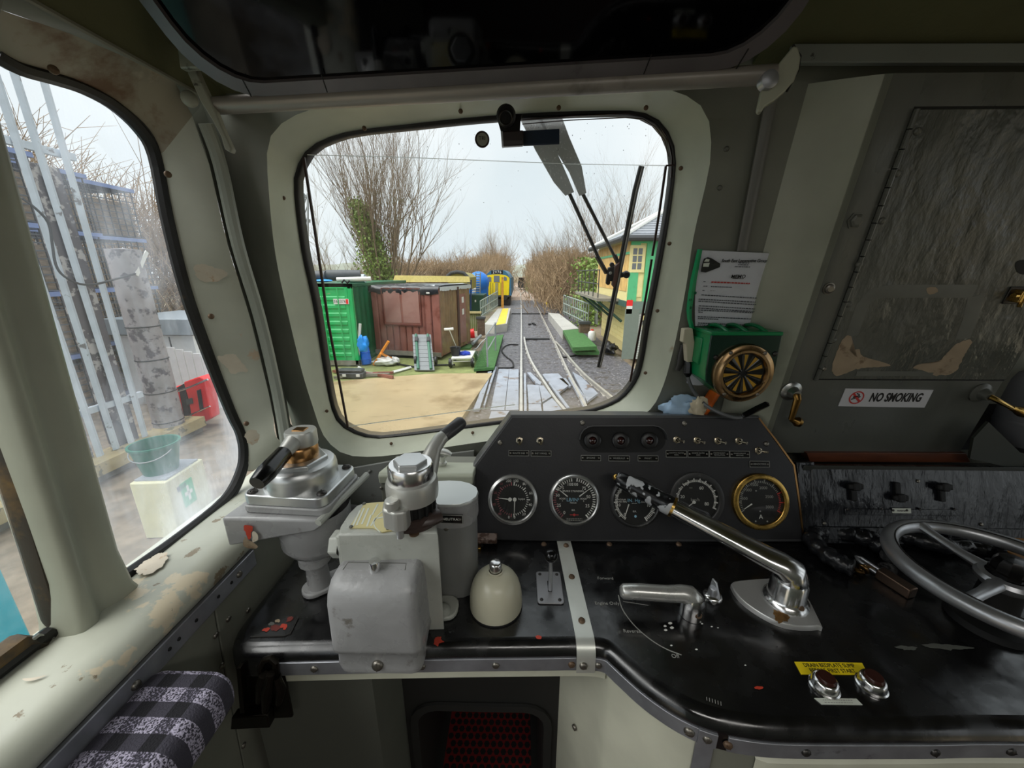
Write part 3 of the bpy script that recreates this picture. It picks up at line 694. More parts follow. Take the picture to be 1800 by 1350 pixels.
def sidescrew(x, r=.0062, mat=M_screw, z=.966):
    i = at_px(x, .0235, z); n_ = V((pn[i].x, pn[i].y, 0)); screw(off(i, .0235, z), n_, r, mat, desk)
for x in (557, 745, 877): sidescrew(x)
sidescrew(1001, mat=M_screwrust); sidescrew(1053); sidescrew(1207, .0075); sidescrew(1243); sidescrew(1276, mat=M_screwrust); sidescrew(1423, mat=M_darksteel); sidescrew(1642, mat=M_darksteel); sidescrew(1760, mat=M_darksteel)
# aluminium strap across the worktop and over its nose
sl_ = [(979, 951), (1003, 951), (1044, 1118), (1011.5, 1118)]
q = [UZ(x, y, DZ + .002) for x, y in sl_]
lo = [[q[0], q[1]], [q[3], q[2]]]
dirn = V((0, -1, 0)); a_, b_ = q[3], q[2]
for k in range(1, 7):
    an = pi / 2 * k / 6; h = V((0, -(rr + .002) * sin(an), -(rr + .002) * (1 - cos(an)))); lo.append([a_ + h, b_ + h])
h = V((0, -(rr + .004), -.05)); lo.append([a_ + h, b_ + h])
lo2 = [[l[0], l[1], l[1] + V((0, .0005, -.002)), l[0] + V((0, .0005, -.002))] for l in lo]
strap = ob('strap', MB().loft(lo2, True, True, True), mk('brushed_aluminium_strap', (214, 216, 208), .38, .55, var=.06, wear=(150, 150, 146), ws=14, wt=.62, wsoft=.2, rv=.08), desk, label='bright aluminium strap across the worktop', ang=50)
for x, y in ((995, 959), (1005, 1014), (1022.5, 1091)):
    screw(UZ(x, y, DZ + .0025), (0, 0, 1), .0062, M_screwrust, desk)
screw(off(at_px(1028), .026, .966), (0, -1, 0), .007, M_screw, desk)
for x, y in ((956, 957), (1071, 957), (1193, 957)): screw(UZ(x, y, DZ), (0, 0, 1), .0065, M_screwrust, desk)
# front panels under the worktop
i0 = at_px(1068)
seg('front_bar', iA, at_px(1064), .004, .014, .926, .953, M_apron)
wallp = [V((.085, .64)), V((.10, .60)), V((.13, .545)), V((.152, .515))]
fp = [V((p.x, p.y)) for p in wallp] + [path[i] + pn[i] * .013 for i in range(i0, iE + 3)]
mb = MB().loft([[V((p.x, p.y, .952)) for p in fp], [V((p.x, p.y, .05)) for p in fp]], False)
ob('curved_front_panel', mb, M_apron, desk, ang=60)
jt = [path[i] + pn[i] * .0165 for i in range(iE, iF + 1)]
ob('joint_cover', MB().loft([[V((p.x, p.y, .953)) for p in jt], [V((p.x, p.y, .05)) for p in jt]], False), M_aludull, desk, ang=60)
rp = [path[i] + pn[i] * .013 for i in range(iF - 2, len(path))]
ob('front_panel', MB().loft([[V((p.x, p.y, .952)) for p in rp], [V((p.x, p.y, .05)) for p in rp]], False), M_panel_l, desk, ang=60)
rp2 = [path[i] + pn[i] * (.015 if k in (0,) else .019) for k, i in enumerate(range(iF + 4, len(path)))]
mb = MB().loft([[V((p.x, p.y + .006, .940)) for p in rp2], [V((p.x, p.y, .934)) for p in rp2], [V((p.x, p.y, .1)) for p in rp2]], False)
ob('front_door', mb, M_apron, desk, ang=30)
for x, y in ((1072, 1204), (1049, 1236)):
    pass
for (x, y, z) in ((.147, .52, .915), (.122, .555, .885), (.118, .56, .70)):
    screw(V((x, y, z)), (-.8, -.5, 0), .006, M_screw, desk)
# kneehole
mb = MB()
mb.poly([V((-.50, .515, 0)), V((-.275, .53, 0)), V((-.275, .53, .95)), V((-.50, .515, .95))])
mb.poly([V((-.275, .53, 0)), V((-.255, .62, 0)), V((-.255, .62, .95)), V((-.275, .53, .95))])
ob('kneehole_side', mb, plain('shaded_kneehole_panel', (92, 94, 86), .5), desk)  # kneehole shade put into this duller grey
def rrect(x0, x1, z0, z1, r, y, n=5):
    pts = []
    for cx, cz, a0 in ((x1 - r, z1 - r, 0), (x0 + r, z1 - r, pi / 2), (x0 + r, z0 + r, pi), (x1 - r, z0 + r, 3 * pi / 2)):
        for k in range(n): a = a0 + pi / 2 * k / (n - 1); pts.append(V((cx + r * cos(a), y, cz + r * sin(a))))
    return pts
KX0, KX1, KZ0, KZ1 = -.225, .060, .28, .66
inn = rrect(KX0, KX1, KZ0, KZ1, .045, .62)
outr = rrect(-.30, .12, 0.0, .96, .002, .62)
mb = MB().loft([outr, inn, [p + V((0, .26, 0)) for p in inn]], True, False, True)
ob('kneehole_back', mb, M_kneeshade, desk, ang=40)
ob('opening_rim', MB().loft([rrect(KX0 - .018, KX1 + .018, KZ0 - .018, KZ1 + .018, .06, .618), rrect(KX0 - .018, KX1 + .018, KZ0 - .018, KZ1 + .018, .06, .611), rrect(KX0, KX1, KZ0, KZ1, .045, .611), inn]), M_kneeshade, desk, ang=40)
mat_ = thing('floor_mat', 'red honeycomb rubber mat in the dark opening under the desk', 'mat', (-.08, .75, .283))
ob('base', MB().bx(KX0 + .01, KX1 - .01, .63, .87, .283, .288), M_redmat, mat_)
mb = MB()
for r_ in range(12):
    for c_ in range(13):
        x = KX0 + .03 + c_ * .0195 + (r_ % 2) * .00975; y = .64 + r_ * .0185
        if x > KX1 - .02: continue
        mb.lathe(V((x, y, .288)), (0, 0, 1), [(.0085, 0), (.0085, .0008), (.0002, .0008)], 6)
ob('honeycomb_cells', mb, M_matblack, mat_, kind='stuff')
# reverser scale engraved in the worktop
DK = Fr((0, 0, DZ), (1, 0, 0), (0, 1, 0))
strip('engraved_arc', spline([V(a) for a in [(1087, 1046), (1093, 1068), (1105, 1087), (1122, 1106), (1145, 1125), (1172, 1141), (1198, 1151)]], 4, False), .0016, M_dimwhite, c=.0007, th=.0005, fr=DK, par=desk)
for s_, x, y in (('Forward', 1064, 1017), ('Engine Only', 1067, 1061), ('Reverse', 1111, 1110), ('Off', 1187, 1154)):
    b = DK.px(x, y); text('engraved_lettering', s_, DK, b.x, b.y, .0095, M_dimwhite, desk, c=.0006)
strip('engraved_line', [(1095, 1057), (1128, 1062), (1140, 1064)], .0007, M_dimwhite, c=.0006, th=.0004, fr=DK, par=desk)
# paint chips
for pts, mt in (([(765, 1122), (775, 1119), (776, 1126), (781, 1129), (772, 1131), (770, 1136), (763, 1131)], M_red), ([(941, 1119), (949, 1117), (951, 1122), (944, 1124)], M_red), ([(1327, 1209), (1336, 1207), (1342, 1209), (1333, 1212)], M_red)):
    decal('paint_chip', pts, DK, mt, desk, c=.0009, k=2, rough=.001)
for x, y, r in ((1178, 1096, 3), (1169, 1101, 2.4), (1170, 1108, 2.6), (1181, 1104, 3), (1234, 1097, 1.6), (1251, 1102, 1.6), (1262, 1104, 1.4), (1310, 1170, 1.6), (1224, 1142, 2), (1180, 1135, 1.8)):
    decal('chip', [(x - r * 1.3, y), (x, y - r * .8), (x + r * 1.3, y + .3), (x, y + r * .8)], DK, M_white, desk, c=.0008, k=2)
for i in range(6): strip('scratch', [(1242 + i * 5, 1225 + i * 1.6), (1242.6 + i * 5, 1231 + i * 1.8)], .0008, M_dimwhite, c=.0007, th=.0003, fr=DK, par=desk)
for pts in ([(1572, 1138), (1590, 1136), (1612, 1138), (1608, 1143), (1588, 1142)], [(1622, 1134), (1650, 1132), (1690, 1136), (1712, 1140), (1680, 1142), (1640, 1140)]):
    decal('worn_patch', pts, DK, M_greypatch, desk, c=.0006, k=2, rough=.002)
M_dkred = plain('dull_red_chip', (112, 44, 36), .6)
strip('tray_edge', [(440, 1119), (500, 1117), (510, 1113), (524, 1085)], .0022, M_darksteel, c=.002, th=.002, fr=DK, par=desk)
for pts, mt in (([(462, 1108), (468, 1104), (474, 1108), (466, 1112)], M_red), ([(478, 1102), (488, 1098), (492, 1106), (482, 1110)], M_dkred), ([(496, 1098), (504, 1096), (506, 1102), (498, 1108)], M_red), ([(484, 1092), (491, 1090), (489, 1096)], M_tan), ([(474, 1096), (480, 1093), (482, 1098), (476, 1101)], M_greypatch), ([(504, 1088), (512, 1086), (510, 1093), (504, 1094)], M_dkred)):
    decal('paint_chip', pts, DK, mt, desk, c=.0009, k=2, rough=.002)
# push button labels
q = [UZ(x, y, DZ) for x, y in ((1396, 1164), (1515, 1166), (1526, 1187), (1408, 1186))]
yl = ob('yellow_label', MB().prism([p + V((0, 0, .0004)) for p in q], (0, 0, .0008)), M_yellow, desk, label='yellow label about draining the bedplate sump')
LB = Fr(q[3], q[2] - q[3], V((0, 1, 0)))
Lw = (q[2] - q[3]).length; Lh = (q[0] - q[3]).y
text('lettering', 'DRAIN BEDPLATE SUMP', LB, Lw * .5 + .002, Lh * .7, .0088, M_inkk, yl, c=.0014, sx=.86)
text('lettering', 'BEFORE FIRST START', LB, Lw * .5 + .001, Lh * .27, .0088, M_inkk, yl, c=.0014, sx=.86)
q = [UZ(x, y, DZ) for x, y in ((1431, 1228), (1505, 1229), (1516, 1240), (1444, 1239))]
wlb = ob('white_label', MB().prism([p + V((0, 0, .0004)) for p in q], (0, 0, .0008)), M_label, desk)
LB2 = Fr(q[3], q[2] - q[3], V((0, 1, 0))); W2 = (q[2] - q[3]).length; H2 = (q[0] - q[3]).y
mb = MB()
for row in range(2):
    x = .006
    while x < W2 - .012:
        l_ = R.uniform(.0015, .0035); mb.poly([LB2(x, H2 * (.62 - row * .38) + b, .0014) for b in (0,)] + [LB2(x + l_, H2 * (.62 - row * .38), .0014), LB2(x + l_, H2 * (.74 - row * .38), .0014), LB2(x, H2 * (.74 - row * .38), .0014)]); x += l_ + .0012
ob('faded_lettering', mb, M_dimwhite, wlb, kind='stuff')

# ================================================================== instrument panel
ip = thing('instrument_panel', 'black sloping instrument panel with five round gauges and switches', 'panel', (.3, .76, 1.0))
ol = [PAN.px(x, y) for x, y in ((834, 951), (834, 819), (899, 731), (1333, 733), (1395, 819), (1412, 950))]
def inset(poly, d):
    n = len(poly); out = []
    for i in range(n):
        a, b, c = poly[i - 1], poly[i], poly[(i + 1) % n]
        t1 = (b - a).normalized(); t2 = (c - b).normalized(); n1 = V((t1.y, -t1.x)); n2 = V((t2.y, -t2.x))
        m_ = (n1 + n2).normalized(); out.append(b + m_ * d / max(.3, m_.dot(n1)))
    return out
M_case = plain('dark_grey_panel_case', (72, 73, 74), .4)
ob('case', MB().loft([[PAN(p.x, p.y, -.075) for p in inset(ol, -.012)], [PAN(p.x, p.y, -.002) for p in inset(ol, -.003)], [PAN(p.x, p.y, .0) for p in ol]], True, True, True), M_case, ip, ang=20)
ob('faceplate', MB().prism([PAN(p.x, p.y, 0) for p in inset(ol, .0035)], PAN.n * .004), M_blackpanel, ip, bev=.0008)
PC = .004
def pp(x, y, c=PC): b = PAN.px(x, y, c); return PAN(b.x, b.y, c)
for x, y in ((1024, 743.5), (1203, 744.6), (879, 778.4), (1347, 780)): screw(pp(x, y), PAN.n, .0062, M_screw, ip)
def gauge(cx, cy, rpx, bez, ticks, nums, needles, inner=.86, wide=False, lab=None, extra=None):
    c0 = PAN.px(cx, cy, PC); r = (PAN.px(cx + rpx, cy, PC) - c0).length
    o = PAN(c0.x, c0.y, PC)
    ri = r * inner
    g = ob('gauge', MB().lathe(o, PAN.n, [(r, 0), (r, .004), (r * .985, .008), (r * (inner + .05), .0105), (ri + .0005, .009), (ri, .004)], 48), bez, ip, label=lab, ang=50)
    ob('dial', MB().lathe(o, PAN.n, [(r * .97, .0035), (.0002, .0035)], 40), M_dial, g)
    G = Fr(PAN(c0.x, c0.y, PC + .0038), PAN.u, PAN.v)
    for mat, lst in ticks:
        mb = MB()
        for a0, a1, n_, r0, r1, wv, big in lst:
            for k in range(n_ + 1):
                a = radians(a0 + (a1 - a0) * k / n_); ra, rb = r0 * r, r1 * r
                ww = wv * r
                if big and k % big == 0: rb += .06 * r; ww *= 1.5
                e = V((sin(a), cos(a))); t = V((e.y, -e.x)) * ww
                mb.poly([G(*(e * ra + t), .0002), G(*(e * ra - t), .0002), G(*(e * rb - t), .0002), G(*(e * rb + t), .0002)])
        ob('tick_marks', mb, mat, g, kind='stuff', recalc=False)
    for s_, x, y, h, mt in nums: text('numeral', s_, G, x * r, y * r, h * r, mt, g, c=.0003)
    for x0, y0, x1, y1, wv, hub in needles:
        a = V((x0, y0)) * r; b = V((x1, y1)) * r; t = (b - a).normalized(); nn = V((-t.y, t.x)) * wv * r
        mb = MB().prism([G(*(a + nn), .0012), G(*(a - nn), .0012), G(*(b - nn * .35), .0012), G(*(b + nn * .35), .0012)], PAN.n * .0006)
        if hub: mb.lathe(G(a.x, a.y, .0008), PAN.n, [(hub * r, 0), (hub * r, .002), (.0002, .0022)], 16)
        ob('needle', mb, M_white, g)
    if extra: extra(G, g, r)
    ob('gauge_glass', MB().lathe(o, PAN.n, [(ri, .0075), (.0003, .0075)], 40), M_gglass, g, recalc=False)
    return g
M_gglass = glass_mat('gauge_glass', hmax=.0, tint=(.98, .98, .98), gloss=.8)
Wt, Pk, Bl = M_white, plain('pink_print', (150, 84, 92), .6), plain('pale_blue_print', (150, 200, 224), .6)
M_bez = plain('grey_metal_bezel', (196, 196, 194), .3, .85)
M_bezd = mk('dull_black_bezel', (58, 58, 58), .4, .3, wear=(120, 120, 116), ws=18, wt=.6, wsoft=.1)
gauge(901.3, 877.5, 43.5, M_bez, [(Wt, [(5, 175, 20, .56, .64, .014, 5)]), (Pk, [(185, 355, 20, .56, .64, .014, 5)])],
      [('200', -.17, .74, .15, Wt), ('100', .12, .74, .15, Wt), ('80', .47, .62, .15, Wt), ('60', .73, .26, .15, Wt), ('40', .71, -.2, .15, Wt), ('20', .45, -.57, .15, Wt), ('0', .08, -.70, .15, Wt), ('0', -.15, -.70, .15, Wt),
       ('40', -.52, -.57, .14, Pk), ('80', -.75, -.2, .14, Pk), ('120', -.73, .26, .13, Pk), ('160', -.5, .62, .13, Pk), ('b.pipe', .36, .03, .11, Wt)],
      [(-.11, .01, -.58, .06, .02, .075), (.08, .01, .065, -.6, .02, .075)], .84, lab='gauge with two needles and a twin scale up to 200')
def dot_r(G, g, r):
    ob('emblem', MB().lathe(G(-.01 * r, -.58 * r, .0003), PAN.n, [(.05 * r, 0), (.0002, .0003)], 14), M_pinkprint, g)
    ob('emblem_bar', MB().poly([G(a * r, b * r, .0004) for a, b in ((-.18, -.565), (.16, -.565), (.16, -.595), (-.18, -.595))]), M_pinkprint, g)
    mb = MB()
    for row in (-.74, -.8):
        x = -.32
        while x < .3:
            l_ = R.uniform(.02, .07); mb.poly([G(x * r, row * r, .0003), G((x + l_) * r, row * r, .0003), G((x + l_) * r, (row + .03) * r, .0003), G(x * r, (row + .03) * r, .0003)]); x += l_ + .02
    ob('maker_lines', mb, M_dimwhite, g, kind='stuff')
gauge(1009.3, 878, 44.5, M_bez, [(Wt, [(8, 142, 20, .72, .83, .018, 5)]), (Wt, [(-8, -60, 8, .72, .83, .016, 4)]), (Pk, [(-66, -142, 12, .72, .83, .014, 4)])],
      [('100', -.17, .60, .16, Wt), ('100', .03, .60, .16, Wt), ('75', -.49, .46, .17, Wt), ('75', .38, .45, .17, Wt), ('50', -.66, .17, .16, Wt), ('50', .55, .12, .17, Wt), ('25', -.61, -.22, .17, Wt), ('25', .51, -.23, .17, Wt), ('0', -.40, -.50, .17, Wt),
       ('BRAKE CYLINDERS', -.05, .34, .10, Wt), ('BOGIE\n1', -.47, .0, .085, Wt), ('BOGIE\n2', .36, .0, .085, Wt), ('LB/IN\u00b2', -.06, .0, .19, Bl), ('PRESSURE', -.05, -.12, .06, Wt), ('B.R.', -.04, -.40, .09, Wt)],
      [(-.27, .13, -.69, .46, .022, 0), (.19, .14, .61, .45, .022, 0)], .86, extra=dot_r, lab='brake cylinder pressure gauge in LB/IN')
def dot_b(G, g, r):
    ob('emblem', MB().lathe(G(0, -.55 * r, .0003), PAN.n, [(.05 * r, 0), (.0002, .0003)], 14), Bl, g)
gauge(1115.8, 882, 44.5, M_bezd, [(Wt, [(90, 148, 12, .68, .82, .016, 6)]), (Wt, [(-50, -148, 24, .70, .80, .014, 5)])],
      [('20', -.62, .40, .16, Wt), ('10', -.66, -.12, .16, Wt), ('10', .52, -.12, .16, Wt), ('0', -.42, -.48, .15, Wt), ('IN. Hg', -.06, .06, .19, Bl), ('VACUUM\nTRAIN PIPE', -.55, .05, .085, Wt), ('VACUUM\nCHAMBER', .42, .05, .085, Wt), ('VACUUM', -.04, -.05, .05, Wt), ('B.R.', -.03, -.36, .09, Wt)],
      [(-.26, -.08, -.44, -.62, .022, 0), (.17, .22, .3, .34, .022, 0)], .86, extra=dot_b, lab='vacuum gauge in inches of mercury')
gauge(1222.7, 877.8, 48.5, M_bezd, [(Wt, [(-40, 115, 36, .64, .72, .014, 4)]), (Wt, [(-142, -48, 22, .64, .72, .014, 4)])],
      [('40', -.35, .56, .16, Wt), ('60', .19, .42, .16, Wt), ('80', .37, -.15, .16, Wt), ('20', -.5, .1, .16, Wt), ('0', -.52, -.42, .15, Wt), ('MPH', -.19, .42, .06, M_dimwhite), ('km/h', -.04, .0, .16, M_dimwhite)],
      [(-.1, -.08, -.45, -.36, .02, .06)], .78, lab='speedometer with a wide dull black bezel')
def dots5(G, g, r):
    for x, y in ((-.14, .38), (-.02, -.34), (-.19, -.69), (.22, -.69)): ob('dial_screw', MB().lathe(G(x * r, y * r, .0003), PAN.n, [(.03 * r, 0), (.0002, .0006)], 8), M_dimwhite, g)
gauge(1334.7, 881, 49.5, M_brass, [(M_dimwhite, [(-118, 60, 34, .66, .73, .012, 5)]), (M_pinkprint, [(66, 118, 10, .66, .73, .012, 5)])],
      [('500', -.56, .10, .145, M_dimwhite), ('1000', -.44, .40, .145, M_dimwhite), ('1500', -.20, .59, .145, M_dimwhite), ('2000', .12, .48, .145, M_dimwhite), ('2500', .32, .17, .145, M_dimwhite), ('3000', .32, -.19, .145, M_dimwhite), ('A', .0, -.54, .22, Wt)],
      [(-.31, -.08, -.60, -.27, .022, 0)], .80, extra=dots5, lab='ammeter with a brass bezel')
# warning lamps in their hooded recess
def stad(x0, x1, y0, y1, n=8):
    a = PAN.px(x0, (y0 + y1) / 2, PC); b = PAN.px(x1, (y0 + y1) / 2, PC); r = (PAN.px(x0, y0, PC) - PAN.px(x0, y1, PC)).length / 2
    pts = []
    for k in range(n + 1): t = pi / 2 + pi * k / n; pts.append(V((a.x + r + r * cos(t), a.y + r * sin(t))))
    for k in range(n + 1): t = -pi / 2 + pi * k / n; pts.append(V((b.x - r + r * cos(t), b.y + r * sin(t))))
    return pts
sp = stad(1018, 1170, 748, 795)
rec = ob('lamp_recess', MB().prism([PAN(p.x, p.y, .0042) for p in sp], PAN.n * .0012), M_matblack, ip)
top_ = [p for p in sp if p.y > (max(a.y for a in sp) + min(a.y for a in sp)) / 2 - .004]
top_.sort(key=lambda p: p.x)
ob('lamp_hood', MB().loft([[PAN(p.x, p.y, .004) for p in top_], [PAN(p.x, p.y + .001, .018) for p in top_], [PAN(p.x, p.y - .0012, .018) for p in top_], [PAN(p.x, p.y - .0016, .004) for p in top_]], False), M_case, ip, ang=50)
for x, rc in ((1040.5, 1), (1089.7, 0), (1140, 0)):
    b = PAN.px(x, 774, PC); o = PAN(b.x, b.y, PC + .001)
    l = ob('warning_lamp', MB().lathe(o, PAN.n, [(.0195, 0), (.0195, .008), (.017, .0095), (.0095, .0095), (.009, .004)], 28), plain('black_lamp_rim', (26, 26, 27), .35), ip, ang=40)
    ob('lamp_lens', MB().lathe(o, PAN.n, [(.0095, .004), (.008, .0075), (.004, .0095), (.0002, .010)], 18), M_lens, l)
# toggle switches and their engraved plates
M_nick = plain('nickel', (190, 180, 160), .25, 1.0)
for x, y, sx, sy in ((912.9, 774, .1, -.5), (949, 774, .1, -.5), (1189, 773, .75, -.25), (1224.6, 774, .75, -.3), (1261, 774.7, .75, -.3), (1297.7, 775, .75, -.3), (1332, 792, .9, -.15)):
    b = PAN.px(x, y, PC); o = PAN(b.x, b.y, PC)
    s = ob('toggle_switch', MB().lathe(o, PAN.n, [(.0088, 0), (.0088, .0025), (.0068, .003), (.0066, .006), (.0045, .0062), (.0042, .003)], 6, ph=.4), M_nick, ip, ang=20)
    e = o + PAN.n * .018 + PAN.u * sx * .013 + PAN.v * sy * .013
    ob('lever', MB().tube([o + PAN.n * .003, o.lerp(e, .7), e], [.0022, .003, .0036], 8), M_nick, s)
def plate(x, y, wpx, hpx, lines):
    b = PAN.px(x, y, PC); hw = (PAN.px(x + wpx / 2, y, PC) - b).length; hh = (PAN.px(x, y + hpx / 2, PC) - b).length
    pl_ = ob('name_plate', MB().fb(PAN, b.x - hw, b.x + hw, b.y - hh, b.y + hh, PC, PC + .0012), M_blackbak, ip)
    lo = [[PAN(b.x + sx_ * w_, b.y + sy_ * h_, PC + .0016) for sx_, sy_ in ((-1, -1), (1, -1), (1, 1), (-1, 1))] for w_, h_ in ((hw, hh), (hw - .0009, hh - .0009))]
    ob('plate_border', MB().loft(lo), M_dimwhite, pl_)
    for sx_ in (-1, 1): screw(PAN(b.x + sx_ * (hw - .0045), b.y, PC + .0012), PAN.n, .0022, M_screw, pl_, slot=False)
    for k, s_ in enumerate(lines):
        if s_: text('plate_lettering', s_, PAN, b.x, b.y + (.0022 - .0046 * k if len(lines) > 1 else 0), .0056 if len(lines) == 1 else .0040, M_dimwhite, pl_, c=PC + .0014)
plate(912, 796.5, 36, 10, ['ROUTE IND']); plate(951, 797, 36, 10, ['INST PANEL'])
plate(1038.5, 805, 35, 10, ['ENGINE']); plate(1088, 805.6, 37, 10, ['WHEELSLIP']); plate(1138.8, 805.6, 36, 10, ['FAULT'])
plate(1188.5, 797.8, 37, 12, ['CONTROL HEATER', 'MAIN']); plate(1227, 798, 37, 12, ['ENGINE HEATER', 'MAN']); plate(1264, 798, 35, 12, ['ENGINE ROOM', 'VENTILATION']); plate(1299.7, 798.6, 35, 12, ['ENGINE ROOM', 'HEATING'])
plate(1334.6, 815.7, 35, 11, ['HEADCODE'])
# copper coloured edge and narrow post to the right of the panel
strip('worn_edge', [(1334, 735), (1366, 776), (1396, 818), (1405, 880), (1413, 949)], .004, M_copper, c=.003, th=.004, fr=PAN, par=ip)
post = ob('corner_post', MB().prism([PAN.at(x, y, -.002) for x, y in ((1400, 812), (1432, 812), (1438, 952), (1414, 952))], -PAN.n * .03), M_blackgloss, label='narrow black post between the instrument panel and heater panel', cat='post', bev=.002)
# ================================================================== sloping gloss panel behind the wheel
hp = thing('heater_panel', 'glossy black sloping panel with three T-shaped knobs behind the handwheel', 'panel', (1.0, .79, 1.0))
o1 = PAN.px(1424, 818); o2 = PAN.px(1440, 936)
zt_ = o1.y
ob('panel_board', MB().fb(PAN, o2.x - .012, 1.18, 0, zt_, -.03, 0), M_blackgloss, hp, bev=.003)
ob('panel_board_far', MB().fb(PAN, 1.182, 1.72, 0, zt_, -.03, -.001), mk('grey_gloss_board', (60, 62, 64), .25, bump=.3, bs=26), hp, bev=.003)
ob('panel_lip', MB().fb(PAN, o2.x - .012, 1.7, .012, .040, 0, .004), M_blackgloss, hp, bev=.001)
ed = PAN(0, zt_)
ob('panel_shelf', MB().loft([[V((x, ed.y - .003, ed.z - .012)), V((x, ed.y - .003, ed.z + .002)), V((x, .855, 1.128)), V((x, .935, 1.118)), V((x, .935, 1.10))] for x in (o2.x - .03, 1.72)], True, True, True), mk('dark_shelf_paint', (48, 50, 46), .4), hp, bev=.002)
c0 = PAN.px(1484, 899); c1 = PAN.px(1684, 900)
ob('knob_strip', MB().fb(PAN, c0.x, c1.x, c0.y - .007, c0.y + .007, 0, .003), M_blackgloss, hp, bev=.001)
for x in (1490, 1550, 1617, 1678): screw(PAN.at(x, 895, .003), PAN.n, .003, M_darksteel, hp)
lb = PAN.px(1582, 897)
l_ = ob('knob_label', MB().fb(PAN, lb.x - .021, lb.x + .021, lb.y - .0055, lb.y + .0055, .003, .0042), M_label, hp)
mb = MB()
for k in range(7): mb.fb(PAN, lb.x - .010 + k * .0029, lb.x - .0082 + k * .0029, lb.y - .0014 - .0006 * (k % 2), lb.y + .0016, .0043, .0045)
ob('worn_lettering', mb, M_inkk, l_, kind='stuff')
for x in (1570, 1594): screw(PAN.at(x, 897, .004), PAN.n, .0028, M_darksteel, hp)
for x, y, inv in ((1503, 862, 0), (1581, 868, 1), (1659, 863, 0)):
    b = PAN.px(x, y, .010); s_ = -1 if not inv else 1
    yb_ = b.y - s_ * .009
    k_ = ob('valve_knob', MB().fb(PAN, b.x - .0165, b.x + .0165, yb_ - .0065, yb_ + .0065, .006, .016).fb(PAN, b.x - .008, b.x + .008, yb_ - .0095, yb_ + .0095, .007, .018), M_matblack, hp, bev=.003)
    ob('knob_stem', MB().fb(PAN, b.x - .006, b.x + .006, min(yb_, yb_ + s_ * .034), max(yb_, yb_ + s_ * .034), .0, .009), M_matblack, k_, bev=.002)
for x, y in ((1449, 920), (1725, 922), (1614, 846)): screw(PAN.at(x, y, .001), PAN.n, .004, M_screw, hp)
# ================================================================== control handles on the desk
def rect_loop(cx, cy, hx, hy, r, z, n=4, rot=0.0):
    pts = []
    for sx_, sy_, a0 in ((1, 1, 0), (-1, 1, pi / 2), (-1, -1, pi), (1, -1, 3 * pi / 2)):
        for k in range(n):
            a = a0 + pi / 2 * k / (n - 1); pts.append(V((sx_ * (hx - r) + r * cos(a), sy_ * (hy - r) + r * sin(a))))
    c_, s_ = cos(rot), sin(rot)
    return [V((cx + p.x * c_ - p.y * s_, cy + p.x * s_ + p.y * c_, z)) for p in pts]
UP = V((0, 0, 1))
# ---- left brake valve with black handle
bx_, by_ = -.398, .618
t = thing('brake_valve', 'brake valve with a black handle and copper collar standing by the side window', 'brake valve', (bx_, by_, 1.0))
rt = radians(-4)
ob('flange', MB().loft([rect_loop(bx_, by_, .074, .060, .016, z, 5, rt) for z in (1.217, 1.236)], True, True, True), M_polish, t, bev=.002)
ob('gasket', MB().loft([rect_loop(bx_ + .001, by_, .077, .063, .016, z, 5, rt) for z in (1.204, 1.217)], True, True, True), M_valve, t, bev=.002)
bl = [(-.105, -.072, 1.203), (.068, -.075, 1.203), (.085, .055, 1.212), (-.09, .06, 1.203)]
mb = MB().loft([[V((bx_ + a, by_ + b, c - dz)) for a, b, c in bl] for dz in (0, .012)] + [[V((bx_ - .11, by_ - .066, 1.140)), V((bx_ + .05, by_ - .07, 1.176)), V((bx_ + .07, by_ + .05, 1.180)), V((bx_ - .1, by_ + .055, 1.150))]], True, True, True)
ob('bracket', mb, M_valve, t, bev=.005, seg=3)
ob('bracket_edge', MB().tube([V((bx_ + .064, by_ - .078, 1.200)), V((bx_ + .094, by_ + .06, 1.212))], .0062, 10), M_valve_l, t)
for pts, mt in (([(430, 922), (438, 921), (446, 924), (444, 938), (440, 948), (434, 936)], M_red), ([(440, 948), (452, 955), (455, 961), (440, 962), (430, 955), (433, 942)], M_tan), ([(447, 934), (456, 938), (454, 948), (446, 950)], M_peach)):
    fr_b = Fr((bx_ - .1, by_ - .0725, 1.19), (1, -.02, .01), (0, -.08, 1))
    decal('paint_chip', pts, fr_b, mt, t, c=.003, k=2, rough=.001)
ob('cup', MB().lathe((bx_ + .012, by_, 0), UP, [(.002, 1.085), (.03, 1.087), (.052, 1.098), (.062, 1.115), (.064, 1.18)], 28, True), M_valve, t)
ob('pipe', MB().lathe((bx_ + .006, by_ - .012, 0), UP, [(.023, 1.004), (.021, 1.02), (.019, 1.06), (.021, 1.066), (.029, 1.068), (.029, 1.082), (.018, 1.086)], 18), M_valve, t)
ob('pipe', MB().lathe((bx_ + .062, by_ + .03, 0), UP, [(.02, 1.004), (.02, 1.15)], 16), M_valve, t)
fo = rect_loop(bx_ + .03, by_ + .006, .062, .024, .022, 0, 6, radians(38))
ob('pipe_flange', MB().loft([[p + V((0, 0, z)) for p in fo] for z in (1.001, 1.012)], True, True, True), M_valve, t, bev=.003)
ob('alu_dome', MB().lathe((bx_, by_, 0), UP, [(.0615, 1.236), (.0615, 1.260), (.0605, 1.266), (.057, 1.271), (.053, 1.2725), (.0002, 1.2725)], 40), M_polish, t, ang=30)
ob('hex_ring', MB().lathe((bx_, by_, 0), UP, [(.049, 1.271), (.049, 1.279), (.047, 1.281), (.0002, 1.281)], 6, ph=.25), M_polish, t, bev=.0012)
ob('copper_collar', MB().lathe((bx_ + .002, by_ + .004, 0), UP, [(.030, 1.281), (.0305, 1.284), (.0305, 1.300), (.028, 1.304), (.0002, 1.304)], 28), M_copper, t)
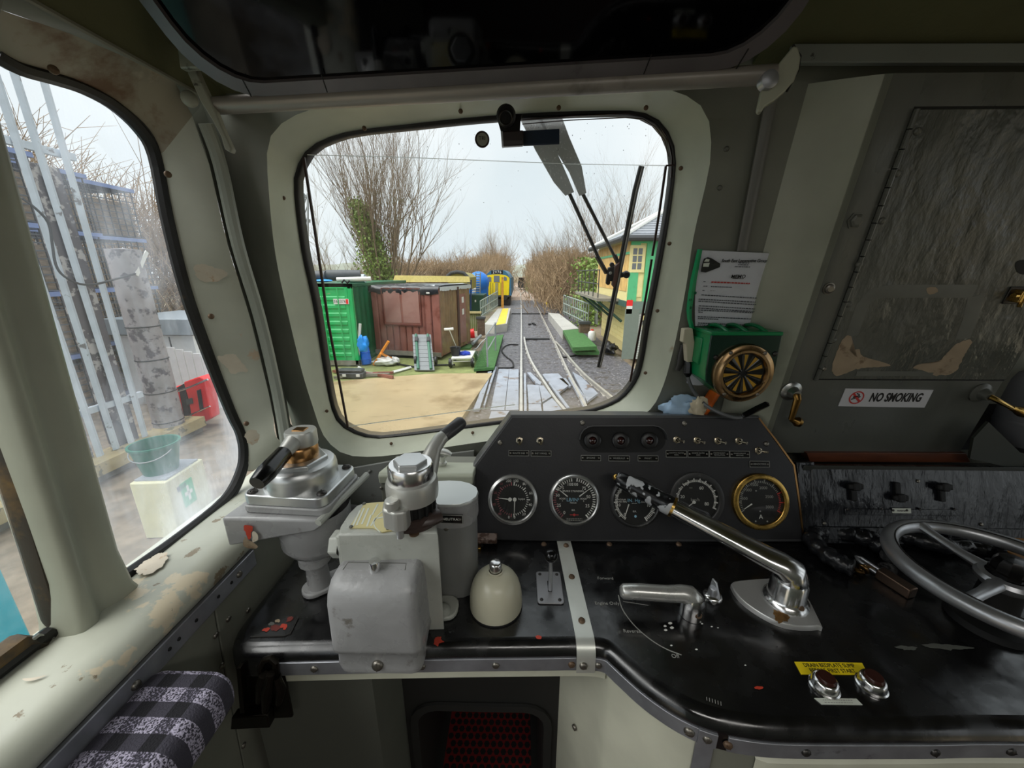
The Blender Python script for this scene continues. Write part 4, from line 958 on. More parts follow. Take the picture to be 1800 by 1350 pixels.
for a, b in ((-.062, -.045), (.062, .045), (-.06, .046), (.06, -.048)): screw(V((bx_ + a, by_ + b, 1.236)), UP, .0085, M_darksteel, t)
hx_, hy_ = bx_ + .006, by_ + .008
hd = ob('handle_head', MB().loft([rect_loop(hx_, hy_, r_, r_ * .92, r_ * .8, z, 7) for r_, z in ((.024, 1.300), (.0255, 1.306), (.0255, 1.328), (.024, 1.331))], True, True, True), M_whitealu, t, ang=50)
ob('brass_square', MB().bx(hx_ - .011, hx_ + .011, hy_ - .009, hy_ + .009, 1.330, 1.3325), M_copper, t, bev=.001)
tip = V((-.402, .512, 1.290)); a0 = V((hx_ - .004, hy_ - .016, 1.315))
ob('handle_neck', MB().tube([a0, a0.lerp(tip, .3)], [.016, .0115], 14), M_whitealu, t)
ob('handle_grip', MB().tube([a0.lerp(tip, s_) for s_ in (.28, .30, .74, .76, .97, 1.0)], [.012, .0135, .0150, .0155, .0125, .0115], 20), M_blackbak, t, ang=40)

# ---- straight air brake valve, grey cast body
t = thing('air_brake_valve', 'grey cast brake valve with yellowed scale plate and handle reaching up to the windscreen', 'brake valve', (-.2, .58, 1.0))
VX = Fr((0, 0, 1.2), (1, 0, 0), (0, 1, 0))
def z12(pxs, z=1.2): return [UZ(x, y, z) for x, y in pxs]
topo = z12([(593, 940), (597, 925), (612, 902), (626, 888), (640, 883), (660, 884), (700, 882), (740, 878), (762, 890), (770, 936)])
cen = sum(topo, V()) / len(topo)
mb = MB().loft([[p + (p - cen) * .0 + V((0, 0, -.2)) for p in topo], [p + V((0, 0, -.03)) for p in topo], [p + V((0, 0, -.008)) for p in topo], [cen + (p - cen) * .985 + V((0, 0, -.002)) for p in topo], [cen + (p - cen) * .95 for p in topo]], True, True, True)
ob('body', mb, M_valve_l, t, ang=30, bev=.003)
fx0 = topo[0].x; fy0 = topo[0].y
ob('end_flange', MB().bx(fx0 - .006, fx0 + .012, fy0 + .002, fy0 + .05, 1.10, 1.196), M_valve_l, t, bev=.004)
ob('hex_plug', MB().lathe((fx0 - .022, fy0 + .022, 1.165), (1, 0, 0), [(.0002, 0), (.021, 0), (.023, .003), (.023, .016)], 6), M_valve_l, t, bev=.002)
bpl = [UZ(x, y, 1.2005) for x, y in ((614, 929), (641, 886), (684, 883), (704, 880), (742, 884), (742, 915), (726, 927), (710, 931), (672, 937), (656, 929.5))]
spt = ob('scale_plate', MB().prism(bpl, UP * .0018), mk('yellowed_brass_plate', (206, 194, 140), .4, .3, var=.08), t)
PLT = Fr(bpl[0] + V((0, 0, .0022)), (1, 0, 0), (0, 1, 0))
strip('raised_rule', spline([V(a) for a in [(742, 884), (704, 886), (676, 896), (660, 912), (658, 924), (668, 935)]], 3, False), .0016, M_label, c=0, th=.0006, fr=PLT, par=spt)
for a, b, c_, d in ((633, 897, 620, 925), (640, 893, 627, 923), (648, 893, 636, 921), (652, 905, 645, 925), (664, 886, 654, 905), (660, 910, 652, 924)):
    strip('raised_block', [(a, b), (c_, d)], .003, M_label, c=0, th=.0005, fr=PLT, par=spt)
strip('raised_block', [(663, 911), (676, 908)], .0035, M_label, c=0, th=.0005, fr=PLT, par=spt)
for x, y in ((640, 885.5), (617, 926), (682, 929)): screw(UZ(x, y, 1.2025), UP, .0034, M_screwdark, t)
ax = V((-.176, .556, 0))
ob('brown_collar', MB().lathe(ax, UP, [(.042, 1.200), (.042, 1.206), (.039, 1.208), (.039, 1.218), (.035, 1.22)], 28), plain('oily_brown_iron', (62, 50, 46), .35), t)
ob('brown_arm', MB().tube([ax + V((.012, -.018, 1.208)), ax + V((.03, -.014, 1.209)), ax + V((.044, -.004, 1.209))], [.017, .016, .014], 12, asp=.75), plain('oily_brown_arm', (62, 50, 46), .35), t)
ob('ribbed_sleeve', MB().lathe(ax, UP, [(.033, 1.215), (.033, 1.27)], 22), M_matblack, t, ang=10)
mb = MB()
for k in range(18): a = 2 * pi * k / 18; e = V((cos(a), sin(a), 0)); mb.fb(Fr(ax + e * .033 + V((0, 0, 1.22)), V((-e.y, e.x, 0)), UP), -.002, .002, 0, .04, 0, .004)
ob('sleeve_ribs', mb, M_matblack, t, kind='stuff')
ob('white_collar', MB().lathe(ax, UP, [(.036, 1.240), (.0415, 1.243), (.0425, 1.252), (.0425, 1.27), (.040, 1.277), (.036, 1.279)], 32), M_whitealu, t)
lug = [V((-.042, -.022)), (-.036, -.046), (-.014, -.056), (.002, -.052), (.006, -.030), (-.02, -.01)]
ob('lug', MB().prism([ax + V((p[0], p[1], 1.212)) for p in lug], UP * .036), M_whitealu, t, bev=.004, seg=3)
ob('lug_pin', MB().lathe(ax + V((-.020, -.043, 0)), UP, [(.009, 1.246), (.009, 1.250), (.0115, 1.252), (.0115, 1.262), (.010, 1.264), (.0002, 1.264)], 18), M_whitealu, t)
ob('lug_foot', MB().cyl(ax + V((-.010, -.049, 1.20)), ax + V((-.010, -.049, 1.215)), .006), M_polish, t)
ob('cap_nut', MB().lathe(ax, UP, [(.0355, 1.277), (.0365, 1.280), (.0365, 1.300), (.034, 1.304), (.0002, 1.304)], 36), M_chrome, t, ang=50)
ob('cap_hexagon', MB().lathe(ax, UP, [(.0275, 1.303), (.0275, 1.309), (.026, 1.311), (.0002, 1.311)], 6, ph=.1), M_polish, t, bev=.001)
h0 = ax + V((.012, .026, 1.262)); h1 = V((-.150, .615, 1.302)); h2 = V((-.142, .632, 1.312)); tip = V((-.106, .672, 1.331))
ob('handle_arm', MB().tube([h0, h0.lerp(h1, .45), h1, h2, h2.lerp(tip, .15)], [.024, .020, .0135, .0125, .0115], 14, asp=[.8, .8, .9, 1, 1]), M_whitealu, t)
ob('handle_grip', MB().tube([h2.lerp(tip, s_) for s_ in (.12, .16, .5, .9, 1.0)], [.0105, .0115, .0125, .0128, .0095], 18), plain('grey_black_grip', (66, 66, 68), .3), t)
ob('oil_hole', MB().lathe(UZ(727, 941, 1.2) + V((0, .004, .0002)), UP, [(.008, -.001), (.008, .0012), (.0055, .0012), (.0052, .0002), (.0002, .0002)], 16), M_screwrust, t)
ft = UZ(785, 1082, 1.0)
ob('foot', MB().loft([rect_loop(ft.x - .014, ft.y + .012, .034, .026, .02, z, 5) for z in (1.0005, 1.01)], True, True, True), M_valve_l, t, bev=.003)
screw(UZ(778, 1076, 1.012) + V((0, .004, 0)), UP, .014, M_valve_l, t, name='foot_bolt', slot=False)

# ---- cover box in front
CX0, CX1 = -.291, -.158
t = thing('valve_cover', 'grey box cover with a silver knob on top hanging over the desk edge', 'cover', (-.225, .475, .97))
lo = []
secs = [(.972, .003, .4625), (.985, .0, .460), (1.012, .0, .463), (1.02, -.004, .456), (1.03, -.006, .4535), (1.11, -.0045, .4545), (1.128, -.003, .458), (1.141, -.001, .466), (1.148, .003, .478), (1.150, .008, .492)]
for z, dx, yf in secs:
    dx -= .004 if z < 1.03 else 0
    x0, x1 = CX0 + dx, CX1 - dx; r = .016
    arc0 = [V((x0 + r - r * cos(a), yf + r - r * sin(a), z)) for a in (0, pi / 6, pi / 3, pi / 2)]
    arc1 = [V((x1 - r + r * sin(a), yf + r - r * cos(a), z)) for a in (0, pi / 6, pi / 3, pi / 2)]
    yb_ = .485 if z < 1.0 else .521
    lo.append([V((x0, yb_, z))] + arc0 + arc1 + [V((x1, yb_, z))])
mb = MB().loft(lo, True, True, False)
tp_ = lo[-1]
mb.poly(tp_)
ob('box', mb, M_valve, t, ang=50)
ob('silver_knob', MB().lathe((-.226, .494, 0), UP, [(.009, 1.149), (.009, 1.163), (.0082, 1.1655), (.0002, 1.166)], 20), M_chrome, t, ang=50)
screw(V((-.226, .4605, .992)), (0, -1, .1), .0095, M_screw, t)
strip('cover_joint', [(603, 1001), (612, 988), (714, 990), (712, 1002)], .0012, M_screwdark, c=0, th=.0004, fr=Fr((-.22, .5, 1.1503), (1, 0, 0), (0, 1, 0)), par=t)
screw(V((-.296, .49, 1.03)), (-1, 0, 0), .009, M_valve_l, t, name='side_bolt', slot=False)

# ---- controller drum with the NEUTRAL plate
dp = [UZ(x, y, 1.205) for x, y in ((757, 889), (768, 868), (757, 853), (770, 849), (790, 848), (810, 849), (826, 853), (838, 860), (841, 868), (838, 877), (826, 886), (808, 891), (790, 892), (772, 892))]
dc = sum(dp, V()) / len(dp)
t = thing('controller_drum', 'grey D-shaped pedestal with a silver top and a NEUTRAL plate', 'pedestal', (dc.x, dc.y, 1.0))
ob('top_plate', MB().loft([[p for p in dp], [p + V((0, 0, .003)) for p in dp], [dc + (p - dc) * .97 + V((0, 0, .005)) for p in dp]], True, True, True), mk('silver_painted_top', (202, 206, 204), .3, .4, var=.04, rv=.06), t, ang=40)
ob('rim', MB().loft([[dc + (p - dc) * s_ + V((0, 0, z)) for p in dp] for s_, z in ((.94, -.046), (.97, -.042), (.985, -.036), (.985, 0))], True, True, False), M_valve, t, ang=50)
ob('column', MB().loft([[dc + (p - dc) * s_ + V((0, .0, z)) for p in dp] for s_, z in ((.86, -.2045), (.90, -.18), (.92, -.05), (.92, -.04))], True, True, False), mk('chipped_grey_paint', (128, 129, 127), .4, wear=(30, 30, 30), ws=16, wt=.66, wsoft=.02, bump=.12, bs=60), t, ang=40)
NP = Fr(V((-.118, dp[-1].y - .002, 1.184)), (1, -.03, 0), (0, 0, 1))
pl_ = ob('neutral_plate', MB().fb(NP, -.021, .021, -.009, .009, 0, .002), M_blackbak, t)
ob('plate_border', MB().loft([[NP(a * w_, b * h_, .0022) for a, b in ((-1, -1), (1, -1), (1, 1), (-1, 1))] for w_, h_ in ((.021, .009), (.0195, .0076))]), M_dimwhite, pl_)
text('plate_lettering', 'NEUTRAL', NP, 0, 0, .0074, M_white, pl_, c=.0022)
for s_ in (-1, 1): screw(NP(s_ * .0155, 0, .002), NP.n, .0028, M_screw, pl_)
screw(NP(-.012, -.026, -.006), NP.n, .0045, M_screw, t)
# ---- wing knob on the ledge
lx0, lx1 = UY(666, 830, .765).x, UY(832, 830, .765).x
led = thing('ledge_box', 'pale grey ledge box under the windscreen behind the brake valve', 'ledge', ((lx0 + lx1) / 2, .83, 1.0))
zl0, zl1 = UY(740, 830, .765).z, UY(740, 805, .885).z
ob('lid', MB().loft([[V((lx0, y, z)), V((lx1, y, z)), V((lx1, y, z - .02)), V((lx0, y, z - .02))] for y, z in ((.757, zl0 - .006), (.765, zl0), (.885, zl1))], True, True, True), M_wall_lit, led, bev=.003)
ob('front', MB().bx(lx0 + .002, lx1 - .002, .762, .88, 1.0, zl0 - .018), M_panel_l, led, bev=.002)
for x, y in ((670, 858), (668, 838), (809, 838)): screw(UY(x, y, .762), (0, -1, 0), .004, M_screw, led)
p = UY(777, 800, .82)
kz_ = p.z - 1.222
t = thing('wing_knob', 'small pale wing knob on the ledge below the windscreen', 'knob', (p.x, p.y, 1.195))
ob('stem', MB().lathe((p.x, p.y, kz_), UP, [(.011, 1.199), (.011, 1.203), (.0065, 1.205), (.0065, 1.216), (.011, 1.217), (.011, 1.222)], 16), M_whitealu, t)
ob('wing', MB().tube([V((p.x + a, p.y, kz_ + 1.226 + b)) for a, b in ((-.024, .001), (-.012, .004), (0, .006), (.012, .002), (.022, -.003))], [.008, .011, .012, .011, .007], 12, asp=.65), M_whitealu, t)
# ---- cream bell with chrome button
p = V((-.041, .573, 1.0))
t = thing('cream_dome', 'cream dome shaped housing with a chrome push button on top', 'dome', p)
ob('dome', MB().lathe(p, UP, [(.0485, .003), (.0488, .012), (.0483, .026), (.0468, .038), (.0435, .050), (.038, .0605), (.030, .069), (.021, .0745), (.0125, .077)], 40), M_bell, t, ang=60)
ob('foot_ring', MB().lathe(p, UP, [(.0495, 0), (.0495, .003), (.047, .0035)], 40), M_matblack, t)
ob('button_seat', MB().lathe(p, UP, [(.014, .0765), (.0145, .079), (.0125, .080)], 24), M_bell, t)
ob('chrome_button', MB().lathe(p, UP, [(.0112, .078), (.0112, .092), (.0104, .0955), (.008, .097), (.0002, .0975)], 24), M_chrome, t, ang=50)
# the ring-shaped fitting seen just behind the button
fp_ = UZ(872, 1001, 1.0)
screw(UZ(873, 1003, 1.0), UP, .01, M_bell, t, name='rear_screw')
# ---- lever with black ball
p = UZ(968, 1037, 1.0)
t = thing('ball_lever', 'small lever with a black ball on an oblong steel plate', 'lever', p)
q = [UZ(x, y, 1.0005) for x, y in ((945, 1063.5), (992, 1062), (986, 1006), (940, 1007))]
cc = sum(q, V()) / 4; hx = (q[1] - q[0]).length / 2; hy = (q[2] - q[1]).length / 2
pl_ = ob('base_plate', MB().loft([rect_loop(cc.x, cc.y, hx, hy, .006, z, 5) for z in (1.0005, 1.0035)], True, True, True), mk('violet_grey_steel', (156, 155, 157), .35, .7, var=.06), t, bev=.0008)
ob('slot', MB().bx(cc.x - .0035, cc.x + .0035, cc.y - .013, cc.y + .014, 1.003, 1.0039), M_matblack, pl_)
for a in (-1, 1):
    for b in (-1, 1): screw(V((cc.x + a * (hx - .008), cc.y + b * (hy - .008), 1.0035)), UP, .0034, M_darksteel, pl_)
ob('stem', MB().tube([V((cc.x + .001, cc.y - .008, 1.002)), V((cc.x + .0012, cc.y - .002, 1.035)), V((cc.x + .001, cc.y + .001, 1.066))], [.0045, .0040, .0033], 12), M_steel, t)
ob('ball', MB().ball(V((cc.x + .001, cc.y + .002, 1.075)), .0128, 24, 14), M_blackbak, t, ang=80)
# ---- rusty bracket at the back of the desk
p = UZ(852, 962, 1.0)
t = thing('rusty_bracket', 'small rusty flaking metal bracket at the foot of the instrument panel', 'bracket', (p.x, p.y, 1.0))
ob('top', MB().bx(p.x - .032, p.x + .028, .728, .752, 1.010, 1.022), mk('flaking_iron', (120, 104, 96), .6, wear=(70, 50, 40), ws=40, wt=.5, bump=.5, bs=90), t, bev=.002)
ob('leg', MB().bx(p.x - .030, p.x - .004, .730, .750, 1.0, 1.011), M_matblack, t)
ob('tab', MB().bx(p.x - .026, p.x - .008, .718, .733, 1.0, 1.006), M_brass, t, bev=.001)
# ---- reverser handle
M_worn = mk('worn_chrome', (200, 200, 196), .28, .7, var=.06, rv=.08)
p = V((.318, .560, 1.0))
t = thing('reverser_handle', 'chrome reverser handle pointing left over an engraved arc', 'handle', p)
tl = V((.190, .566, 1.043))
ob('hub', MB().lathe(p, UP, [(.0215, .0008), (.0215, .024), (.0205, .034), (.018, .042)], 28), M_chrome, t)
ob('lever_arm', MB().tube([tl + V((-.003, 0, 0)), tl + V((.002, 0, 0)), tl + V((.03, -.001, .0005)), tl + V((.08, -.004, .0)), p + V((-.022, .003, .043)), p + V((-.008, .001, .041)), p + V((-.001, 0, .034)), p + V((.0, 0, .015))], [.009, .0135, .0145, .0145, .0155, .0175, .0185, .0185], 18, asp=[.9, .95, .95, .95, .95, .95, 1, 1], up=(0, 1, 0)), M_worn, t, ang=80)
ob('hub_hole', MB().lathe(p + V((.002, -.0195, .018)), (0.1, -1, .15), [(.007, .0), (.0055, .0025), (.0002, .0006)], 16), M_screwrust, t)
# ---- small rotary knob
p = UZ(1252, 1049, 1.0)
t = thing('rotary_knob', 'small chrome rotary switch knob beside the reverser handle', 'knob', p)
ob('base_ring', MB().lathe(p, UP, [(.0175, .0006), (.0175, .004), (.014, .008), (.0002, .008)], 28), M_chrome, t, ang=50)
ob('knob', MB().lathe(p, UP, [(.0095, .007), (.0085, .02), (.007, .022), (.0002, .022)], 16), M_steel, t)
ob('pointer', MB().prism([p + V(a) for a in ((-.004, .010, .008), (-.003, .006, .038), (.0005, -.002, .036), (.004, -.014, .012), (.004, -.016, .007))], (.0035, .001, 0)), M_steel, t, bev=.001)
# ---- power handle
M_satin = mk('satin_chrome', (196, 196, 194), .34, .6, var=.08, rv=.08)
ctr = V((.502, .584, 1.0))
t = thing('power_handle', 'long chrome power handle with a mottled black grip on a leaf shaped base', 'handle', ctr)
bo = [UZ(x, y, 1.0105) for x, y in ((1285, 1026), (1300, 1020), (1335, 1017), (1372, 1016), (1404, 1024), (1443, 1094), (1440, 1100), (1410, 1101), (1380, 1097), (1352, 1086), (1325, 1070), (1300, 1050))]
bo = spline(bo, 2); bc = sum(bo, V()) / len(bo)
base_ = ob('base_plate', MB().loft([[p + V((0, 0, -.010)) for p in bo], [p + V((0, 0, -.002)) for p in bo], [bc + (p - bc) * .97 for p in bo]], True, True, True), M_satin, t, ang=40)
BT = Fr((0, 0, 1.0108), (1, 0, 0), (0, 1, 0))
decal('rust_stain', [(1362, 1074), (1374, 1068), (1386, 1076), (1388, 1090), (1374, 1096), (1362, 1088)], BT, mk('rusty_chrome', (150, 112, 66), .35, .7, var=.3, vs=120), base_, c=.0004, rough=.003)
ob('hub', MB().lathe(ctr, UP, [(.038, .0102), (.037, .016), (.033, .019), (.0305, .024), (.0295, .056), (.026, .062)], 32), M_chrome, t, ang=60)
tip = V((.215, .749, 1.170)); el = V((.506, .580, 1.078))
dv = (tip - el)
ob('lever_arm', MB().tube([ctr + V((0, 0, .05)), ctr + V((0, 0, .066)), el + V((-.006, .004, -.002)), el + dv * .07 + V((0, 0, .001)), el + dv * .14, el + dv * .4, el + dv * .645], [.027, .027, .024, .019, .0175, .016, .0148], 20, asp=[1, 1, 1.12, 1.4, 1.5, 1.46, 1.4], up=dv.cross(UP)), M_chrome, t, ang=80)
ob('brass_ferrule', MB().tube([el + dv * .640, el + dv * .655], [.0215, .0215], 20), M_brass, t)
ob('grip', MB().tube([el + dv * s_ for s_ in (.65, .67, .70, .71, .76, .80, .84, .88, .92, .95, .98, 1.0)], [.0195, .0205, .0205, .0185, .0195, .0182, .019, .0178, .0186, .0176, .0168, .012], 20, up=(0, 0, 1)), M_snake, t)
ob('grip_end', MB().ball(el + dv * 1.005, .0075, 12, 8), M_brass, t)
ob('hub_pin', MB().lathe(ctr + V((.006, -.030, .022)), (0, -1, .1), [(.006, 0), (.005, .002), (.0002, .0025)], 14), M_screwrust, t)
# ---- two push buttons
BS = .74
for i, (x, y, lab) in enumerate(((1448, 1208, 'left of two chrome push buttons with a brown cap, above the white label'), (1531, 1206, 'right of two chrome push buttons with a brown cap, beyond the yellow label'))):
    p = UZ(x, y, 1.0)
    t = thing('push_button', lab, 'button', p, group='push buttons on the desk')
    ob('flange', MB().lathe(p, UP, [(r_ * BS, h_) for r_, h_ in ((.0265, .0006), (.0265, .003), (.024, .0045))], 28), M_chrome, t)
    ob('chrome_ring', MB().lathe(p, UP, [(r_ * BS, h_) for r_, h_ in ((.0235, .0035), (.0225, .012), (.0205, .0155), (.0175, .0165), (.0165, .012))], 28), M_chrome, t, ang=60)
    ob('brown_cap', MB().lathe(p, UP, [(r_ * BS, h_) for r_, h_ in ((.0168, .010), (.0165, .019), (.0145, .0212), (.0002, .0212))], 24), M_browncap, t, ang=50)
# ---- handwheel
ctr = V((.840, .553, 1.098))
t = thing('handwheel', 'polished steel handbrake wheel lying flat over the desk, with spokes', 'wheel', (ctr.x, ctr.y, 1.0))
ob('rim', MB().torus(ctr, (0, .03, 1), .146, .0135, 72, 16), M_steel, t, ang=80)
ob('rim_line', MB().torus(ctr + V((0, 0, .0128)), (0, .03, 1), .140, .0012, 64, 6), M_darksteel, t)
for a in (92, 202, 318):
    e = V((cos(radians(a)), sin(radians(a)), 0))
    ob('spoke', MB().tube([ctr + e * .022 + V((0, 0, -.004)), ctr + e * .07 + V((0, 0, -.006)), ctr + e * .12 + V((0, 0, -.003)), ctr + e * .141], [.013, .0092, .0092, .0125], 12, asp=.75, up=(0, 0, 1)), M_steel, t)
ob('hub', MB().lathe(ctr, UP, [(.028, -.018), (.036, -.010), (.038, -.003), (.034, .003), (.026, .005)], 28), M_steel, t)
ob('hub_nut', MB().lathe(ctr, UP, [(.025, .003), (.0255, .012), (.0235, .014), (.0225, .028), (.017, .037), (.0002, .039)], 10), plain('black_hub_nut', (22, 21, 21), .25, .5), t, ang=30)
ob('column', MB().lathe((ctr.x, ctr.y, 0), UP, [(.055, 1.0006), (.052, 1.012), (.03, 1.02), (.026, 1.085)], 24), M_matblack, t)
# ---- leather sleeved chain with padlock
zc = 1.019
cpx = [(1501, 1000), (1482, 992), (1458, 978), (1438, 962), (1428, 948), (1431, 938), (1446, 933), (1468, 932), (1482, 940), (1498, 936), (1512, 946), (1526, 944), (1540, 956), (1556, 962), (1566, 976)]
cp_ = spline([UZ(x, y, zc) for x, y in cpx], 4, False)
t = thing('sleeved_chain', 'chain in a wrinkled black leather sleeve lying by the handwheel', 'chain', cp_[0] - V((0, 0, zc - 1.0)))
rs = [.0172 + .0026 * sin(i * 1.7) + R.uniform(-.001, .001) for i in range(len(cp_))]
ob('leather_sleeve', MB().tube(cp_, rs, 12, up=(0, 0, 1)), M_leather, t, ang=80)
for k, (x, y) in enumerate(((1508, 1003), (1517, 1000), (1526, 996))):
    c_ = UZ(x, y, 1.01); ob('chain_link', MB().torus(c_, (0.3 + .5 * (k % 2), .3, 1 - .6 * (k % 2)), .0085, .0028, 16, 8), plain('brassy_link', (128, 100, 62), .35, 1.0), t)
e2_ = [UZ(x, y, 1.012) for x, y in ((1578, 985), (1610, 992), (1650, 998), (1700, 985), (1740, 962), (1800, 955), (1850, 970))]
e2_ = [UZ(x, y, 1.019) for x, y in ((1570, 935), (1600, 944), (1650, 958), (1700, 960), (1752, 972), (1790, 1000))]
ob('leather_sleeve', MB().tube(spline(e2_, 5, False), [.017 + .002 * sin(i * 1.9) for i in range(len(spline(e2_, 5, False)))], 12, up=(0, 0, 1)), M_leather, t, ang=80)
pl0 = UZ(1545, 1006, 1.011); pl1 = UZ(1605, 1044, 1.011)
dd = (pl1 - pl0).normalized(); PF = Fr(pl0, dd, UP.cross(dd))
pk = thing('padlock', 'oblong brass padlock lying on the desk in front of the handwheel', 'padlock', pl0 - V((0, 0, .011)))
L_ = (pl1 - pl0).length
ob('body', MB().fb(PF, 0, L_, -.011, .012, -.0105, .0105), mk('worn_brass_lock', (118, 98, 84), .35, .9, var=.15), pk, bev=.0025, seg=3)
s0 = UZ(1507, 989, 1.012)
ob('shackle', MB().tube([PF(.002, -.007, 0), PF(-.022, -.007, .001), PF(-.036, -.006, .002), PF(-.043, 0, .002), PF(-.038, .007, .002), PF(-.022, .008, .001), PF(.002, .008, 0)], .0034, 10), M_steel, pk)
tg = UZ(1788, 985, 1.003)
ob('brown_tag', MB().prism([UZ(x, y, 1.030) for x, y in ((1722, 944), (1800, 950), (1830, 995), (1800, 992), (1760, 968))], (0, 0, .006)), M_amber, label='amber brown wooden piece lying behind the handwheel', cat='wood piece', bev=.002)
# ---- latch under the desk
t = thing('desk_latch', 'old blackened metal latch hanging under the left end of the desk', 'latch', UY(465, 1260, .478))
M_latch = mk('blackened_brass', (40, 36, 30), .35, .8, var=.3, vs=40)
ob('back_plate', MB().prism([UY(x, y, .478) for x, y in ((424, 1165), (494, 1160), (514, 1262), (430, 1266))], (0, .006, 0)), M_latch, t, bev=.002)
ob('side_flange', MB().prism([UY(x, y, .472) for x, y in ((424, 1163), (431, 1162), (438, 1240), (430, 1242))], (0, -.012, 0)), M_latch, t, bev=.001)
ob('bottom_lip', MB().prism([UY(x, y, .474) for x, y in ((418, 1244), (480, 1240), (484, 1262), (416, 1265))], (0, -.016, 0)), M_latch, t, bev=.002)
ob('hook', MB().tube([UY(x, y, .462) for x, y in ((461, 1192), (459, 1172), (466, 1160), (476, 1157), (484, 1164), (486, 1190))], .0055, 10), M_latch, t)
ob('hasp', MB().tube([UY(x, y, .456) for x, y in ((464, 1186), (460, 1205), (456, 1232))], [.007, .009, .006], 10), M_latch, t)
ob('hasp', MB().tube([UY(x, y, .456) for x, y in ((486, 1190), (494, 1212), (490, 1236))], [.006, .008, .005], 10), M_latch, t)
ob('tongue', MB().tube([UY(x, y, .452) for x, y in ((476, 1184), (470, 1215), (466, 1250))], [.006, .010, .005], 10), M_latch, t)
# ---- chequered arm rest
p0 = UZ(250, 1178, 1.058); p1 = UZ(415, 1193, 1.058)
t = thing('arm_rest', 'padded arm rest in black and white chequered cloth on the side wall', 'arm rest', (-.455, .2, 1.0))
AX0, AX1, AY1 = -.524, p1.x - .012, p1.y + .008
lo = []
for y, sc_ in ((-.5, 1), (AY1 - .05, 1), (AY1 - .02, 1), (AY1 - .006, .985), (AY1, .93)):
    cx, cz = (AX0 + AX1) / 2, 1.028; hw, hh = (AX1 - AX0) / 2 * sc_, .034 * sc_
    lo.append([V((cx + (p.x - cx), y, cz + (p.y - cz))) for p in rect_loop(cx, cz, hw, hh, .024, 0, 6)])
def cloth_mat():
    m = mk('chequered_cloth', (205, 200, 214), .95, bump=.0); nt_ = m.node_tree; N = nt_.nodes; L = nt_.links; b = N['Principled BSDF']
    tc_ = N.new('ShaderNodeTexCoord'); sp_ = N.new('ShaderNodeSeparateXYZ'); L.new(tc_.outputs['Object'], sp_.inputs[0])
    def band(sock, per, lo_, ph):
        a = N.new('ShaderNodeMath'); a.operation = 'ADD'; a.inputs[1].default_value = ph; L.new(sock, a.inputs[0])
        d_ = N.new('ShaderNodeMath'); d_.operation = 'DIVIDE'; d_.inputs[1].default_value = per; L.new(a.outputs[0], d_.inputs[0])
        f = N.new('ShaderNodeMath'); f.operation = 'FRACT'; L.new(d_.outputs[0], f.inputs[0])
        g = N.new('ShaderNodeMath'); g.operation = 'GREATER_THAN'; g.inputs[1].default_value = lo_; L.new(f.outputs[0], g.inputs[0]); return g.outputs[0]
    dy = band(sp_.outputs['Y'], .036, .5, 5.0 - .006); dx_ = band(sp_.outputs['X'], .045, .55, 5.01)
    nz_ = N.new('ShaderNodeTexNoise'); nz_.inputs['Scale'].default_value = 420; L.new(tc_.outputs['Object'], nz_.inputs[0])
    rp_ = N.new('ShaderNodeValToRGB'); rp_.color_ramp.elements[0].position = .42; rp_.color_ramp.elements[1].position = .56
    rp_.color_ramp.elements[0].color = rgb((52, 50, 60)); rp_.color_ramp.elements[1].color = rgb((176, 170, 190)); L.new(nz_.outputs[0], rp_.inputs[0])
    rg_ = N.new('ShaderNodeValToRGB'); rg_.color_ramp.elements[0].position = .5; rg_.color_ramp.elements[1].position = .64
    rg_.color_ramp.elements[0].color = rgb((46, 44, 54)); rg_.color_ramp.elements[1].color = rgb((150, 144, 164)); L.new(nz_.outputs[0], rg_.inputs[0])
    m1 = N.new('ShaderNodeMix'); m1.data_type = 'RGBA'; L.new(dx_, m1.inputs['Factor']); L.new(rp_.outputs[0], m1.inputs['A']); L.new(rg_.outputs[0], m1.inputs['B'])
    m2 = N.new('ShaderNodeMix'); m2.data_type = 'RGBA'; L.new(dx_, m2.inputs['Factor']); m2.inputs['A'].default_value = rgb((58, 56, 66)); m2.inputs['B'].default_value = rgb((20, 19, 25))
    m3 = N.new('ShaderNodeMix'); m3.data_type = 'RGBA'; L.new(dy, m3.inputs['Factor']); L.new(m1.outputs['Result'], m3.inputs['A']); L.new(m2.outputs['Result'], m3.inputs['B'])
    L.new(m3.outputs['Result'], b.inputs['Base Color'])
    bp_ = N.new('ShaderNodeBump'); bp_.inputs['Strength'].default_value = .8; bp_.inputs['Distance'].default_value = .002; L.new(nz_.outputs[0], bp_.inputs['Height']); L.new(bp_.outputs[0], b.inputs['Normal'])
    return m
ob('cushion', MB().loft(lo, True, False, True), cloth_mat(), t, ang=60)
ob('hinge_bracket', MB().bx(-.53, -.50, .2, .36, .975, 1.0), M_darksteel, t)
# ---- bottle shaped cylinder and bracket in the dark corner right of the locker
p = UY(1800, 690, .90)
t = thing('grey_cylinder', 'grey rounded cylinder in the dark corner right of the locker', 'cylinder', (p.x + .02, .90, 1.17))
cx_ = UY(1765, 700, .9).x + .075
zt2 = UY(1790, 645, .9).z; zb2 = UY(1790, 775, .9).z
ob('shell', MB().lathe((cx_, .885, 0), UP, [(.012, zb2 - .004), (.055, zb2), (.07, zb2 + .02), (.074, zb2 + .05), (.074, zt2 - .03), (.066, zt2 - .012), (.04, zt2), (.0002, zt2 + .003)], 28), M_extgrey, t)
ob('shell_band', MB().lathe((cx_, .885, 0), UP, [(.0755, zb2 + .055), (.0765, zb2 + .06), (.0755, zb2 + .065)], 28), M_extgrey, t)
ob('foot', MB().lathe((cx_, .885, 0), UP, [(.05, zb2 - .012), (.05, zb2 - .002)], 20), M_matblack, t)
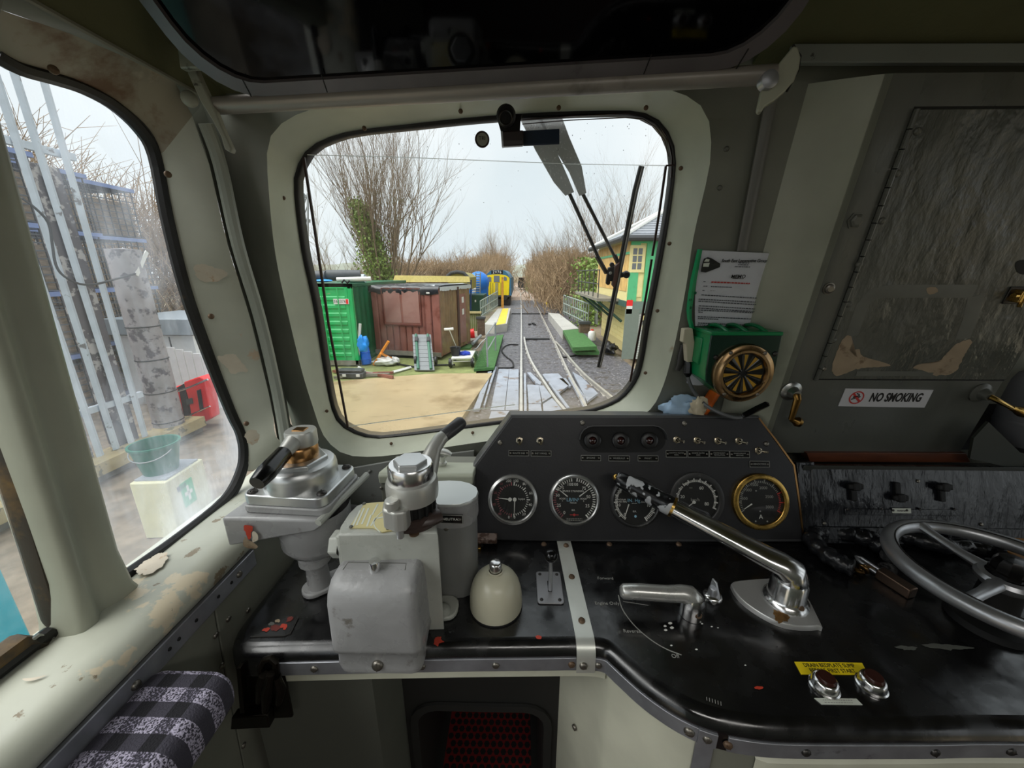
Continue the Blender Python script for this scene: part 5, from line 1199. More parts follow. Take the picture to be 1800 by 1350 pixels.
t = ob('corner_gusset', MB().prism([UY(x, y, .82) for x, y in ((1712, 770), (1738, 742), (1798, 800), (1800, 828), (1705, 806))], (0, .006, 0)), mk('dark_green_grey', (46, 50, 44), .45), label='dark triangular gusset plate beside the grey locker', cat='bracket')
ob('corner_shade_sheet', MB().bx(1.055, 1.7, .915, .93, 1.165, 1.36), M_matblack, label='black sheet painting in the shade of the corner behind the grey cylinder', cat='board')  # black sheet added to paint in the shade of the corner
# ================================================================== warning horn box, memo, rag, visor
t = thing('sunflower_box', 'green box with a yellow and black sunflower disc in a bronze ring', 'indicator', (.48, .85, 1.345))
AY = .80
x0, x1 = UY(1249, 590, AY).x, UY(1373, 590, AY).x
z1, z0 = UY(1310, 588, AY).z, UY(1310, 694, AY).z
AF = Fr((0, AY, 0), (1, 0, 0), (0, 0, 1))
cd = AF.px(1308.5, 657.5, .014); Rr_ = (AF.px(1362, 657, .014) - AF.px(1255, 657, .014)).length / 2
prof = [V((x0, z1)), V((x0, z0 + .055)), V((x0 + .003, z0 + .03)), V((cd.x - Rr_ * .86, cd.y - Rr_ * .55)), V((cd.x - Rr_ * .5, cd.y - Rr_ * .86)), V((cd.x, cd.y - Rr_ * .96)), V((cd.x + Rr_ * .5, cd.y - Rr_ * .86)), V((cd.x + Rr_ * .86, cd.y - Rr_ * .55)), V((x1 - .003, z0 + .03)), V((x1, z0 + .055)), V((x1, z1))]
ob('casing', MB().loft([[AF(p.x, p.y, -.09) for p in prof], [AF(p.x, p.y, -.004) for p in prof], [AF(p.x, p.y, -.001) for p in prof]], True, True, True), M_green, t, ang=30, bev=.002)
ob('front_plate', MB().prism([AF(p.x, p.y, -.001) for p in prof], (0, -.004, 0)), M_dkgreen, t, bev=.0015)
ob('step', MB().bx(x0 - .004, x0 + .02, AY + .03, AY + .085, z0 + .06, z1 - .012), M_green, t, bev=.003)
ob('lid', MB().bx(x0 - .002, x1 + .002, AY - .004, AY + .095, z1 - .002, z1 + .006), M_green, t, bev=.002)
for x in (.25, .52, .8):
    xx = x0 + (x1 - x0) * x
    mb = MB().loft([[V((xx + dx_ - .014 + .012 * s_, AY + .012 + .075 * s_, z1 + .005 + .010 * sin(pi * s_))) for dx_ in (-.003, 0, .003)] for s_ in [k / 8 for k in range(9)]], False)
    mb = MB().tube([V((xx - .012 + .016 * (1 - s_), AY + .008 + .08 * s_, z1 + .003 + .011 * sin(pi * s_))) for s_ in [k / 8 for k in range(9)]], .0042, 8)
    ob('lid_rib', mb, M_green, t)
O = AF(cd.x, cd.y, .003)
nn = V((0, -1, 0))
ob('bronze_ring', MB().lathe(O, nn, [(Rr_, 0), (Rr_, .006), (Rr_ * .97, .010), (Rr_ * .84, .0115), (Rr_ * .80, .015), (Rr_ * .73, .015), (Rr_ * .70, .011), (Rr_ * .69, .004)], 56), M_bronze, t, ang=50)
for a in (52, 128, 232, 308):
    a = radians(a); screw(AF(cd.x + Rr_ * .9 * cos(a), cd.y + Rr_ * .9 * sin(a), .0135), nn, .0042, M_screw, t)
ob('disc_back', MB().lathe(O, nn, [(Rr_ * .70, .004), (.0002, .004)], 40), M_matblack, t)
SF = Fr(O, (1, 0, 0), (0, 0, 1))
for k in range(11):
    a = radians(88 + k * 360 / 11); e = V((cos(a), sin(a))); n_ = V((-e.y, e.x))
    ra, rb = Rr_ * .16, Rr_ * .64
    ob('yellow_ray', MB().prism([SF(*(e * ra - n_ * .0006), .0045), SF(*(e * rb - n_ * .0068), .0045), SF(*(e * rb + n_ * .0068), .0045), SF(*(e * ra + n_ * .0006), .0045)], nn * .0008), mk('sunflower_yellow', (186, 142, 30), .5) if k == 0 else bpy.data.materials['sunflower_yellow'], t)
for k in range(11):
    a = radians(88 + (k + .5) * 360 / 11); e = V((cos(a), sin(a)))
    ob('black_ray', MB().tube([SF(*(e * Rr_ * .1), .006), SF(*(e * Rr_ * .64), .006)], [.002, .0075], 8, asp=.25, up=nn), M_blackbak, t)
ob('disc_glass', MB().lathe(O, nn, [(Rr_ * .70, .0095), (.0002, .0095)], 40), M_gglass, t, recalc=False)
for x, y in ((1258, 628), (1362, 622)): screw(AF.at(x, y, .003), nn, .0055, M_darksteel, t)
ob('bracket_arm', MB().prism([UY(x, y, .86) for x, y in ((1203, 578), (1218, 577), (1222, 608), (1221, 636), (1208, 637), (1206, 604), (1200, 602))], (0, .02, 0)), plain('cream_bracket', (190, 182, 160), .45), t, bev=.002)
ob('bracket_arm', MB().prism([UY(x, y, .875) for x, y in ((1338, 574), (1381, 579), (1378, 600), (1371, 608), (1366, 586), (1340, 580))], (0, .006, 0)), plain('grey_bracket_arm', (170, 172, 156), .45), t, bev=.001)
ob('bracket_edge', MB().tube([UY(x, y, .873) for x, y in ((1338, 574), (1381, 579), (1378, 602), (1370, 612))], .0022, 6), M_matblack, t)
# black catch lever by the box
t = ob('catch_lever', MB().tube([UY(x, y, .885) for x, y in ((1202, 606), (1198, 625), (1196, 640), (1191, 651))], [.007, .0085, .0085, .006], 10, asp=.5), plain('black_catch', (52, 51, 50), .4), label='black catch lever on the windscreen surround beside the green box', cat='catch')
# rolled note under the bracket
t = ob('rolled_note', MB().tube([UY(1227, 634, .90), UY(1226, 650, .90), UY(1224, 673, .90)], [.016, .018, .022], 14), M_paper, label='white rolled paper note hanging below the green box', cat='paper')
# cable with plugs
cb = thing('cable', 'grey cable with a black plug at each end lying over the panel top', 'cable', UY(1260, 720, .85))
pts = [UY(1209, 660, .875), UY(1212, 672, .872), UY(1220, 688, .868), UY(1232, 704, .862), UY(1246, 716, .84), UY(1268, 727, .825), UY(1290, 734, .82), UY(1304, 733.5, .825)]
ob('lead', MB().tube(spline(pts, 4, False), .0042, 8), M_cable, cb)
ob('plug', MB().tube([UY(1207, 628, .88), UY(1210, 640, .878), UY(1209, 655, .875), UY(1209.5, 663, .875)], [.006, .0105, .0105, .004], 8), M_blackbak, cb)
ob('plug', MB().tube([UY(1304, 733.5, .825), UY(1308, 730, .825), UY(1330, 719, .825), UY(1347, 711, .825), UY(1350, 712, .825)], [.005, .0095, .0105, .0105, .007], 4, asp=.8), M_blackbak, cb, bev=.0015)
# rag and orange tube behind the panel
def crumple(name, c, rx, ry, rz, mat, lab, cat, seed, n=26, m=14):
    rr_ = random.Random(seed); ofs = V((rr_.random() * 9, rr_.random() * 9, 0)); lo = []
    for i in range(m):
        th = pi * (i + .3) / (m - .4); row = []
        for k in range(n):
            ph = 2 * pi * k / n; d_ = V((sin(th) * cos(ph), sin(th) * sin(ph), cos(th)))
            q_ = 1 + .55 * (noise.noise(d_ * 2.1 + ofs)) + .22 * noise.noise(d_ * 5.2 + ofs)
            row.append(V(c) + V((d_.x * rx * q_, d_.y * ry * q_, max(-rz * .72, d_.z * rz * q_))))
        lo.append(row)
    return ob(name, MB().loft(lo, True, True, True), mat, label=lab, cat=cat, ang=80)
rc = UY(1203, 722, .893)
crumple('cleaning_rag', rc + V((-.002, 0, .006)), .046, .018, .030, M_blue, 'pale blue crumpled cleaning rag behind the instrument panel', 'rag', 4)
o0, o1_ = UY(1233, 726, .885), UY(1256, 690, .895)
t = ob('orange_tube', MB().tube([o0, o0.lerp(o1_, .5), o1_], [.0135, .0135, .0135], 16), M_orange, label='orange plastic tube standing behind the instrument panel', cat='tube')
o2_, o3_ = UY(1229, 722, .865), UY(1236, 712, .868)
rw = spline([UY(x, y, yy) for x, y, yy in ((1222, 722, .862), (1232, 728, .852), (1240, 722, .855), (1243, 713, .86))], 3, False)
crumple('cream_wrap', UY(1229, 716, .858), .019, .010, .023, M_cream, 'cream cloth wrap bundled beside the orange tube', 'cloth', 9)
# memo in a plastic wallet
MY = .885
mc = [UY(x, y, yy) for x, y, yy in ((1222, 573, .872), (1323, 572, .872), (1362, 447, .846), (1234, 440, .846))]
t = thing('memo_sheet', 'white typed memo sheet in a clear wallet with a green spine', 'paper', (mc[0] + mc[1]) / 2)
u_ = (mc[1] - mc[0]).normalized(); ME = Fr(mc[0], (1, 0, 0), (mc[3] - mc[0]) - u_ * (mc[3] - mc[0]).dot(u_))
ppx = lambda x, y, c=0: ME.px(x, y, c)
lo = []
for s_ in [k / 10 for k in range(11)]:
    l_ = (1222 + 12 * s_ - 5 * sin(pi * s_), 573 - 133 * s_); r_ = (1318 + 32 * s_ - 4 * sin(pi * s_), 572 - 127 * s_)
    row = []
    for k in range(9):
        f_ = k / 8; row.append(ME.at(l_[0] + (r_[0] - l_[0]) * f_, l_[1] + (r_[1] - l_[1]) * f_, .004 * sin(pi * f_)))
    e = row[-1]; rr2 = ME.at(r_[0] + 17 * (s_ ** .6), r_[1] + 3, -.008); row += [e.lerp(rr2, .5) + ME.n * -.002, rr2]
    lo.append(row)
ob('sheet', MB().loft(lo, False), M_paper, t, ang=60)
sp_ = [(1212, 576), (1208, 560), (1206.5, 545), (1209, 520), (1214, 490), (1221, 460), (1226, 438)]
sw = [(1221, 578), (1216, 560), (1216, 545), (1220, 520), (1225, 490), (1230, 462), (1235, 438)]
ob('green_spine', MB().loft([[ME.at(a[0], a[1], .002), ME.at((a[0] + b[0]) / 2, (a[1] + b[1]) / 2, .0075), ME.at(b[0], b[1], .003)] for a, b in zip(sp_, sw)], False), M_greenplastic, t, ang=60)
for k in range(3):
    c_ = ME.px(1214 - k * .2 + (k == 2) * 9, 527 + k * 14 - (k == 2) * 40, .006); ob('spine_hole', MB().lathe(ME(c_.x, c_.y, .0068), ME.n, [(.0032, 0), (.0002, .0004)], 10), plain('spine_hole_green', (0, 96, 60), .4) if k == 0 else bpy.data.materials['spine_hole_green'], t)
TF = Fr(ME.at(1290, 480, .0055), ME.u + ME.v * -.01, ME.v)
def mt(s_, x, y, h, mat, al='CENTER', sx=1.0, shear=.1, bold=.0001):
    b = TF.px(x, y); text('typed_line', s_, TF, b.x, b.y, h, mat, t, c=.0016, al=al, sx=sx, shear=shear, bold=bold)
mt('South East Locomotive Group', 1308, 458, .0088, M_inkk, sx=.86, shear=.25, bold=.0002); mt('MEMO', 1297, 486, .0105, M_inkk)
strip('underline', [(1287, 489.5), (1307, 489.5)], .0007, M_inkk, c=.0016, th=.0003, fr=TF, par=t)
def dashes(x0_, y0_, x1_, y1_, hpx, mat, seed, skip=.18):
    rr_ = random.Random(seed); a = TF.px(x0_, y0_); b = TF.px(x1_, y1_); L_ = (b - a).length; d_ = (b - a) / L_; n_ = V((-d_.y, d_.x)); h = hpx * .00125
    mb = MB(); x = 0
    while x < L_:
        l_ = rr_.uniform(.0022, .0065); l_ = min(l_, L_ - x)
        q0 = a + d_ * x; q1 = a + d_ * (x + l_)
        mb.poly([TF(*q0, .0016), TF(*q1, .0016), TF(*(q1 + n_ * h), .0016), TF(*(q0 + n_ * h), .0016)]); x += l_ + .0011
    ob('typed_line', mb, mat, t, kind='stuff', recalc=False)
M_type = plain('typed_grey', (70, 70, 80), .6)
for k, (a, b, y) in enumerate(((1298, 1317, 462.5), (1297, 1316, 465.8), (1291, 1318, 469.2))): dashes(a, y, b, y, 1.3, M_type, k)
dashes(1249, 497.5, 1317, 498.5, 2.2, M_pinkprint, 5); dashes(1235, 496.5, 1239, 496.5, 1.3, M_type, 6)
dashes(1248, 505, 1285, 505.5, 1.5, M_type, 7); dashes(1235, 504.5, 1242, 504.5, 1.3, M_type, 8); dashes(1247, 512, 1256, 512, 1, M_dimwhite, 9); dashes(1233, 512, 1238, 512, 1.3, M_type, 10)
for k, (x, y, x2, y2) in enumerate(((1231, 520, 1329, 523.5), (1226, 527.5, 1327, 530.5), (1225.5, 531, 1327, 535), (1226, 539, 1325, 542.5), (1225, 543, 1324, 547), (1225, 546.5, 1322, 549), (1225, 550, 1233, 550.5), (1224, 558, 1318, 560), (1224, 561, 1260, 562), (1224, 569, 1316, 571), (1223, 572.5, 1316, 575))): dashes(x, y, x2, y2, 1.6, M_type, 20 + k)
# little locomotive picture at the head of the sheet
lp = [TF.px(x, y) for x, y in ((1231, 479), (1233, 468), (1237, 456), (1244, 453), (1251, 455), (1266, 464), (1265, 470), (1240, 480))]
ob('locomotive_picture', MB().poly([TF(p.x, p.y, .0014) for p in lp]), M_inkk, t)
for q_ in ([(1237, 461), (1241, 456), (1247, 457), (1246, 461)], [(1236, 464), (1247, 463), (1245, 470), (1235, 470)]):
    ob('picture_light', MB().poly([TF(*TF.px(x, y), .0017) for x, y in q_]), M_label, t)
# loose clear wallet front
ob('clear_wallet', MB().poly([ME.at(x, y, .0085) for x, y in ((1216, 576), (1321, 574), (1356, 444), (1232, 437))]), glass_mat('clear_wallet', hmax=.12, hs=40, hth=(.5, .8), gloss=.6), t, recalc=False)

# ---- small hanging unit at the head of the windscreen
hb = FW.px(902, 215, -.02)
t = thing('hanging_unit', 'dark bracket with a small box and blue strip at the head of the windscreen', 'bracket', FW(hb.x, hb.y + .03, -.02))
ob('bracket_plate', MB().prism([FW.at(x, y, -.03) for x, y in ((872, 203), (918, 201), (915, 214), (914, 232), (881, 234))], FW.n * .008), M_matblack, t, bev=.001)
ob('motor_boss', MB().lathe(FW.at(890, 205, -.022), FW.n, [(.018, 0), (.018, .014), (.014, .02), (.0002, .021)], 20), M_matblack, t)
ob('boss_ring', MB().torus(FW.at(889, 207, -.001), FW.n, .0115, .0016, 20, 6), M_darksteel, t)
ob('unit_box', MB().prism([FW.at(x, y, -.022) for x, y in ((883, 234), (920, 232), (920, 258), (884, 260))], FW.n * .022), plain('dark_brown_box', (44, 34, 36), .4), t, bev=.002)
ob('unit_end', MB().prism([FW.at(x, y, -.021) for x, y in ((881, 234.5), (884.5, 234), (886, 260), (883, 260.5))], FW.n * .021), M_aludull, t)
ob('blue_strip', MB().prism([FW.at(x, y, -.02) for x, y in ((920, 230.5), (983, 227), (983, 254), (920, 257))], FW.n * .004), plain('dark_blue_strip', (16, 34, 58), .35), t)

# ---- blackout visor on its rail
t = thing('visor', 'large black sun visor with an aluminium frame folded up above the windscreen', 'visor', UY(870, 155, .68))
ra_, rb_ = UY(376, 186, .715), UY(1360, 131, .668)
ob('rail', MB().tube([ra_, rb_], .0125, 14), mk('dull_rail_paint', (150, 144, 138), .4, .4, var=.1, wear=(84, 76, 70), ws=8, wt=.6, wsoft=.2, str_=(1, 4, 4)), t)
du = (rb_ - ra_).normalized(); dvv = V((0, -cos(radians(37)), sin(radians(37)))); dvv = dvv - du * dvv.dot(du)
VI = Fr(ra_, du, dvv)       # n faces down and towards the driver
W_ = (rb_ - ra_).length
def vloop(inset_, n=6, top=.34):
    x0_, x1_ = .012 + inset_, W_ - .004 - inset_; y0_ = .012 + inset_; r_ = max(.02, .085 - inset_ * .4)
    pts = []
    for cx, cy, a0 in ((x0_ + r_, y0_ + r_, pi), (x1_ - r_, y0_ + r_, 3 * pi / 2)):
        for k in range(n + 1): a = a0 + pi / 2 * k / n; pts.append(V((cx + r_ * cos(a), cy + r_ * sin(a))))
    pts += [V((x1_, top - inset_)), V((x0_, top - inset_))]
    return pts
sgn = 1 if VI.n.dot(EYE - VI.o) > 0 else -1
ol_, il_ = vloop(0), vloop(.019)
vc = lambda p, c: VI(p.x, p.y, c * sgn)
ob('frame', MB().loft([[vc(p, -.012) for p in ol_], [vc(p, .004) for p in ol_], [vc(p, .005) for p in il_], [vc(p, -.004) for p in il_]]), M_darkframe, t, ang=30)
ob('dark_pane', MB().prism([vc(p, -.002) for p in il_], VI.n * (-sgn * .006)), M_visor, t)
for x in (.075, .2, W_ - .19, W_ - .06): ob('frame_joint', MB().prism([vc(V((x, .013)), .0042), vc(V((x + .0015, .013)), .0042), vc(V((x + .006, .038)), .0052), vc(V((x + .0045, .038)), .0052)], VI.n * sgn * .0006), M_matblack, t)
# brackets at both ends of the rail
bk = thing('visor_bracket', 'narrow grey painted bracket arm at the left end of the visor rail', 'bracket', ra_)
M_brk = mk('chipped_bracket_paint', (150, 150, 136), .45, wear=(46, 44, 38), ws=16, wt=.62, wsoft=.05)
lp_ = [UY(x, y, .70) for x, y in ((318, 92), (330, 88), (352, 140), (376, 190), (388, 220), (407, 262), (404, 268), (394, 262), (388, 240), (372, 210), (352, 178), (330, 130))]
ob('arm', MB().prism(lp_, (.0, .012, .0)), M_brk, bk, bev=.002)
ob('pivot', MB().ball(UY(333, 174, .72), .012, 14, 8), M_brk, bk)
ob('upper_lug', MB().prism([UY(x, y, .68) for x, y in ((306, 42), (326, 36), (345, 100), (350, 118), (316, 120))], (0, .012, 0)), M_brk, bk, bev=.002)
bk = thing('visor_bracket', 'half-moon shaped grey bracket plate at the right end of the visor rail', 'bracket', rb_)
rp_ = [UY(x, y, .66) for x, y in ((1352, 132), (1385, 92), (1395, 80), (1403, 82), (1408, 100), (1405, 120), (1396, 142), (1380, 160), (1362, 176), (1350, 183), (1343, 188), (1340, 196), (1334, 198), (1331, 192), (1338, 160))]
ob('plate', MB().prism(rp_, (.004, .012, .0)), plain('grey_bracket_paint', (156, 158, 142), .4), bk, bev=.002)
ob('rail_boss', MB().lathe(UY(1352, 140, .655), (0, -1, 0), [(.012, -.01), (.012, .003), (.008, .005), (.0002, .005)], 16), M_aludull, bk)
strip('edge_shadow_gap', [(1395, 78), (1408, 98), (1404, 124), (1384, 160)], .002, M_matblack, c=-.002, th=.003, fr=Fr((0, .66, 0), (1, 0, 0), (0, 0, 1)), par=bk)
# thin conduit on the front wall to the left of the locker
ob('conduit', MB().tube([FW.at(1356, 172, .010), FW.at(1333, 290, .010), FW.at(1308, 418, .010), FW.at(1304, 440, .010)], .011, 10, asp=.5), plain('grey_conduit', (104, 104, 100), .4), label='flat grey conduit running down the front wall beside the locker', cat='conduit')
# added fill lamp, unseen, above and behind the driver to brighten the cab
t = thing('fill_lamp', 'long added fill lamp, unseen, under the ceiling behind the driving position', 'lamp', (.35, -.7, 2.08))
ob('housing', MB().bx(-.15, .85, -.83, -.57, 2.055, 2.09), M_alu, t, bev=.004)
dm_ = bpy.data.materials.new('fill_lamp_diffuser'); dm_.use_nodes = True
b_ = dm_.node_tree.nodes['Principled BSDF']; b_.inputs['Emission Color'].default_value = (1, .96, .9, 1); b_.inputs['Emission Strength'].default_value = 1.0
ob('diffuser', MB().bx(-.13, .83, -.81, -.59, 2.045, 2.056), dm_, t)
al = bpy.data.lights.new('fill_lamp_light', 'AREA'); al.shape = 'RECTANGLE'; al.size = .96; al.size_y = .22; al.energy = 4.5; al.color = (1, .97, .92)
lo_ = bpy.data.objects.new('fill_lamp_light', al); lo_.location = (.35, -.7, 2.04); C.objects.link(lo_)
# ================================================================== the yard outside
RZ = -1.30
X_ball = mk('wet_ballast', (88, 86, 90), .5, var=.5, vs=14, bump=.9, bs=22, wear=(196, 194, 200), ws=20, wt=.6, wsoft=.1)
X_conc = mk('wet_tan_concrete', (180, 160, 124), .42, var=.12, vs=.9, wear=(136, 114, 80), ws=.8, wt=.5, wsoft=.14, wear2=(126, 112, 84), w2s=3.2, w2t=.62, w2str=(.5, 2.5, 1), bump=.1, bs=8)
X_dirt = mk('muddy_gravel', (138, 124, 104), .8, var=.3, vs=3, wear=(104, 112, 62), ws=.7, wt=.52, wsoft=.12, bump=.6, bs=9)
X_moss = mk('mossy_ground', (126, 134, 82), .85, var=.25, vs=5, bump=.6, bs=14)
X_pink = mk('far_gravel', (172, 152, 136), .85, var=.2, vs=3)
X_rail = mk('shiny_rail_head', (206, 202, 194), .3, .5, var=.12, vs=3)
X_sleep = mk('sheened_wet_sleeper', (84, 80, 80), .3, var=.3, vs=6, wear=(170, 170, 176), ws=4, wt=.6, wsoft=.15)  # pale blotches stand in for sky sheen on the wet timber
X_board = mk('wet_grey_crossing_board', (148, 154, 166), .3, var=.16, vs=3, wear=(112, 98, 90), ws=2.4, wt=.58, wsoft=.05, bump=.15, bs=20)
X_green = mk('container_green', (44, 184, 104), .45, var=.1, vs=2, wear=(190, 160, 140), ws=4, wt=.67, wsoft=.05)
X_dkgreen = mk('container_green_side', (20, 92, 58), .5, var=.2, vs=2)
X_brown = mk('hut_brown', (142, 92, 82), .38, var=.14, vs=1.5, wear=(112, 58, 46), ws=1.6, wt=.55, wsoft=.12)
X_brown2 = mk('hut_side_brown', (130, 104, 74), .5, var=.3, vs=2, wear=(150, 140, 90), ws=2, wt=.56, wsoft=.15)
X_tarp = mk('black_tarpaulin', (40, 42, 46), .22, bump=.8, bs=8, wear=(180, 186, 190), ws=3, wt=.62, wsoft=.1)
X_grey = plain('galvanised_grey', (150, 156, 158), .45, .3)
X_dgrey = plain('dark_grey_metal', (64, 66, 68), .5)
X_blk = plain('weathered_black', (26, 26, 28), .5)
X_white = plain('weathered_white', (222, 222, 216), .5)
X_cream = mk('cream_paint', (238, 224, 160), .5, var=.06)
X_sbgreen = mk('signal_box_green', (92, 190, 132), .45, var=.06)
X_blue = plain('bright_blue_plastic', (20, 112, 232), .4)
X_blue2 = plain('sky_blue_bag', (38, 150, 240), .5)
X_orange = plain('orange_steel', (232, 142, 28), .5)
X_red = plain('red_plastic', (234, 40, 40), .4)
X_mat = mk('green_plastic_grass', (66, 110, 58), .8, var=.2, vs=8, bump=.5, bs=60)
X_yel = mk('loco_yellow', (255, 222, 20), .4, var=.04)
X_lblue = plain('loco_blue', (60, 112, 140), .5)
X_brick = mk('dark_brick', (104, 84, 68), .8, var=.3, vs=9)
X_slate = mk('slate', (150, 154, 160), .45, var=.14, vs=6)
X_wood = mk('grey_weathered_wood', (134, 130, 118), .7, var=.2, vs=6)
X_bark = mk('tree_bark', (112, 98, 78), .9, var=.2, vs=2)
X_twig = mk('brown_twig', (128, 108, 84), .9, var=.15, vs=1)
X_ivy = mk('ivy_leaf', (122, 146, 70), .6, var=.35, vs=2)
X_hedge = mk('hedge_twig', (160, 136, 106), .95, var=.25, vs=.4)
X_tank = plain('tank_blue', (30, 120, 214), .4)
X_winglass = plain('dark_window_pane', (112, 116, 118), .15)
def gz(x, y, z=RZ): return UZ(x, y, z)
def slab(name, pxs, z, th, mat, par=None, **k): return ob(name, MB().prism([UZ(x, y, z) for x, y in pxs], (0, 0, -th)), mat, par, **k)
# ground
ob('ground', MB().poly([V((-260, -40, -1.52)), V((260, -40, -1.52)), V((260, 420, -1.52)), V((-260, 420, -1.52))]), X_dirt, kind='structure', recalc=False)
eA, eB = gz(833, 715, -1.31), gz(871, 646, -1.31)
ek = (eB - eA) / (eB.y - eA.y)
e0_ = eA + ek * (1.0 - eA.y); e1_ = eA + ek * (11.2 - eA.y)
ob('pavement', MB().prism([V((-9.5, 4.4, -1.31)), V((e0_.x, 4.4, -1.31)), V((e1_.x, 11.2, -1.31)), V((-2.6, 11.1, -1.31)), V((-4.6, 10.4, -1.31)), V((-6.3, 9.7, -1.31)), V((-9.5, 9.6, -1.31))], (0, 0, -.3)), X_conc, kind='structure', label='wet tan concrete apron beside the track')
ob('path', MB().prism([V((-9.6, 9.3, -1.33)), V((-1.2, 9.3, -1.33)), V((-1.4, 12.6, -1.33)), V((-2.9, 20, -1.33)), V((-9.6, 20, -1.33))], (0, 0, -.3)), X_moss, kind='structure', label='mossy strip of ground in front of the containers')
mb = MB(); nx, ny = 70, 190
ys = [3.0 * (45 / 3.0) ** (j / ny) for j in range(ny + 1)]
mb.add([V((-1.6 + 5.4 * i / nx, y, -1.425 + .022 * noise.noise(V(((-1.6 + 5.4 * i / nx) * 9, y * 9, 0))) + .016 * noise.noise(V((i * 1.7, y * 23, 3))))) for y in ys for i in range(nx + 1)],
       [(j * (nx + 1) + i, j * (nx + 1) + i + 1, (j + 1) * (nx + 1) + i + 1, (j + 1) * (nx + 1) + i) for j in range(ny) for i in range(nx)])
ob('ballast', mb, X_ball, label='dark wet stone ballast between and beside the rails', cat='ballast', kind='stuff', recalc=False, ang=180)
ob('path_far', MB().prism([V((-1.6, 33, -1.44)), V((6.5, 30, -1.44)), V((9, 60, -1.44)), V((6, 130, -1.44)), V((-3, 130, -1.44))], (0, 0, -.2)), X_pink, kind='structure')
# track
tk = thing('railway_track', 'railway track with points, wet sleepers and bright rails ahead of the cab', 'track', (.9, 8, RZ))
def railpath(pxs, ext=True):
    p = [gz(x, y) for x, y in pxs]
    if ext: d_ = (p[0] - p[1]).normalized(); p = [p[0] + d_ * max(0, p[0].y - 4.2)] + p
    return p
prf = [(-.034, 0), (.034, 0), (.036, -.035), (.010, -.05), (.010, -.12), (.065, -.14), (-.065, -.14), (-.010, -.12), (-.010, -.05), (-.036, -.035)]
def rail(pts, lab=None):
    pts = [V(p) for p in pts]; lo = []
    for i, p in enumerate(pts):
        t_ = pts[min(i + 1, len(pts) - 1)] - pts[max(i - 1, 0)]; t_.z = 0; t_.normalize(); s_ = V((t_.y, -t_.x, 0))
        lo.append([p + s_ * a + V((0, 0, b)) for a, b in prf])
    return ob('rail', MB().loft(lo, True, True, True), X_rail, tk, label=lab, ang=30)
r1 = railpath([(916, 724), (916.2, 650), (916.4, 606), (916.4, 560), (916, 535), (915.5, 520), (914, 513), (908, 508), (900, 505)])
r2 = railpath([(1034.5, 722), (996.7, 648.5), (975, 601), (954, 558.5), (942, 535), (932.7, 520.6), (926, 512), (920, 507)])
r3 = railpath([(996.7, 724), (975, 698), (957, 671), (942, 648.5), (931, 628), (924, 607), (921.5, 592)])
r4 = railpath([(1077, 698), (1050, 676), (1027.5, 657), (1006, 634), (988, 612), (976, 599)])
for r_ in (r1, r2, r3, r4): rail(spline(r_, 4, False))
rail([gz(926, 512), gz(905, 503)]); rail([gz(916, 517), gz(925, 508)])
X_chk = X_rail
y = 5.2; k = 0
while y < 46:
    wl_ = -.72 + R.uniform(-.06, .06); wr = 2.45 + R.uniform(-.1, .1)
    if 9 < y < 17: wr = 2.9
    ob('sleeper', MB().bx(wl_, wr, y - .12, y + .12, -1.56, -1.425), X_sleep, tk); y += .66 if y < 30 else .8
for a, b, c_ in ((510, 700, 652), (420, 690, 467)):        # point rodding across the track
    l_, r_ = gz(a / 4.22 + 800, c_ / 4.22 + 440, -1.36), gz(b / 4.22 + 800, c_ / 4.22 + 440, -1.36)
    ob('stretcher_bar', MB().bx(l_.x, r_.x, l_.y - .12, l_.y + .12, -1.42, -1.36), X_blk, tk)
mb = MB()
for px_, py_ in ((555, 545), (580, 540), (590, 548)):
    p = gz(px_ / 4.22 + 800, py_ / 4.22 + 440, -1.36); mb.bx(p.x - .1, p.x + .08, p.y - .1, p.y + .1, -1.44, -1.34)
ob('point_lock', mb, X_blk, tk)
for q in ([(325, 880), (400, 880), (366, 1186), (262, 1184)], [(402, 880), (471, 883), (471, 1182), (372, 1186)], [(296, 862), (309, 862), (262, 1010), (222, 1150), (210, 1150), (262, 960)], [(244, 900), (272, 895), (180, 1180), (135, 1180)],
          [(510, 910), (525, 908), (532, 1204), (511, 1204)], [(534, 995), (620, 1000), (642, 1135), (545, 1135)], [(622, 1002), (655, 1002), (716, 1082), (648, 1125)], [(660, 915), (764, 912), (800, 948), (846, 1000), (768, 1056)],
          [(772, 950), (822, 948), (862, 1004), (846, 1010)], [(534, 906), (560, 904), (640, 980), (634, 996), (600, 985)], [(825, 918), (845, 918), (960, 1080), (985, 1190), (965, 1195), (920, 1090)], [(648, 920), (662, 918), (850, 1165), (828, 1170)],
          [(545, 1140), (635, 1140), (650, 1230), (545, 1230)], [(870, 900), (940, 940), (1060, 1060), (980, 1120)], [(270, 1190), (470, 1190), (470, 1280), (240, 1280)], [(650, 1140), (720, 1095), (800, 1190), (660, 1230)]):
    slab('crossing_board', [(x / 4.22 + 800, y / 4.22 + 440) for x, y in q], -1.325, .06, X_board, tk)
cb = spline([gz(x / 4.22 + 800, y / 4.22 + 440, -1.40) for x, y in ((470, 700), (400, 700), (360, 720), (348, 750), (380, 790), (420, 820), (432, 850), (420, 870), (320, 872))], 4, False)
ob('hose', MB().tube(cb, .028, 6), X_blk, label='black hose looped on the ballast left of the rails', cat='hose')
ob('ground_hose', MB().tube(spline([gz(x / 4.22 + 800, y / 4.22 + 440, -1.40) for x, y in ((770, 740), (800, 790), (860, 785), (910, 775), (925, 768))], 4, False), .028, 6), X_blk, label='black hose lying beside the diverging rail', cat='hose')

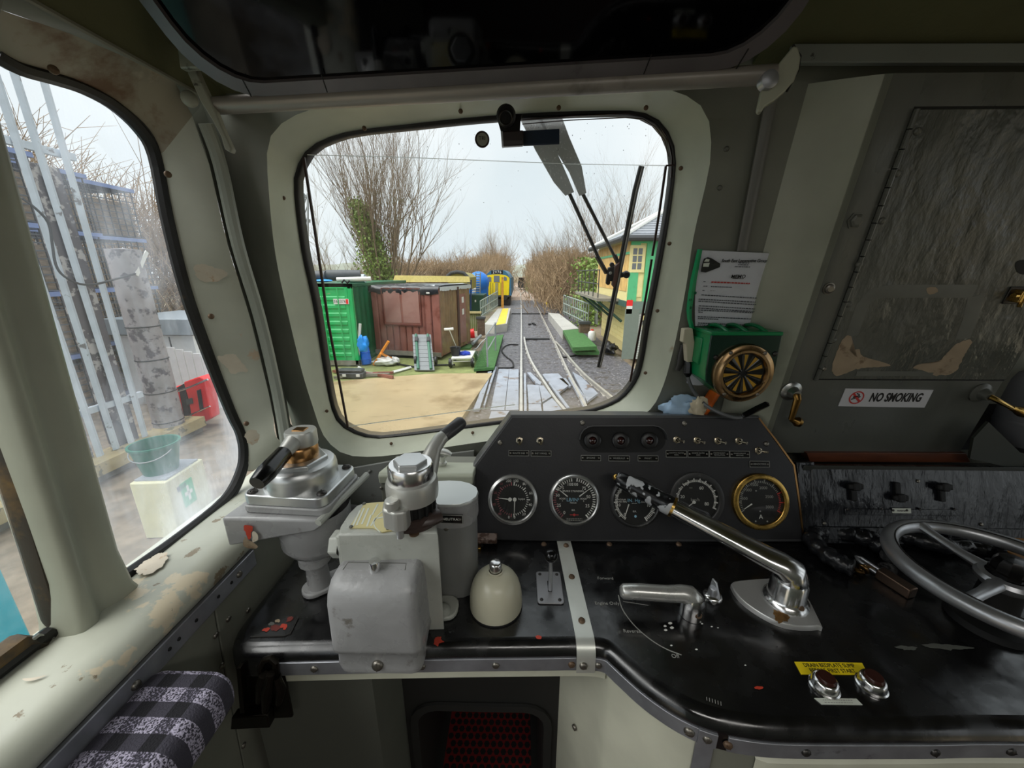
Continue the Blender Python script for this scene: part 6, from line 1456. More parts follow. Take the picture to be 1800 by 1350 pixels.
# ---------------- green container
GX0, GX1, GY, GT = -7.65, -5.2, 12.0, 1.29
t = thing('green_container', 'green shipping container with ribbed doors and a number panel', 'container', (-6.4, 14.5, RZ))
for x in (GX0, GX1 - .12): ob('corner_post', MB().bx(x, x + .12, GY, GY + .14, RZ + .02, GT), X_green, t, bev=.01)
ob('header', MB().bx(GX0, GX1, GY, GY + .12, GT - .14, GT), X_green, t); ob('sill', MB().bx(GX0, GX1, GY, GY + .14, RZ + .02, RZ + .18), X_wood, t)
for i in (0, 1):
    a = GX0 + .12 + i * 1.105; b = a + 1.10
    dr_ = ob('door', MB().bx(a, b, GY + .03, GY + .07, RZ + .18, GT - .14), X_green, t)
    ob('door_frame', MB().bx(a, a + .09, GY, GY + .03, RZ + .18, GT - .14).bx(b - .09, b, GY, GY + .03, RZ + .18, GT - .14), X_green, dr_)
    for k in range(8):
        z = RZ + .28 + k * .255; ob('door_rib', MB().prism([V((a + .1, GY + .03, z)), V((a + .1, GY - .0, z + .04)), V((a + .1, GY - .0, z + .12)), V((a + .1, GY + .03, z + .16))], (b - a - .2, 0, 0)), X_green, dr_)
    for x in (a + .3, b - .3): ob('lock_rod', MB().cyl(V((x, GY - .03, RZ + .2)), V((x, GY - .03, GT - .15)), .018, n=6), X_green, dr_)
GF = Fr((0, GY - .012, 0), (1, 0, 0), (0, 0, 1))
q = GF.px(601, 530)
pl_ = ob('number_panel', MB().fb(GF, q.x - .26, q.x + .22, q.y - .08, q.y + .08, 0, .012), X_white, t)
text('lettering', '362376', GF, q.x - .06, q.y, .13, M_inkk, pl_, c=.014); ob('red_square', MB().fb(GF, q.x + .13, q.x + .2, q.y - .07, q.y + .07, .012, .015), X_red, pl_)
mb = MB(); lo = []
for k in range(61):
    d_ = (0, 0, .05, .05)[k % 4]; lo.append([V((GX1 - d_, GY + .14 + k * .095, RZ + .15)), V((GX1 - d_, GY + .14 + k * .095, GT - .08))])
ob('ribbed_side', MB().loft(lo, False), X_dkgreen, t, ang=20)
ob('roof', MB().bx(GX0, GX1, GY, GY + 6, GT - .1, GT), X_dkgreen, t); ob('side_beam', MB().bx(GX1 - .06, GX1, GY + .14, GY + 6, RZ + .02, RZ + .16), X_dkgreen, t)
def roofpipe(x0, y0, x1, y1, r, Y, mat, lab, cat='pipe'):
    ob('pipe', MB().tube([UY(x0, y0, Y), UY(x1, y1, Y)], r, 12), mat, label=lab, cat=cat)
X_dkpipe = plain('dark_drain_pipe', (74, 78, 82), .5)
ob('drain_pipe', MB().tube([UY(574, 484, 12.6), UY(634, 484, 12.9)], .17, 14), X_dkpipe, label='fat dark drain pipe lying on the green container', cat='pipe')
ob('drain_pipe', MB().tube([UY(500, 486, 12.5), UY(574, 485, 12.5)], .16, 14), X_dkpipe, label='dark pipe lying at the left end of the green container roof', cat='pipe')
ob('white_pipe', MB().tube([UY(592, 491.5, 12.3), UY(652, 490, 12.5)], .07, 10), X_white, label='white plastic pipe lying on the roof edge of the green container', cat='pipe')
ob('grey_drum', MB().tube([V((-5.9, 13.6, 1.43)), V((-5.35, 13.6, 1.43))], .14, 12), plain('pale_drum', (176, 190, 204), .4), label='pale grey drum lying behind the pipes on the container roof', cat='drum')
ob('blue_sheet', MB().ball(UY(568, 493.5, 12.2), .3, 14, 6, (1, .5, .16)), X_blue2, label='blue plastic sheet folded on the green container roof', cat='sheet')
ob('valve_scrap', MB().tube([V((-5.5, 12.1, 1.32)), V((-5.42, 12.1, 1.40)), V((-5.33, 12.1, 1.31)), V((-5.25, 12.1, 1.38))], .03, 6), X_blk, label='small black fitting on the roof edge of the green container', cat='fitting')

# ---------------- brown hut
HA, HB = V((-5.2, 13.6, 0)), V((-2.72, 13.05, 0))
hu = (HB - HA).normalized(); HF = Fr(HA, hu, (0, 0, 1)); hn = -HF.n            # n faces the cab, hn goes back
hl = (HB - HA).length; HT = 1.12
t = thing('brown_hut', 'brown corrugated metal hut with shuttered window and tarpaulin roof', 'hut', (HA + HB) / 2 + V((0, 0, RZ)))
ob('shell', MB().prism([HA + V((0, 0, RZ + .1)), HB + V((0, 0, RZ + .1)), HB + hn * 3 + V((0, 0, RZ + .1)), HA + hn * 3 + V((0, 0, RZ + .1))], (0, 0, HT - RZ - .12)), X_brown, t)
npk = 10
for k in range(npk):
    a = hl * k / npk; b = hl * (k + 1) / npk
    ob('wall_panel', MB().loft([[HF(x, z, c) for z in (RZ + .22, HT - .05)] for x, c in ((a, .0), (a + .02, .035), (b - .06, .035), (b - .035, .0), (b, 0))], False), X_brown, t, ang=20)
ob('base_beam', MB().fb(HF, -.02, hl + .02, RZ + .08, RZ + .24, 0, .06), X_wood, t); ob('corner_trim', MB().fb(HF, hl - .06, hl + .03, RZ + .1, HT, -.03, .045), X_brown, t)
s0, s1 = HF.px(677, 569, .05), HF.px(737, 509, .05)
sh_ = ob('shutter', MB().fb(HF, s0.x, s1.x, s0.y, s1.y, .035, .06), X_brown, t)
mid = (s0.x + s1.x) / 2
M_shut = plain('shutter_panel_brown', (156, 116, 108), .35)
for a, b in ((s0.x + .05, mid - .04), (mid + .04, s1.x - .04)): ob('shutter_panel', MB().fb(HF, a, b, s0.y + .06, s1.y - .05, .06, .072), M_shut, sh_)
ob('shutter_frame', MB().fb(HF, s0.x - .03, s1.x + .03, s1.y, s1.y + .05, .03, .085).fb(HF, s0.x - .03, s1.x + .03, s0.y - .05, s0.y, .03, .085).fb(HF, s0.x - .04, s0.x, s0.y, s1.y, .03, .085).fb(HF, s1.x, s1.x + .03, s0.y, s1.y, .03, .085), plain('shutter_frame_brown', (98, 54, 46), .4), sh_)
q = HF.px(753, 515, .06); ob('wall_lamp', MB().fb(HF, q.x - .08, q.x + .08, q.y - .035, q.y + .04, .035, .1), X_blk, t)
ob('lamp_face', MB().fb(HF, q.x - .06, q.x + .06, q.y - .02, q.y + .03, .1, .105), X_white, t)
SF_ = Fr(HB, hn, (0, 0, 1))
lo = []
for k in range(53): lo.append([SF_(k * .0577, z, (.0, .0, .03, .03)[k % 4] + .002) for z in (RZ + .15, HT - .05)])
ob('side_cladding', MB().loft(lo, False), X_brown2, t, ang=20)
ob('side_door', MB().fb(SF_, 1.75, 2.4, RZ + .25, HT - .28, .02, .06), X_brown, t); ob('door_post', MB().fb(SF_, 1.55, 1.72, RZ + .2, HT, .02, .07), plain('dark_door_post', (70, 40, 34), .5), t)
for z in (.05, .5): ob('notice', MB().fb(SF_, 2.0, 2.2, z, z + .22, .06, .066), X_white, t)
tp_px = [(638, 503), (634, 490), (640, 487), (660, 491), (700, 490), (740, 492), (780, 491), (806, 489), (820, 494)]
mb = MB(); lo = []
for k in range(36):
    f = k / 35; a = -.08 + (hl + .12) * f
    wv = .05 * noise.noise(V((f * 9, 0, 0))); lo.append([HF(a, HT - .2 + 1.6 * wv + .035 * sin(f * 13), .06), HF(a, HT - .05 + wv * .5, .09 + .02 * sin(f * 60)), HF(a, HT + .06 + wv, .02), HF(a, HT + .10 + .08 * noise.noise(V((f * 7, 2, 0))), -.5), HF(a, HT + .08, -3.1)])
ob('tarpaulin', MB().loft(lo, False), X_tarp, t, ang=70)
lo = [[SF_(k * .1, HT - .1 + .05 * noise.noise(V((k * .5, 5, 0))), .06), SF_(k * .1, HT + .03, .06), SF_(k * .1, HT + .1, -.3)] for k in range(32)]
ob('tarpaulin_side', MB().loft(lo, False), plain('pale_tarpaulin', (196, 200, 200), .4), t, ang=70)

# ---------------- things lying in front of the hut
def ground_tube(name, pxs, z, r, mat, lab, cat, n=8): return ob(name, MB().tube([UZ(x, y, z) for x, y in pxs], r, n), mat, label=lab, cat=cat)
t = thing('blue_barrel', 'bright blue plastic drum standing in front of the brown hut', 'drum', gz(645, 643, -1.33))
p = gz(645, 641, -1.33)
ob('body', MB().lathe(p, V((-.12, .05, 1)), [(.15, .02), (.17, .05), (.175, .3), (.17, .56), (.15, .6), (.0002, .61)], 20, True), X_blue, t)
for h in (.2, .42): ob('hoop', MB().torus(p + V((-.12, .05, 1)).normalized() * h, V((-.12, .05, 1)), .176, .012, 20, 6), X_blue, t)
crumple('blue_bag', UY(638, 606, 11.9), .17, .14, .30, X_blue2, 'pale blue plastic bag bundle behind the blue drum', 'bag', 12)
ob('white_post', MB().tube([gz(629, 642), UY(633, 569, 12.1)], .045, 8), X_white, label='white plastic pipe leaning on the green container', cat='pipe')
t = thing('orange_stand', 'orange crossed steel stand leaning by the brown hut', 'stand', gz(670, 640))
ob('leg', MB().tube([gz(657, 641, -1.3), UY(683, 600, 12.1)], .045, 8), X_orange, t); ob('leg', MB().tube([UY(669, 621, 12.0), gz(697, 634, -1.28)], .04, 8), X_orange, t)
crumple('white_sack', gz(677, 636, -1.2), .36, .2, .14, X_white, 'large white sack on the ground by the orange stand', 'sack', 3)
crumple('white_sack', gz(694, 634, -1.24), .16, .14, .12, X_white, 'small white sack right of the larger sack', 'sack', 8)
t = thing('black_toolbox', 'low black case lying on the ground in front of the green container', 'case', gz(622, 663, -1.31))
p = gz(622, 663, -1.31)
ob('case', MB().bx(p.x - .38, p.x + .34, p.y - .16, p.y + .12, -1.31, -1.15), X_dgrey, t, bev=.03); ob('lid', MB().bx(p.x - .4, p.x + .3, p.y - .14, p.y + .14, -1.15, -1.06), X_dgrey, t, bev=.03)
for a in (-.2, .2): ob('catch', MB().bx(p.x + a - .05, p.x + a + .05, p.y - .18, p.y - .15, -1.25, -1.18), X_white, t)
ground_tube('hose', [(660, 612), (680, 628), (700, 640), (735, 646), (760, 642), (800, 641)], -1.28, .03, X_blk, 'thin black hose lying along the foot of the brown hut', 'hose')
ground_tube('pale_plank', [(689, 655), (722, 646)], -1.28, .05, X_white, 'pale plank lying at the edge of the concrete', 'plank', 4)
ground_tube('white_offcut', [(631, 646), (640, 652)], -1.28, .05, X_white, 'short white pipe offcut by the blue drum', 'pipe', 6)
rr_ = random.Random(3)
for k, (x, y, l_) in enumerate(((606, 655, .9), (612, 650, .8), (640, 658, .8), (655, 660, .9), (668, 657, .7), (632, 655, 1.0), (676, 662, .6), (603, 663, .5))):
    p = gz(x, y, -1.27); a = rr_.uniform(-.5, .5)
    ob('scrap_timber', MB().prism([p + V((-l_ / 2 * cos(a), -l_ / 2 * sin(a), -.03)), p + V((l_ / 2 * cos(a), l_ / 2 * sin(a), -.03)), p + V((l_ / 2 * cos(a), l_ / 2 * sin(a), .05)), p + V((-l_ / 2 * cos(a), -l_ / 2 * sin(a), .04))], (.02, .09, 0)), X_wood if k % 2 else X_brown, label='scrap of ' + ('brown', 'grey')[k % 2] + ' timber lying before the containers, ' + ('first', 'second', 'third', 'fourth', 'fifth', 'sixth', 'seventh', 'eighth')[(2, 1, 4, 5, 6, 3, 7, 0)[k]] + ' from the left', cat='timber', group='scrap timber by the containers')
# ramp trolley leaning on the hut
t = thing('ramp_trolley', 'grey platform trolley with green side bars leaning upright on the brown hut', 'trolley', gz(748, 650))
b0, b1 = gz(730, 652), gz(764, 652)
tl_, tr_ = HF.at(735, 588, .35), HF.at(770, 590, .35)
TR = Fr(b0, (b1 - b0), ((tl_ + tr_) / 2 - (b0 + b1) / 2))
TW = (b1 - b0).length; TH = ((tl_ + tr_) / 2 - (b0 + b1) / 2).length
sk = (tl_ - b0).dot(TR.u) / TH
for k in range(9):
    z0_, z1_ = TH * k / 9, TH * (k + .94) / 9
    ob('deck_board', MB().prism([TR(sk * z0_ - .02, z0_), TR(sk * z0_ + TW, z0_), TR(sk * z1_ + TW, z1_), TR(sk * z1_ - .02, z1_)], TR.n * .04), X_dgrey if 0 else plain('grey_deck_board', (128, 132, 134), .6) if k == 0 else bpy.data.materials['grey_deck_board'], t)
X_tgreen = plain('dull_green_bar', (66, 112, 92), .5)
for f in (.17, .83):
    ob('side_bar', MB().tube([TR(TW * f, .02, .07), TR(TW * f + sk * TH * .97, TH * .97, .07)], .045, 8), X_tgreen, t)
    ob('bracket', MB().fb(TR, TW * f + sk * TH * .74 - .05, TW * f + sk * TH * .74 + .05, TH * .74, TH * .86, .05, .14), X_blk, t)
for f in (-.06, 1.0): ob('wheel', MB().cyl(TR(TW * f, TH * .25, .04), TR(TW * f + .06, TH * .25, .04), .14, n=16), X_blk, t)
# white cart with things on it
cx, cy = gz(813, 651, -1.31).x, gz(813, 651, -1.31).y
t = thing('white_cart', 'low white garden cart with black wheels at the edge of the concrete', 'cart', (cx, cy, -1.31))
ob('deck', MB().prism([UZ(x, y, -.98) for x, y in ((793, 629), (829, 628), (836, 616), (800, 617))], (0, 0, -.06)), X_white, t, bev=.01)
dd_ = [UZ(x, y, -1.02) for x, y in ((795, 630), (828, 629), (834, 618), (802, 619))]
for p in dd_: ob('leg', MB().tube([p, p + V((0, 0, -.2))], .028, 6), X_white, t)
ob('side_rail', MB().tube([dd_[0] + V((0, -.02, -.1)), dd_[1] + V((0, -.02, -.1))], .02, 6), X_white, t)
for p in (dd_[0] + V((-.06, 0, 0)), dd_[1] + V((.04, 0, 0)), dd_[2] + V((.06, 0, 0)), dd_[3] + V((-.06, 0, 0))):
    c_ = V((p.x, p.y, -1.31 + .15)); wh = ob('wheel', MB().cyl(c_ - V((.045, 0, 0)), c_ + V((.045, 0, 0)), .15, n=18), X_blk, t); ob('wheel_hub', MB().cyl(c_ - V((.055, 0, 0)), c_ + V((.055, 0, 0)), .05, n=10), X_white, wh)
p = UZ(801, 625, -.98)
t = thing('black_bucket', 'black bucket standing on the white cart', 'bucket', p)
ob('pail', MB().lathe(p, UP, [(.13, 0), (.17, .27), (.18, .28), (.165, .275), (.125, .01)], 20, True), X_blk, t)
ob('handle', MB().tube([p + V((.17 * cos(a), -.02, .26 + .05 * sin(a))) for a in [pi * k / 8 for k in range(9)]], .008, 5), X_dgrey, t)
crumple('blue_cloth', UZ(816, 622, -.95), .2, .16, .09, plain('royal_blue_cloth', (30, 60, 170), .8), 'royal blue cloth bundle on the white cart', 'cloth', 6)
t = thing('push_broom', 'long handled white brush standing in the black bucket', 'brush', p + V((0, 0, .1)))
ob('handle', MB().tube([UZ(806, 619, -.95), UY(789, 578, 11.4)], .014, 6), X_white, t); ob('head', MB().tube([UY(781, 579, 11.4), UY(797, 578, 11.4)], .04, 6), X_white, t)
p = gz(825, 597, -1.3)
t = thing('red_bucket', 'red bucket lying beside the brown hut', 'bucket', p)
ob('pail', MB().lathe(p + V((-.2, 0, .22)), V((1, .1, .1)), [(.0002, 0), (.18, 0), (.24, .42), (.25, .44), (.23, .43), (.17, .03)], 18), X_red, t)
slab('grass_mat', [(803, 605), (832, 605), (826, 612), (799, 612)], -1.27, .06, X_mat, label='small green mat lying beside the brown hut', cat='mat')
ground_tube('grey_post', [(831, 604), (845, 590)], -1.2, .07, X_grey, 'pale post lying beside the red bucket', 'post', 6)
# ---------------- left walkway, railings, platform
slab('green_ramp', [(856, 592), (885, 588), (868.7, 646), (833, 648.5)], -1.24, .08, X_mat, label='green matted ramp between the cart and the track', cat='ramp')
t = thing('chain_railing', 'thin white tubular railing beside the green ramp', 'railing', gz(857, 646))
pa, pb = gz(857, 646, -1.26), gz(871, 617, -1.26)
ta, tb = UY(855, 588, pa.y), UY(870.6, 566.8, pb.y)
for a, b in ((pa, ta), (pb, tb)): ob('post', MB().tube([a, b], .03, 8), X_grey, t)
for f in (.98, .5): ob('rail', MB().tube([pa.lerp(ta, f), pb.lerp(tb, f)], .022, 6), X_grey, t)
ob('chain', MB().tube(spline([ta.lerp(pa, .1), UY(846, 602, pa.y - .1), UY(838, 612, pa.y - .2), UY(833, 614, pa.y - .4)], 4, False), .012, 5), X_grey, t)
mb = MB()
m0 = UZ(834, 648, -1.25); 
for k in range(16):
    f = k / 15
    mb.tube([m0.lerp(pa, f) + V((0, 0, 0)), m0.lerp(pa, min(1, f + .45)) + V((0, 0, .55 if f < .55 else .55 * (1 - f) / .45))], .006, 3); mb.tube([m0.lerp(pa, f), m0.lerp(pa, max(0, f - .45)) + V((0, 0, .55 if f > .45 else .55 * f / .45))], .006, 3)
ob('wire_mesh', mb, X_mat, t, kind='stuff')
def platform(name, pxs, ztop, mat, lab, edge=None):
    return ob(name, MB().prism([UZ(x, y, ztop) for x, y in pxs], (0, 0, -(ztop + 1.5))), mat, label=lab, cat='platform')
X_plat = mk('pale_platform_slab', (186, 184, 178), .45, var=.12, vs=2)
def z3(l): return [(x / 4.22 + 800, y / 4.22 + 440) for x, y in l]
platform('platform', z3([(218, 548), (318, 432), (348, 432), (298, 556)]), -.98, X_plat, 'pale concrete walkway left of the track')
pf_ = platform('platform', z3([(300, 556), (350, 430), (412, 428), (384, 544)]), -1.0, X_plat, 'pale walkway left of the track, yellow reflection painted on top')
slab('yellow_reflection', z3([(304, 554), (352, 431), (396, 430), (374, 540)]), -.985, .014, mk('yellow_reflection_tone', (240, 208, 40), .45, var=.12, vs=2, wear=(190, 180, 120), ws=2, wt=.58), pf_)  # yellow reflection on the walkway, put into the colour of a thin slab
def railing(name, lab, nb, nt_, fb, ft, n, mat, zz, hh=3):
    """fence from near to far: pixels of the near bottom/top and far bottom/top, near bottom on height zz"""
    B0, B1 = UZ(*nb, zz), UZ(*fb, zz); T0, T1 = UY(*nt_, B0.y), UY(*ft, B1.y)
    T0 = V((B0.x, B0.y, T0.z)); T1 = V((B1.x, B1.y, T1.z))
    t = thing(name, lab, 'railing', B0)
    for k in range(n + 1): ob('upright', MB().tube([B0.lerp(B1, k / n), T0.lerp(T1, k / n)], .03, 5), mat, t)
    for k in range(hh): ob('rail', MB().tube([B0.lerp(T0, (k + .35) / (hh - .65)), B1.lerp(T1, (k + .35) / (hh - .65))], .035, 5), mat, t)
    return t, B0, B1
X_rgrey = plain('railing_grey', (146, 158, 152), .5)
railing('platform_railing', 'grey lattice railing along the walkway left of the track', (845, 560), (842, 529), (875, 540), (875.5, 512), 13, X_rgrey, -.98)
def pier(pxl, pxr, ytop, ybot, zb_, lab):
    a, b = UZ(pxl, ybot, zb_), UZ(pxr, ybot, zb_); w_ = b.x - a.x; zt_ = UY(pxl, ytop, a.y).z
    t = thing('brick_pier', lab, 'pier', V((a.x + w_ / 2, a.y, zb_)))
    rows = max(4, int((zt_ - zb_) / .085)); h_ = (zt_ - zb_) / rows
    ob('mortar_core', MB().bx(a.x + .01, b.x - .01, a.y + .01, a.y + w_, zb_, zt_), plain('mortar', (120, 112, 100), .9) if 'mortar' not in bpy.data.materials else bpy.data.materials['mortar'], t)
    for r_ in range(rows):
        nb_ = 2; o_ = (r_ % 2) * .5
        xs = [a.x] + [a.x + w_ * (k + o_) / nb_ for k in range(1 - (r_ % 2), nb_ + (0 if r_ % 2 == 0 else 0)) if 0 < (k + o_) < nb_] + [b.x]
        for q0, q1 in zip(xs[:-1], xs[1:]): ob('brick', MB().bx(q0 + .006, q1 - .006, a.y, a.y + w_ * .98, zb_ + r_ * h_ + .006, zb_ + (r_ + 1) * h_ - .006), X_brick, t)
    ob('cap', MB().bx(a.x - .04, b.x + .04, a.y - .04, a.y + w_ + .04, zt_, zt_ + .1), X_dgrey, t)
pier(839, 852, 561, 590, -1.35, 'dark brick pier at the near end of the left walkway railing')
slab('pallet', [(818, 589), (838, 586), (840, 596), (822, 600)], -1.2, .12, X_wood, label='wooden pallet beside the hut near the brick pier', cat='pallet')
ob('white_board', MB().prism([UY(x, y, 17.5) for x, y in ((820, 564), (826, 564), (826, 574.5), (820, 574.5))], (0, .03, 0)), X_white, label='white board standing by the green fence left of the brick pier', cat='board')
# green close boarded fence beyond the hut
t = thing('board_fence', 'low mossy board fence beyond the brown hut', 'fence', UY(832, 580, 19))
for k in range(8):
    x = 820 + k * 3.2; ob('board', MB().prism([UY(a, b, 19) for a, b in ((x, 582), (x + 2.5, 582), (x + 2.5, 551), (x, 551))], (0, .04, 0)), X_brown2 if 0 else plain('mossy_board', (112, 118, 70), .8) if k == 0 else bpy.data.materials['mossy_board'], t)
ob('top_rail', MB().prism([UY(a, b, 18.9) for a, b in ((819, 551), (846, 551), (846, 547.5), (819, 547.5))], (0, .1, 0)), plain('cream_rail', (196, 180, 130), .6), t)
t = thing('dark_green_wagon', 'dark green sided wagon standing beyond the board fence', 'wagon', UY(832, 548, 30))
ob('body', MB().prism([UY(a, b, 30) for a, b in ((815, 550), (850, 550), (850, 519), (815, 519))], (0, 3, 0)), plain('wagon_green', (26, 70, 50), .5), t)
ob('white_ticket', MB().prism([UY(a, b, 29.98) for a, b in ((834.5, 531), (837, 531), (837, 527), (834.5, 527))], (0, .01, 0)), X_white, t)
ob('blue_pole', MB().tube([UY(827.5, 545, 28), UY(828, 492, 28)], .05, 6), plain('blue_pole_paint', (20, 50, 110), .5), label='thin dark blue pole in front of the dark green wagon', cat='pole')
t = thing('blue_tank', 'round blue tank with a rounded top behind the ladder', 'tank', UY(842, 520, 36))
c_ = UY(841, 497, 36); ob('shell', MB().ball(c_, 1.0, 24, 12, (1.0, 1.2, 1.0)), X_tank, t); ob('stand', MB().lathe((c_.x, c_.y, 0), UP, [(.8, -1.3), (.95, c_.z)], 16), X_tank, t)
t = thing('ladder', 'grey metal ladder leaning on the blue tank', 'ladder', UY(840, 518, 34))
for x in (836, 844): ob('stile', MB().tube([UY(x - .5, 519, 34), UY(x + .5, 479, 34)], .05, 5), X_grey, t)
for k in range(9): ob('rung', MB().tube([UY(835.6, 516.5 - k * 4.3, 34), UY(843.8, 516.5 - k * 4.3, 34)], .045, 5), X_grey, t)
t = thing('step_box', 'pale stepped frame at the foot of the ladder', 'steps', UY(831, 518, 33.5))
for k in range(3): ob('step', MB().prism([UY(a, b, 33.5) for a, b in ((829.5, 518 - k * 4.4), (836, 518 - k * 4.4), (836, 515.5 - k * 4.4), (829.5 + k, 515.5 - k * 4.4))], (0, .5, 0)), X_white, t)
t = thing('coach_end', 'cream and brown round roofed coach end behind the brown hut', 'coach', UY(800, 500, 27))
ob('roof', MB().tube([UY(x, y, 27) for x, y in ((786, 486), (793, 480), (804, 478), (815, 480), (822, 487), (824, 497))], .12, 8), X_dgrey, t)
ob('body', MB().prism([UY(a, b, 27.1) for a, b in ((788, 510), (823, 510), (823, 488), (815, 481), (804, 479), (793, 481), (788, 487))], (0, 5, 0)), plain('coach_olive', (150, 140, 60), .5), t)
t = ob('cream_beam', MB().prism([UY(a, b, 22) for a, b in ((690, 496), (826, 496), (824, 486), (694, 484))], (0, .3, 0)), mk('cream_wagon_side', (226, 208, 130), .5), label='long cream topped wagon side behind the brown hut', cat='wagon')
# ---------------- yellow fronted locomotive
LY = 38.0
t = thing('yellow_locomotive', 'yellow fronted locomotive with headcode 2V76 on the left track', 'locomotive', UZ(873, 536, RZ) * 1.0)
LF = Fr((0, LY, 0), (1, 0, 0), (0, 0, 1))
def lp(x, y, c=0): b = LF.px(x, y, c); return LF(b.x, b.y, c)
fpx = [(851, 519), (850.9, 490), (853, 487), (857, 484), (866, 482.3), (880, 482.3), (889, 484), (894, 487), (895.6, 490), (895.3, 519)]
ob('yellow_front', MB().prism([lp(x, y) for x, y in fpx], (0, .5, 0)), X_yel, t)
ob('blue_roof', MB().prism([lp(x, y) for x, y in ((854, 486), (857, 480.5), (862, 476), (866, 474.8), (884, 474.8), (888, 476.5), (893, 482), (896, 488), (889, 484), (880, 482.3), (866, 482.3), (857, 484))], (0, 14, 0)), X_lblue, t)
ob('body_side', MB().prism([lp(x, y) for x, y in ((894.5, 519), (895.6, 489), (898.5, 488), (899, 520))], (0, 14, 0)), X_lblue, t)
hp_ = ob('headcode_panel', MB().prism([lp(x, y) for x, y in ((863.5, 481.5), (884, 481.5), (884, 475.3), (863.5, 475.3))], (0, -.03, 0)), M_inkk, t)
q = LF.px(873.7, 478.4); text('headcode', '2V76', LF, q.x, q.y, .36, M_white, hp_, c=.045, sp=1.15)
for pts in ([(856, 495), (863.5, 495), (863.5, 487.5), (860, 486), (857, 488)], [(868, 496), (878, 496), (878, 484.5), (868, 484.5)], [(885.5, 493), (891, 493), (890.5, 487.5), (887, 486), (885.5, 487)]): ob('cab_window', MB().prism([lp(x, y) for x, y in pts], (0, -.03, 0)), plain('loco_pane', (118, 124, 130), .25) if 'loco_pane' not in bpy.data.materials else bpy.data.materials['loco_pane'], t)
for x in (862, 866, 880, 884): ob('door_line', MB().prism([lp(x, 518), lp(x + .5, 518), lp(x + .5, 497), lp(x, 497)], (0, -.03, 0)), X_dgrey, t)
ob('gangway_door', MB().prism([lp(870.5, 518), lp(875.5, 518), lp(875.5, 497), lp(870.5, 497)], (0, -.04, 0)), plain('grey_yellow_door', (170, 160, 110), .5), t)
ob('buffer_beam', MB().prism([lp(x, y) for x, y in ((852, 526), (895, 526), (896, 519), (851, 519))], (0, .4, 0)), X_dgrey, t)
ob('bogie', MB().prism([lp(x, y) for x, y in ((860, 537), (897, 537), (898, 522), (858, 522))], (0, 3, 0)), X_blk, t)
for x in (858, 888): ob('buffer', MB().cyl(lp(x, 523, .0), lp(x, 523, .5), .23, n=14), X_blk, t)
t = ob('orange_signal_pole', MB().prism([UY(a, b, 30) for a, b in ((881, 541), (885.5, 541), (884.8, 487), (881.5, 487))], (0, .15, 0)), mk('rusty_orange', (204, 146, 60), .6, var=.25, vs=6), label='tall rusty orange pole in front of the yellow locomotive', cat='pole')
# distant wagon
t = thing('distant_wagon', 'small dark wagon far along the track', 'wagon', UZ(917, 507, RZ))
DY = 75
for nm, pts, c in (('hull', [(911, 506), (923, 506), (924, 497), (922, 492), (911.5, 492), (910, 498)], X_dgrey), ('cab', [(911.5, 493), (922, 493), (922, 488), (911.5, 488)], plain('brown_cab', (84, 70, 62), .6))): ob(nm, MB().prism([UY(a, b, DY) for a, b in pts], (0, 4, 0)), c, t)
for x in (913, 916.5, 920.5): ob('window', MB().prism([UY(a, b, DY - .1) for a, b in ((x - 1.2, 492), (x + 1.2, 492), (x + 1.2, 489), (x - 1.2, 489))], (0, .05, 0)), X_blk, t)
# ---------------- right of the track
platform('platform', z3([(690, 462), (772, 470), (918, 580), (800, 592)]), -.98, X_plat, 'pale concrete walkway right of the track')
slab('green_ramp', z3([(800, 592), (920, 584), (1052, 712), (872, 720)]), -.98, .14, X_mat, label='green matted walkway right of the track', cat='ramp')
slab('green_step', z3([(872, 735), (1052, 726), (1070, 752), (905, 752)]), -1.2, .12, X_mat, label='lower green matted step at the near end of the right walkway', cat='step')
railing('platform_railing', 'grey lattice railing along the walkway right of the track', (1033, 574), (1033, 534), (990, 552), (988, 519), 13, X_rgrey, -.98)
pier(1019, 1036.5, 570, 586, -1.0, 'brick pier at the near end of the right walkway railing')
t = thing('palisade_fence', 'pale palisade fence behind the right walkway railing', 'fence', UZ(1045, 572, -1.3))
for k in range(24):
    f = k / 23; x = 1050 - 46 * f; yb_ = 571 - 26 * f; yt_ = 531 - 18 * f; Y_ = 22 + 18 * f
    ob('pale', MB().prism([UY(x - .7, yb_, Y_), UY(x + .7, yb_, Y_), UY(x + .7, yt_ + 1.5, Y_), UY(x, yt_, Y_), UY(x - .7, yt_ + 1.5, Y_)], (0, .03, 0)), X_grey, t)
for x, w_, yt_, lab in ((991, 4, 487, 'nearer of two tall pale grey posts behind the right railing'), (1001, 6.5, 492, 'shorter broad pale grey post stack behind the right railing')):
    ob('grey_post', MB().prism([UY(a, b, 42) for a, b in ((x - w_, 523), (x + w_, 523), (x + w_, yt_), (x - w_, yt_))], (0, .3, 0)), X_grey, label=lab, cat='post')
ob('orange_post', MB().prism([UY(a, b, 36) for a, b in ((974.5, 547), (981, 547), (980.5, 489), (975, 489))], (0, .3, 0)), plain('orange_brown_post', (206, 146, 84), .6), label='tall orange brown timber post right of the track', cat='post')
ob('sign_board', MB().prism([UY(a, b, 35.5) for a, b in ((980, 531), (984, 531), (984, 516), (980, 516))], (0, .2, 0)), X_wood, label='small weathered board on the orange brown post', cat='board')
t = thing('yellow_ground_box', 'small yellow ground frame box beside the far track', 'box', UZ(963.5, 541, -1.4))
ob('box', MB().prism([UY(a, b, 37) for a, b in ((960.5, 539), (967, 539), (967, 532), (964, 531), (960.5, 532))], (0, .3, 0)), X_yel, t, bev=.03); ob('foot', MB().prism([UY(a, b, 37.1) for a, b in ((960, 542), (968, 542), (968, 539), (960, 539))], (0, .3, 0)), X_blk, t)
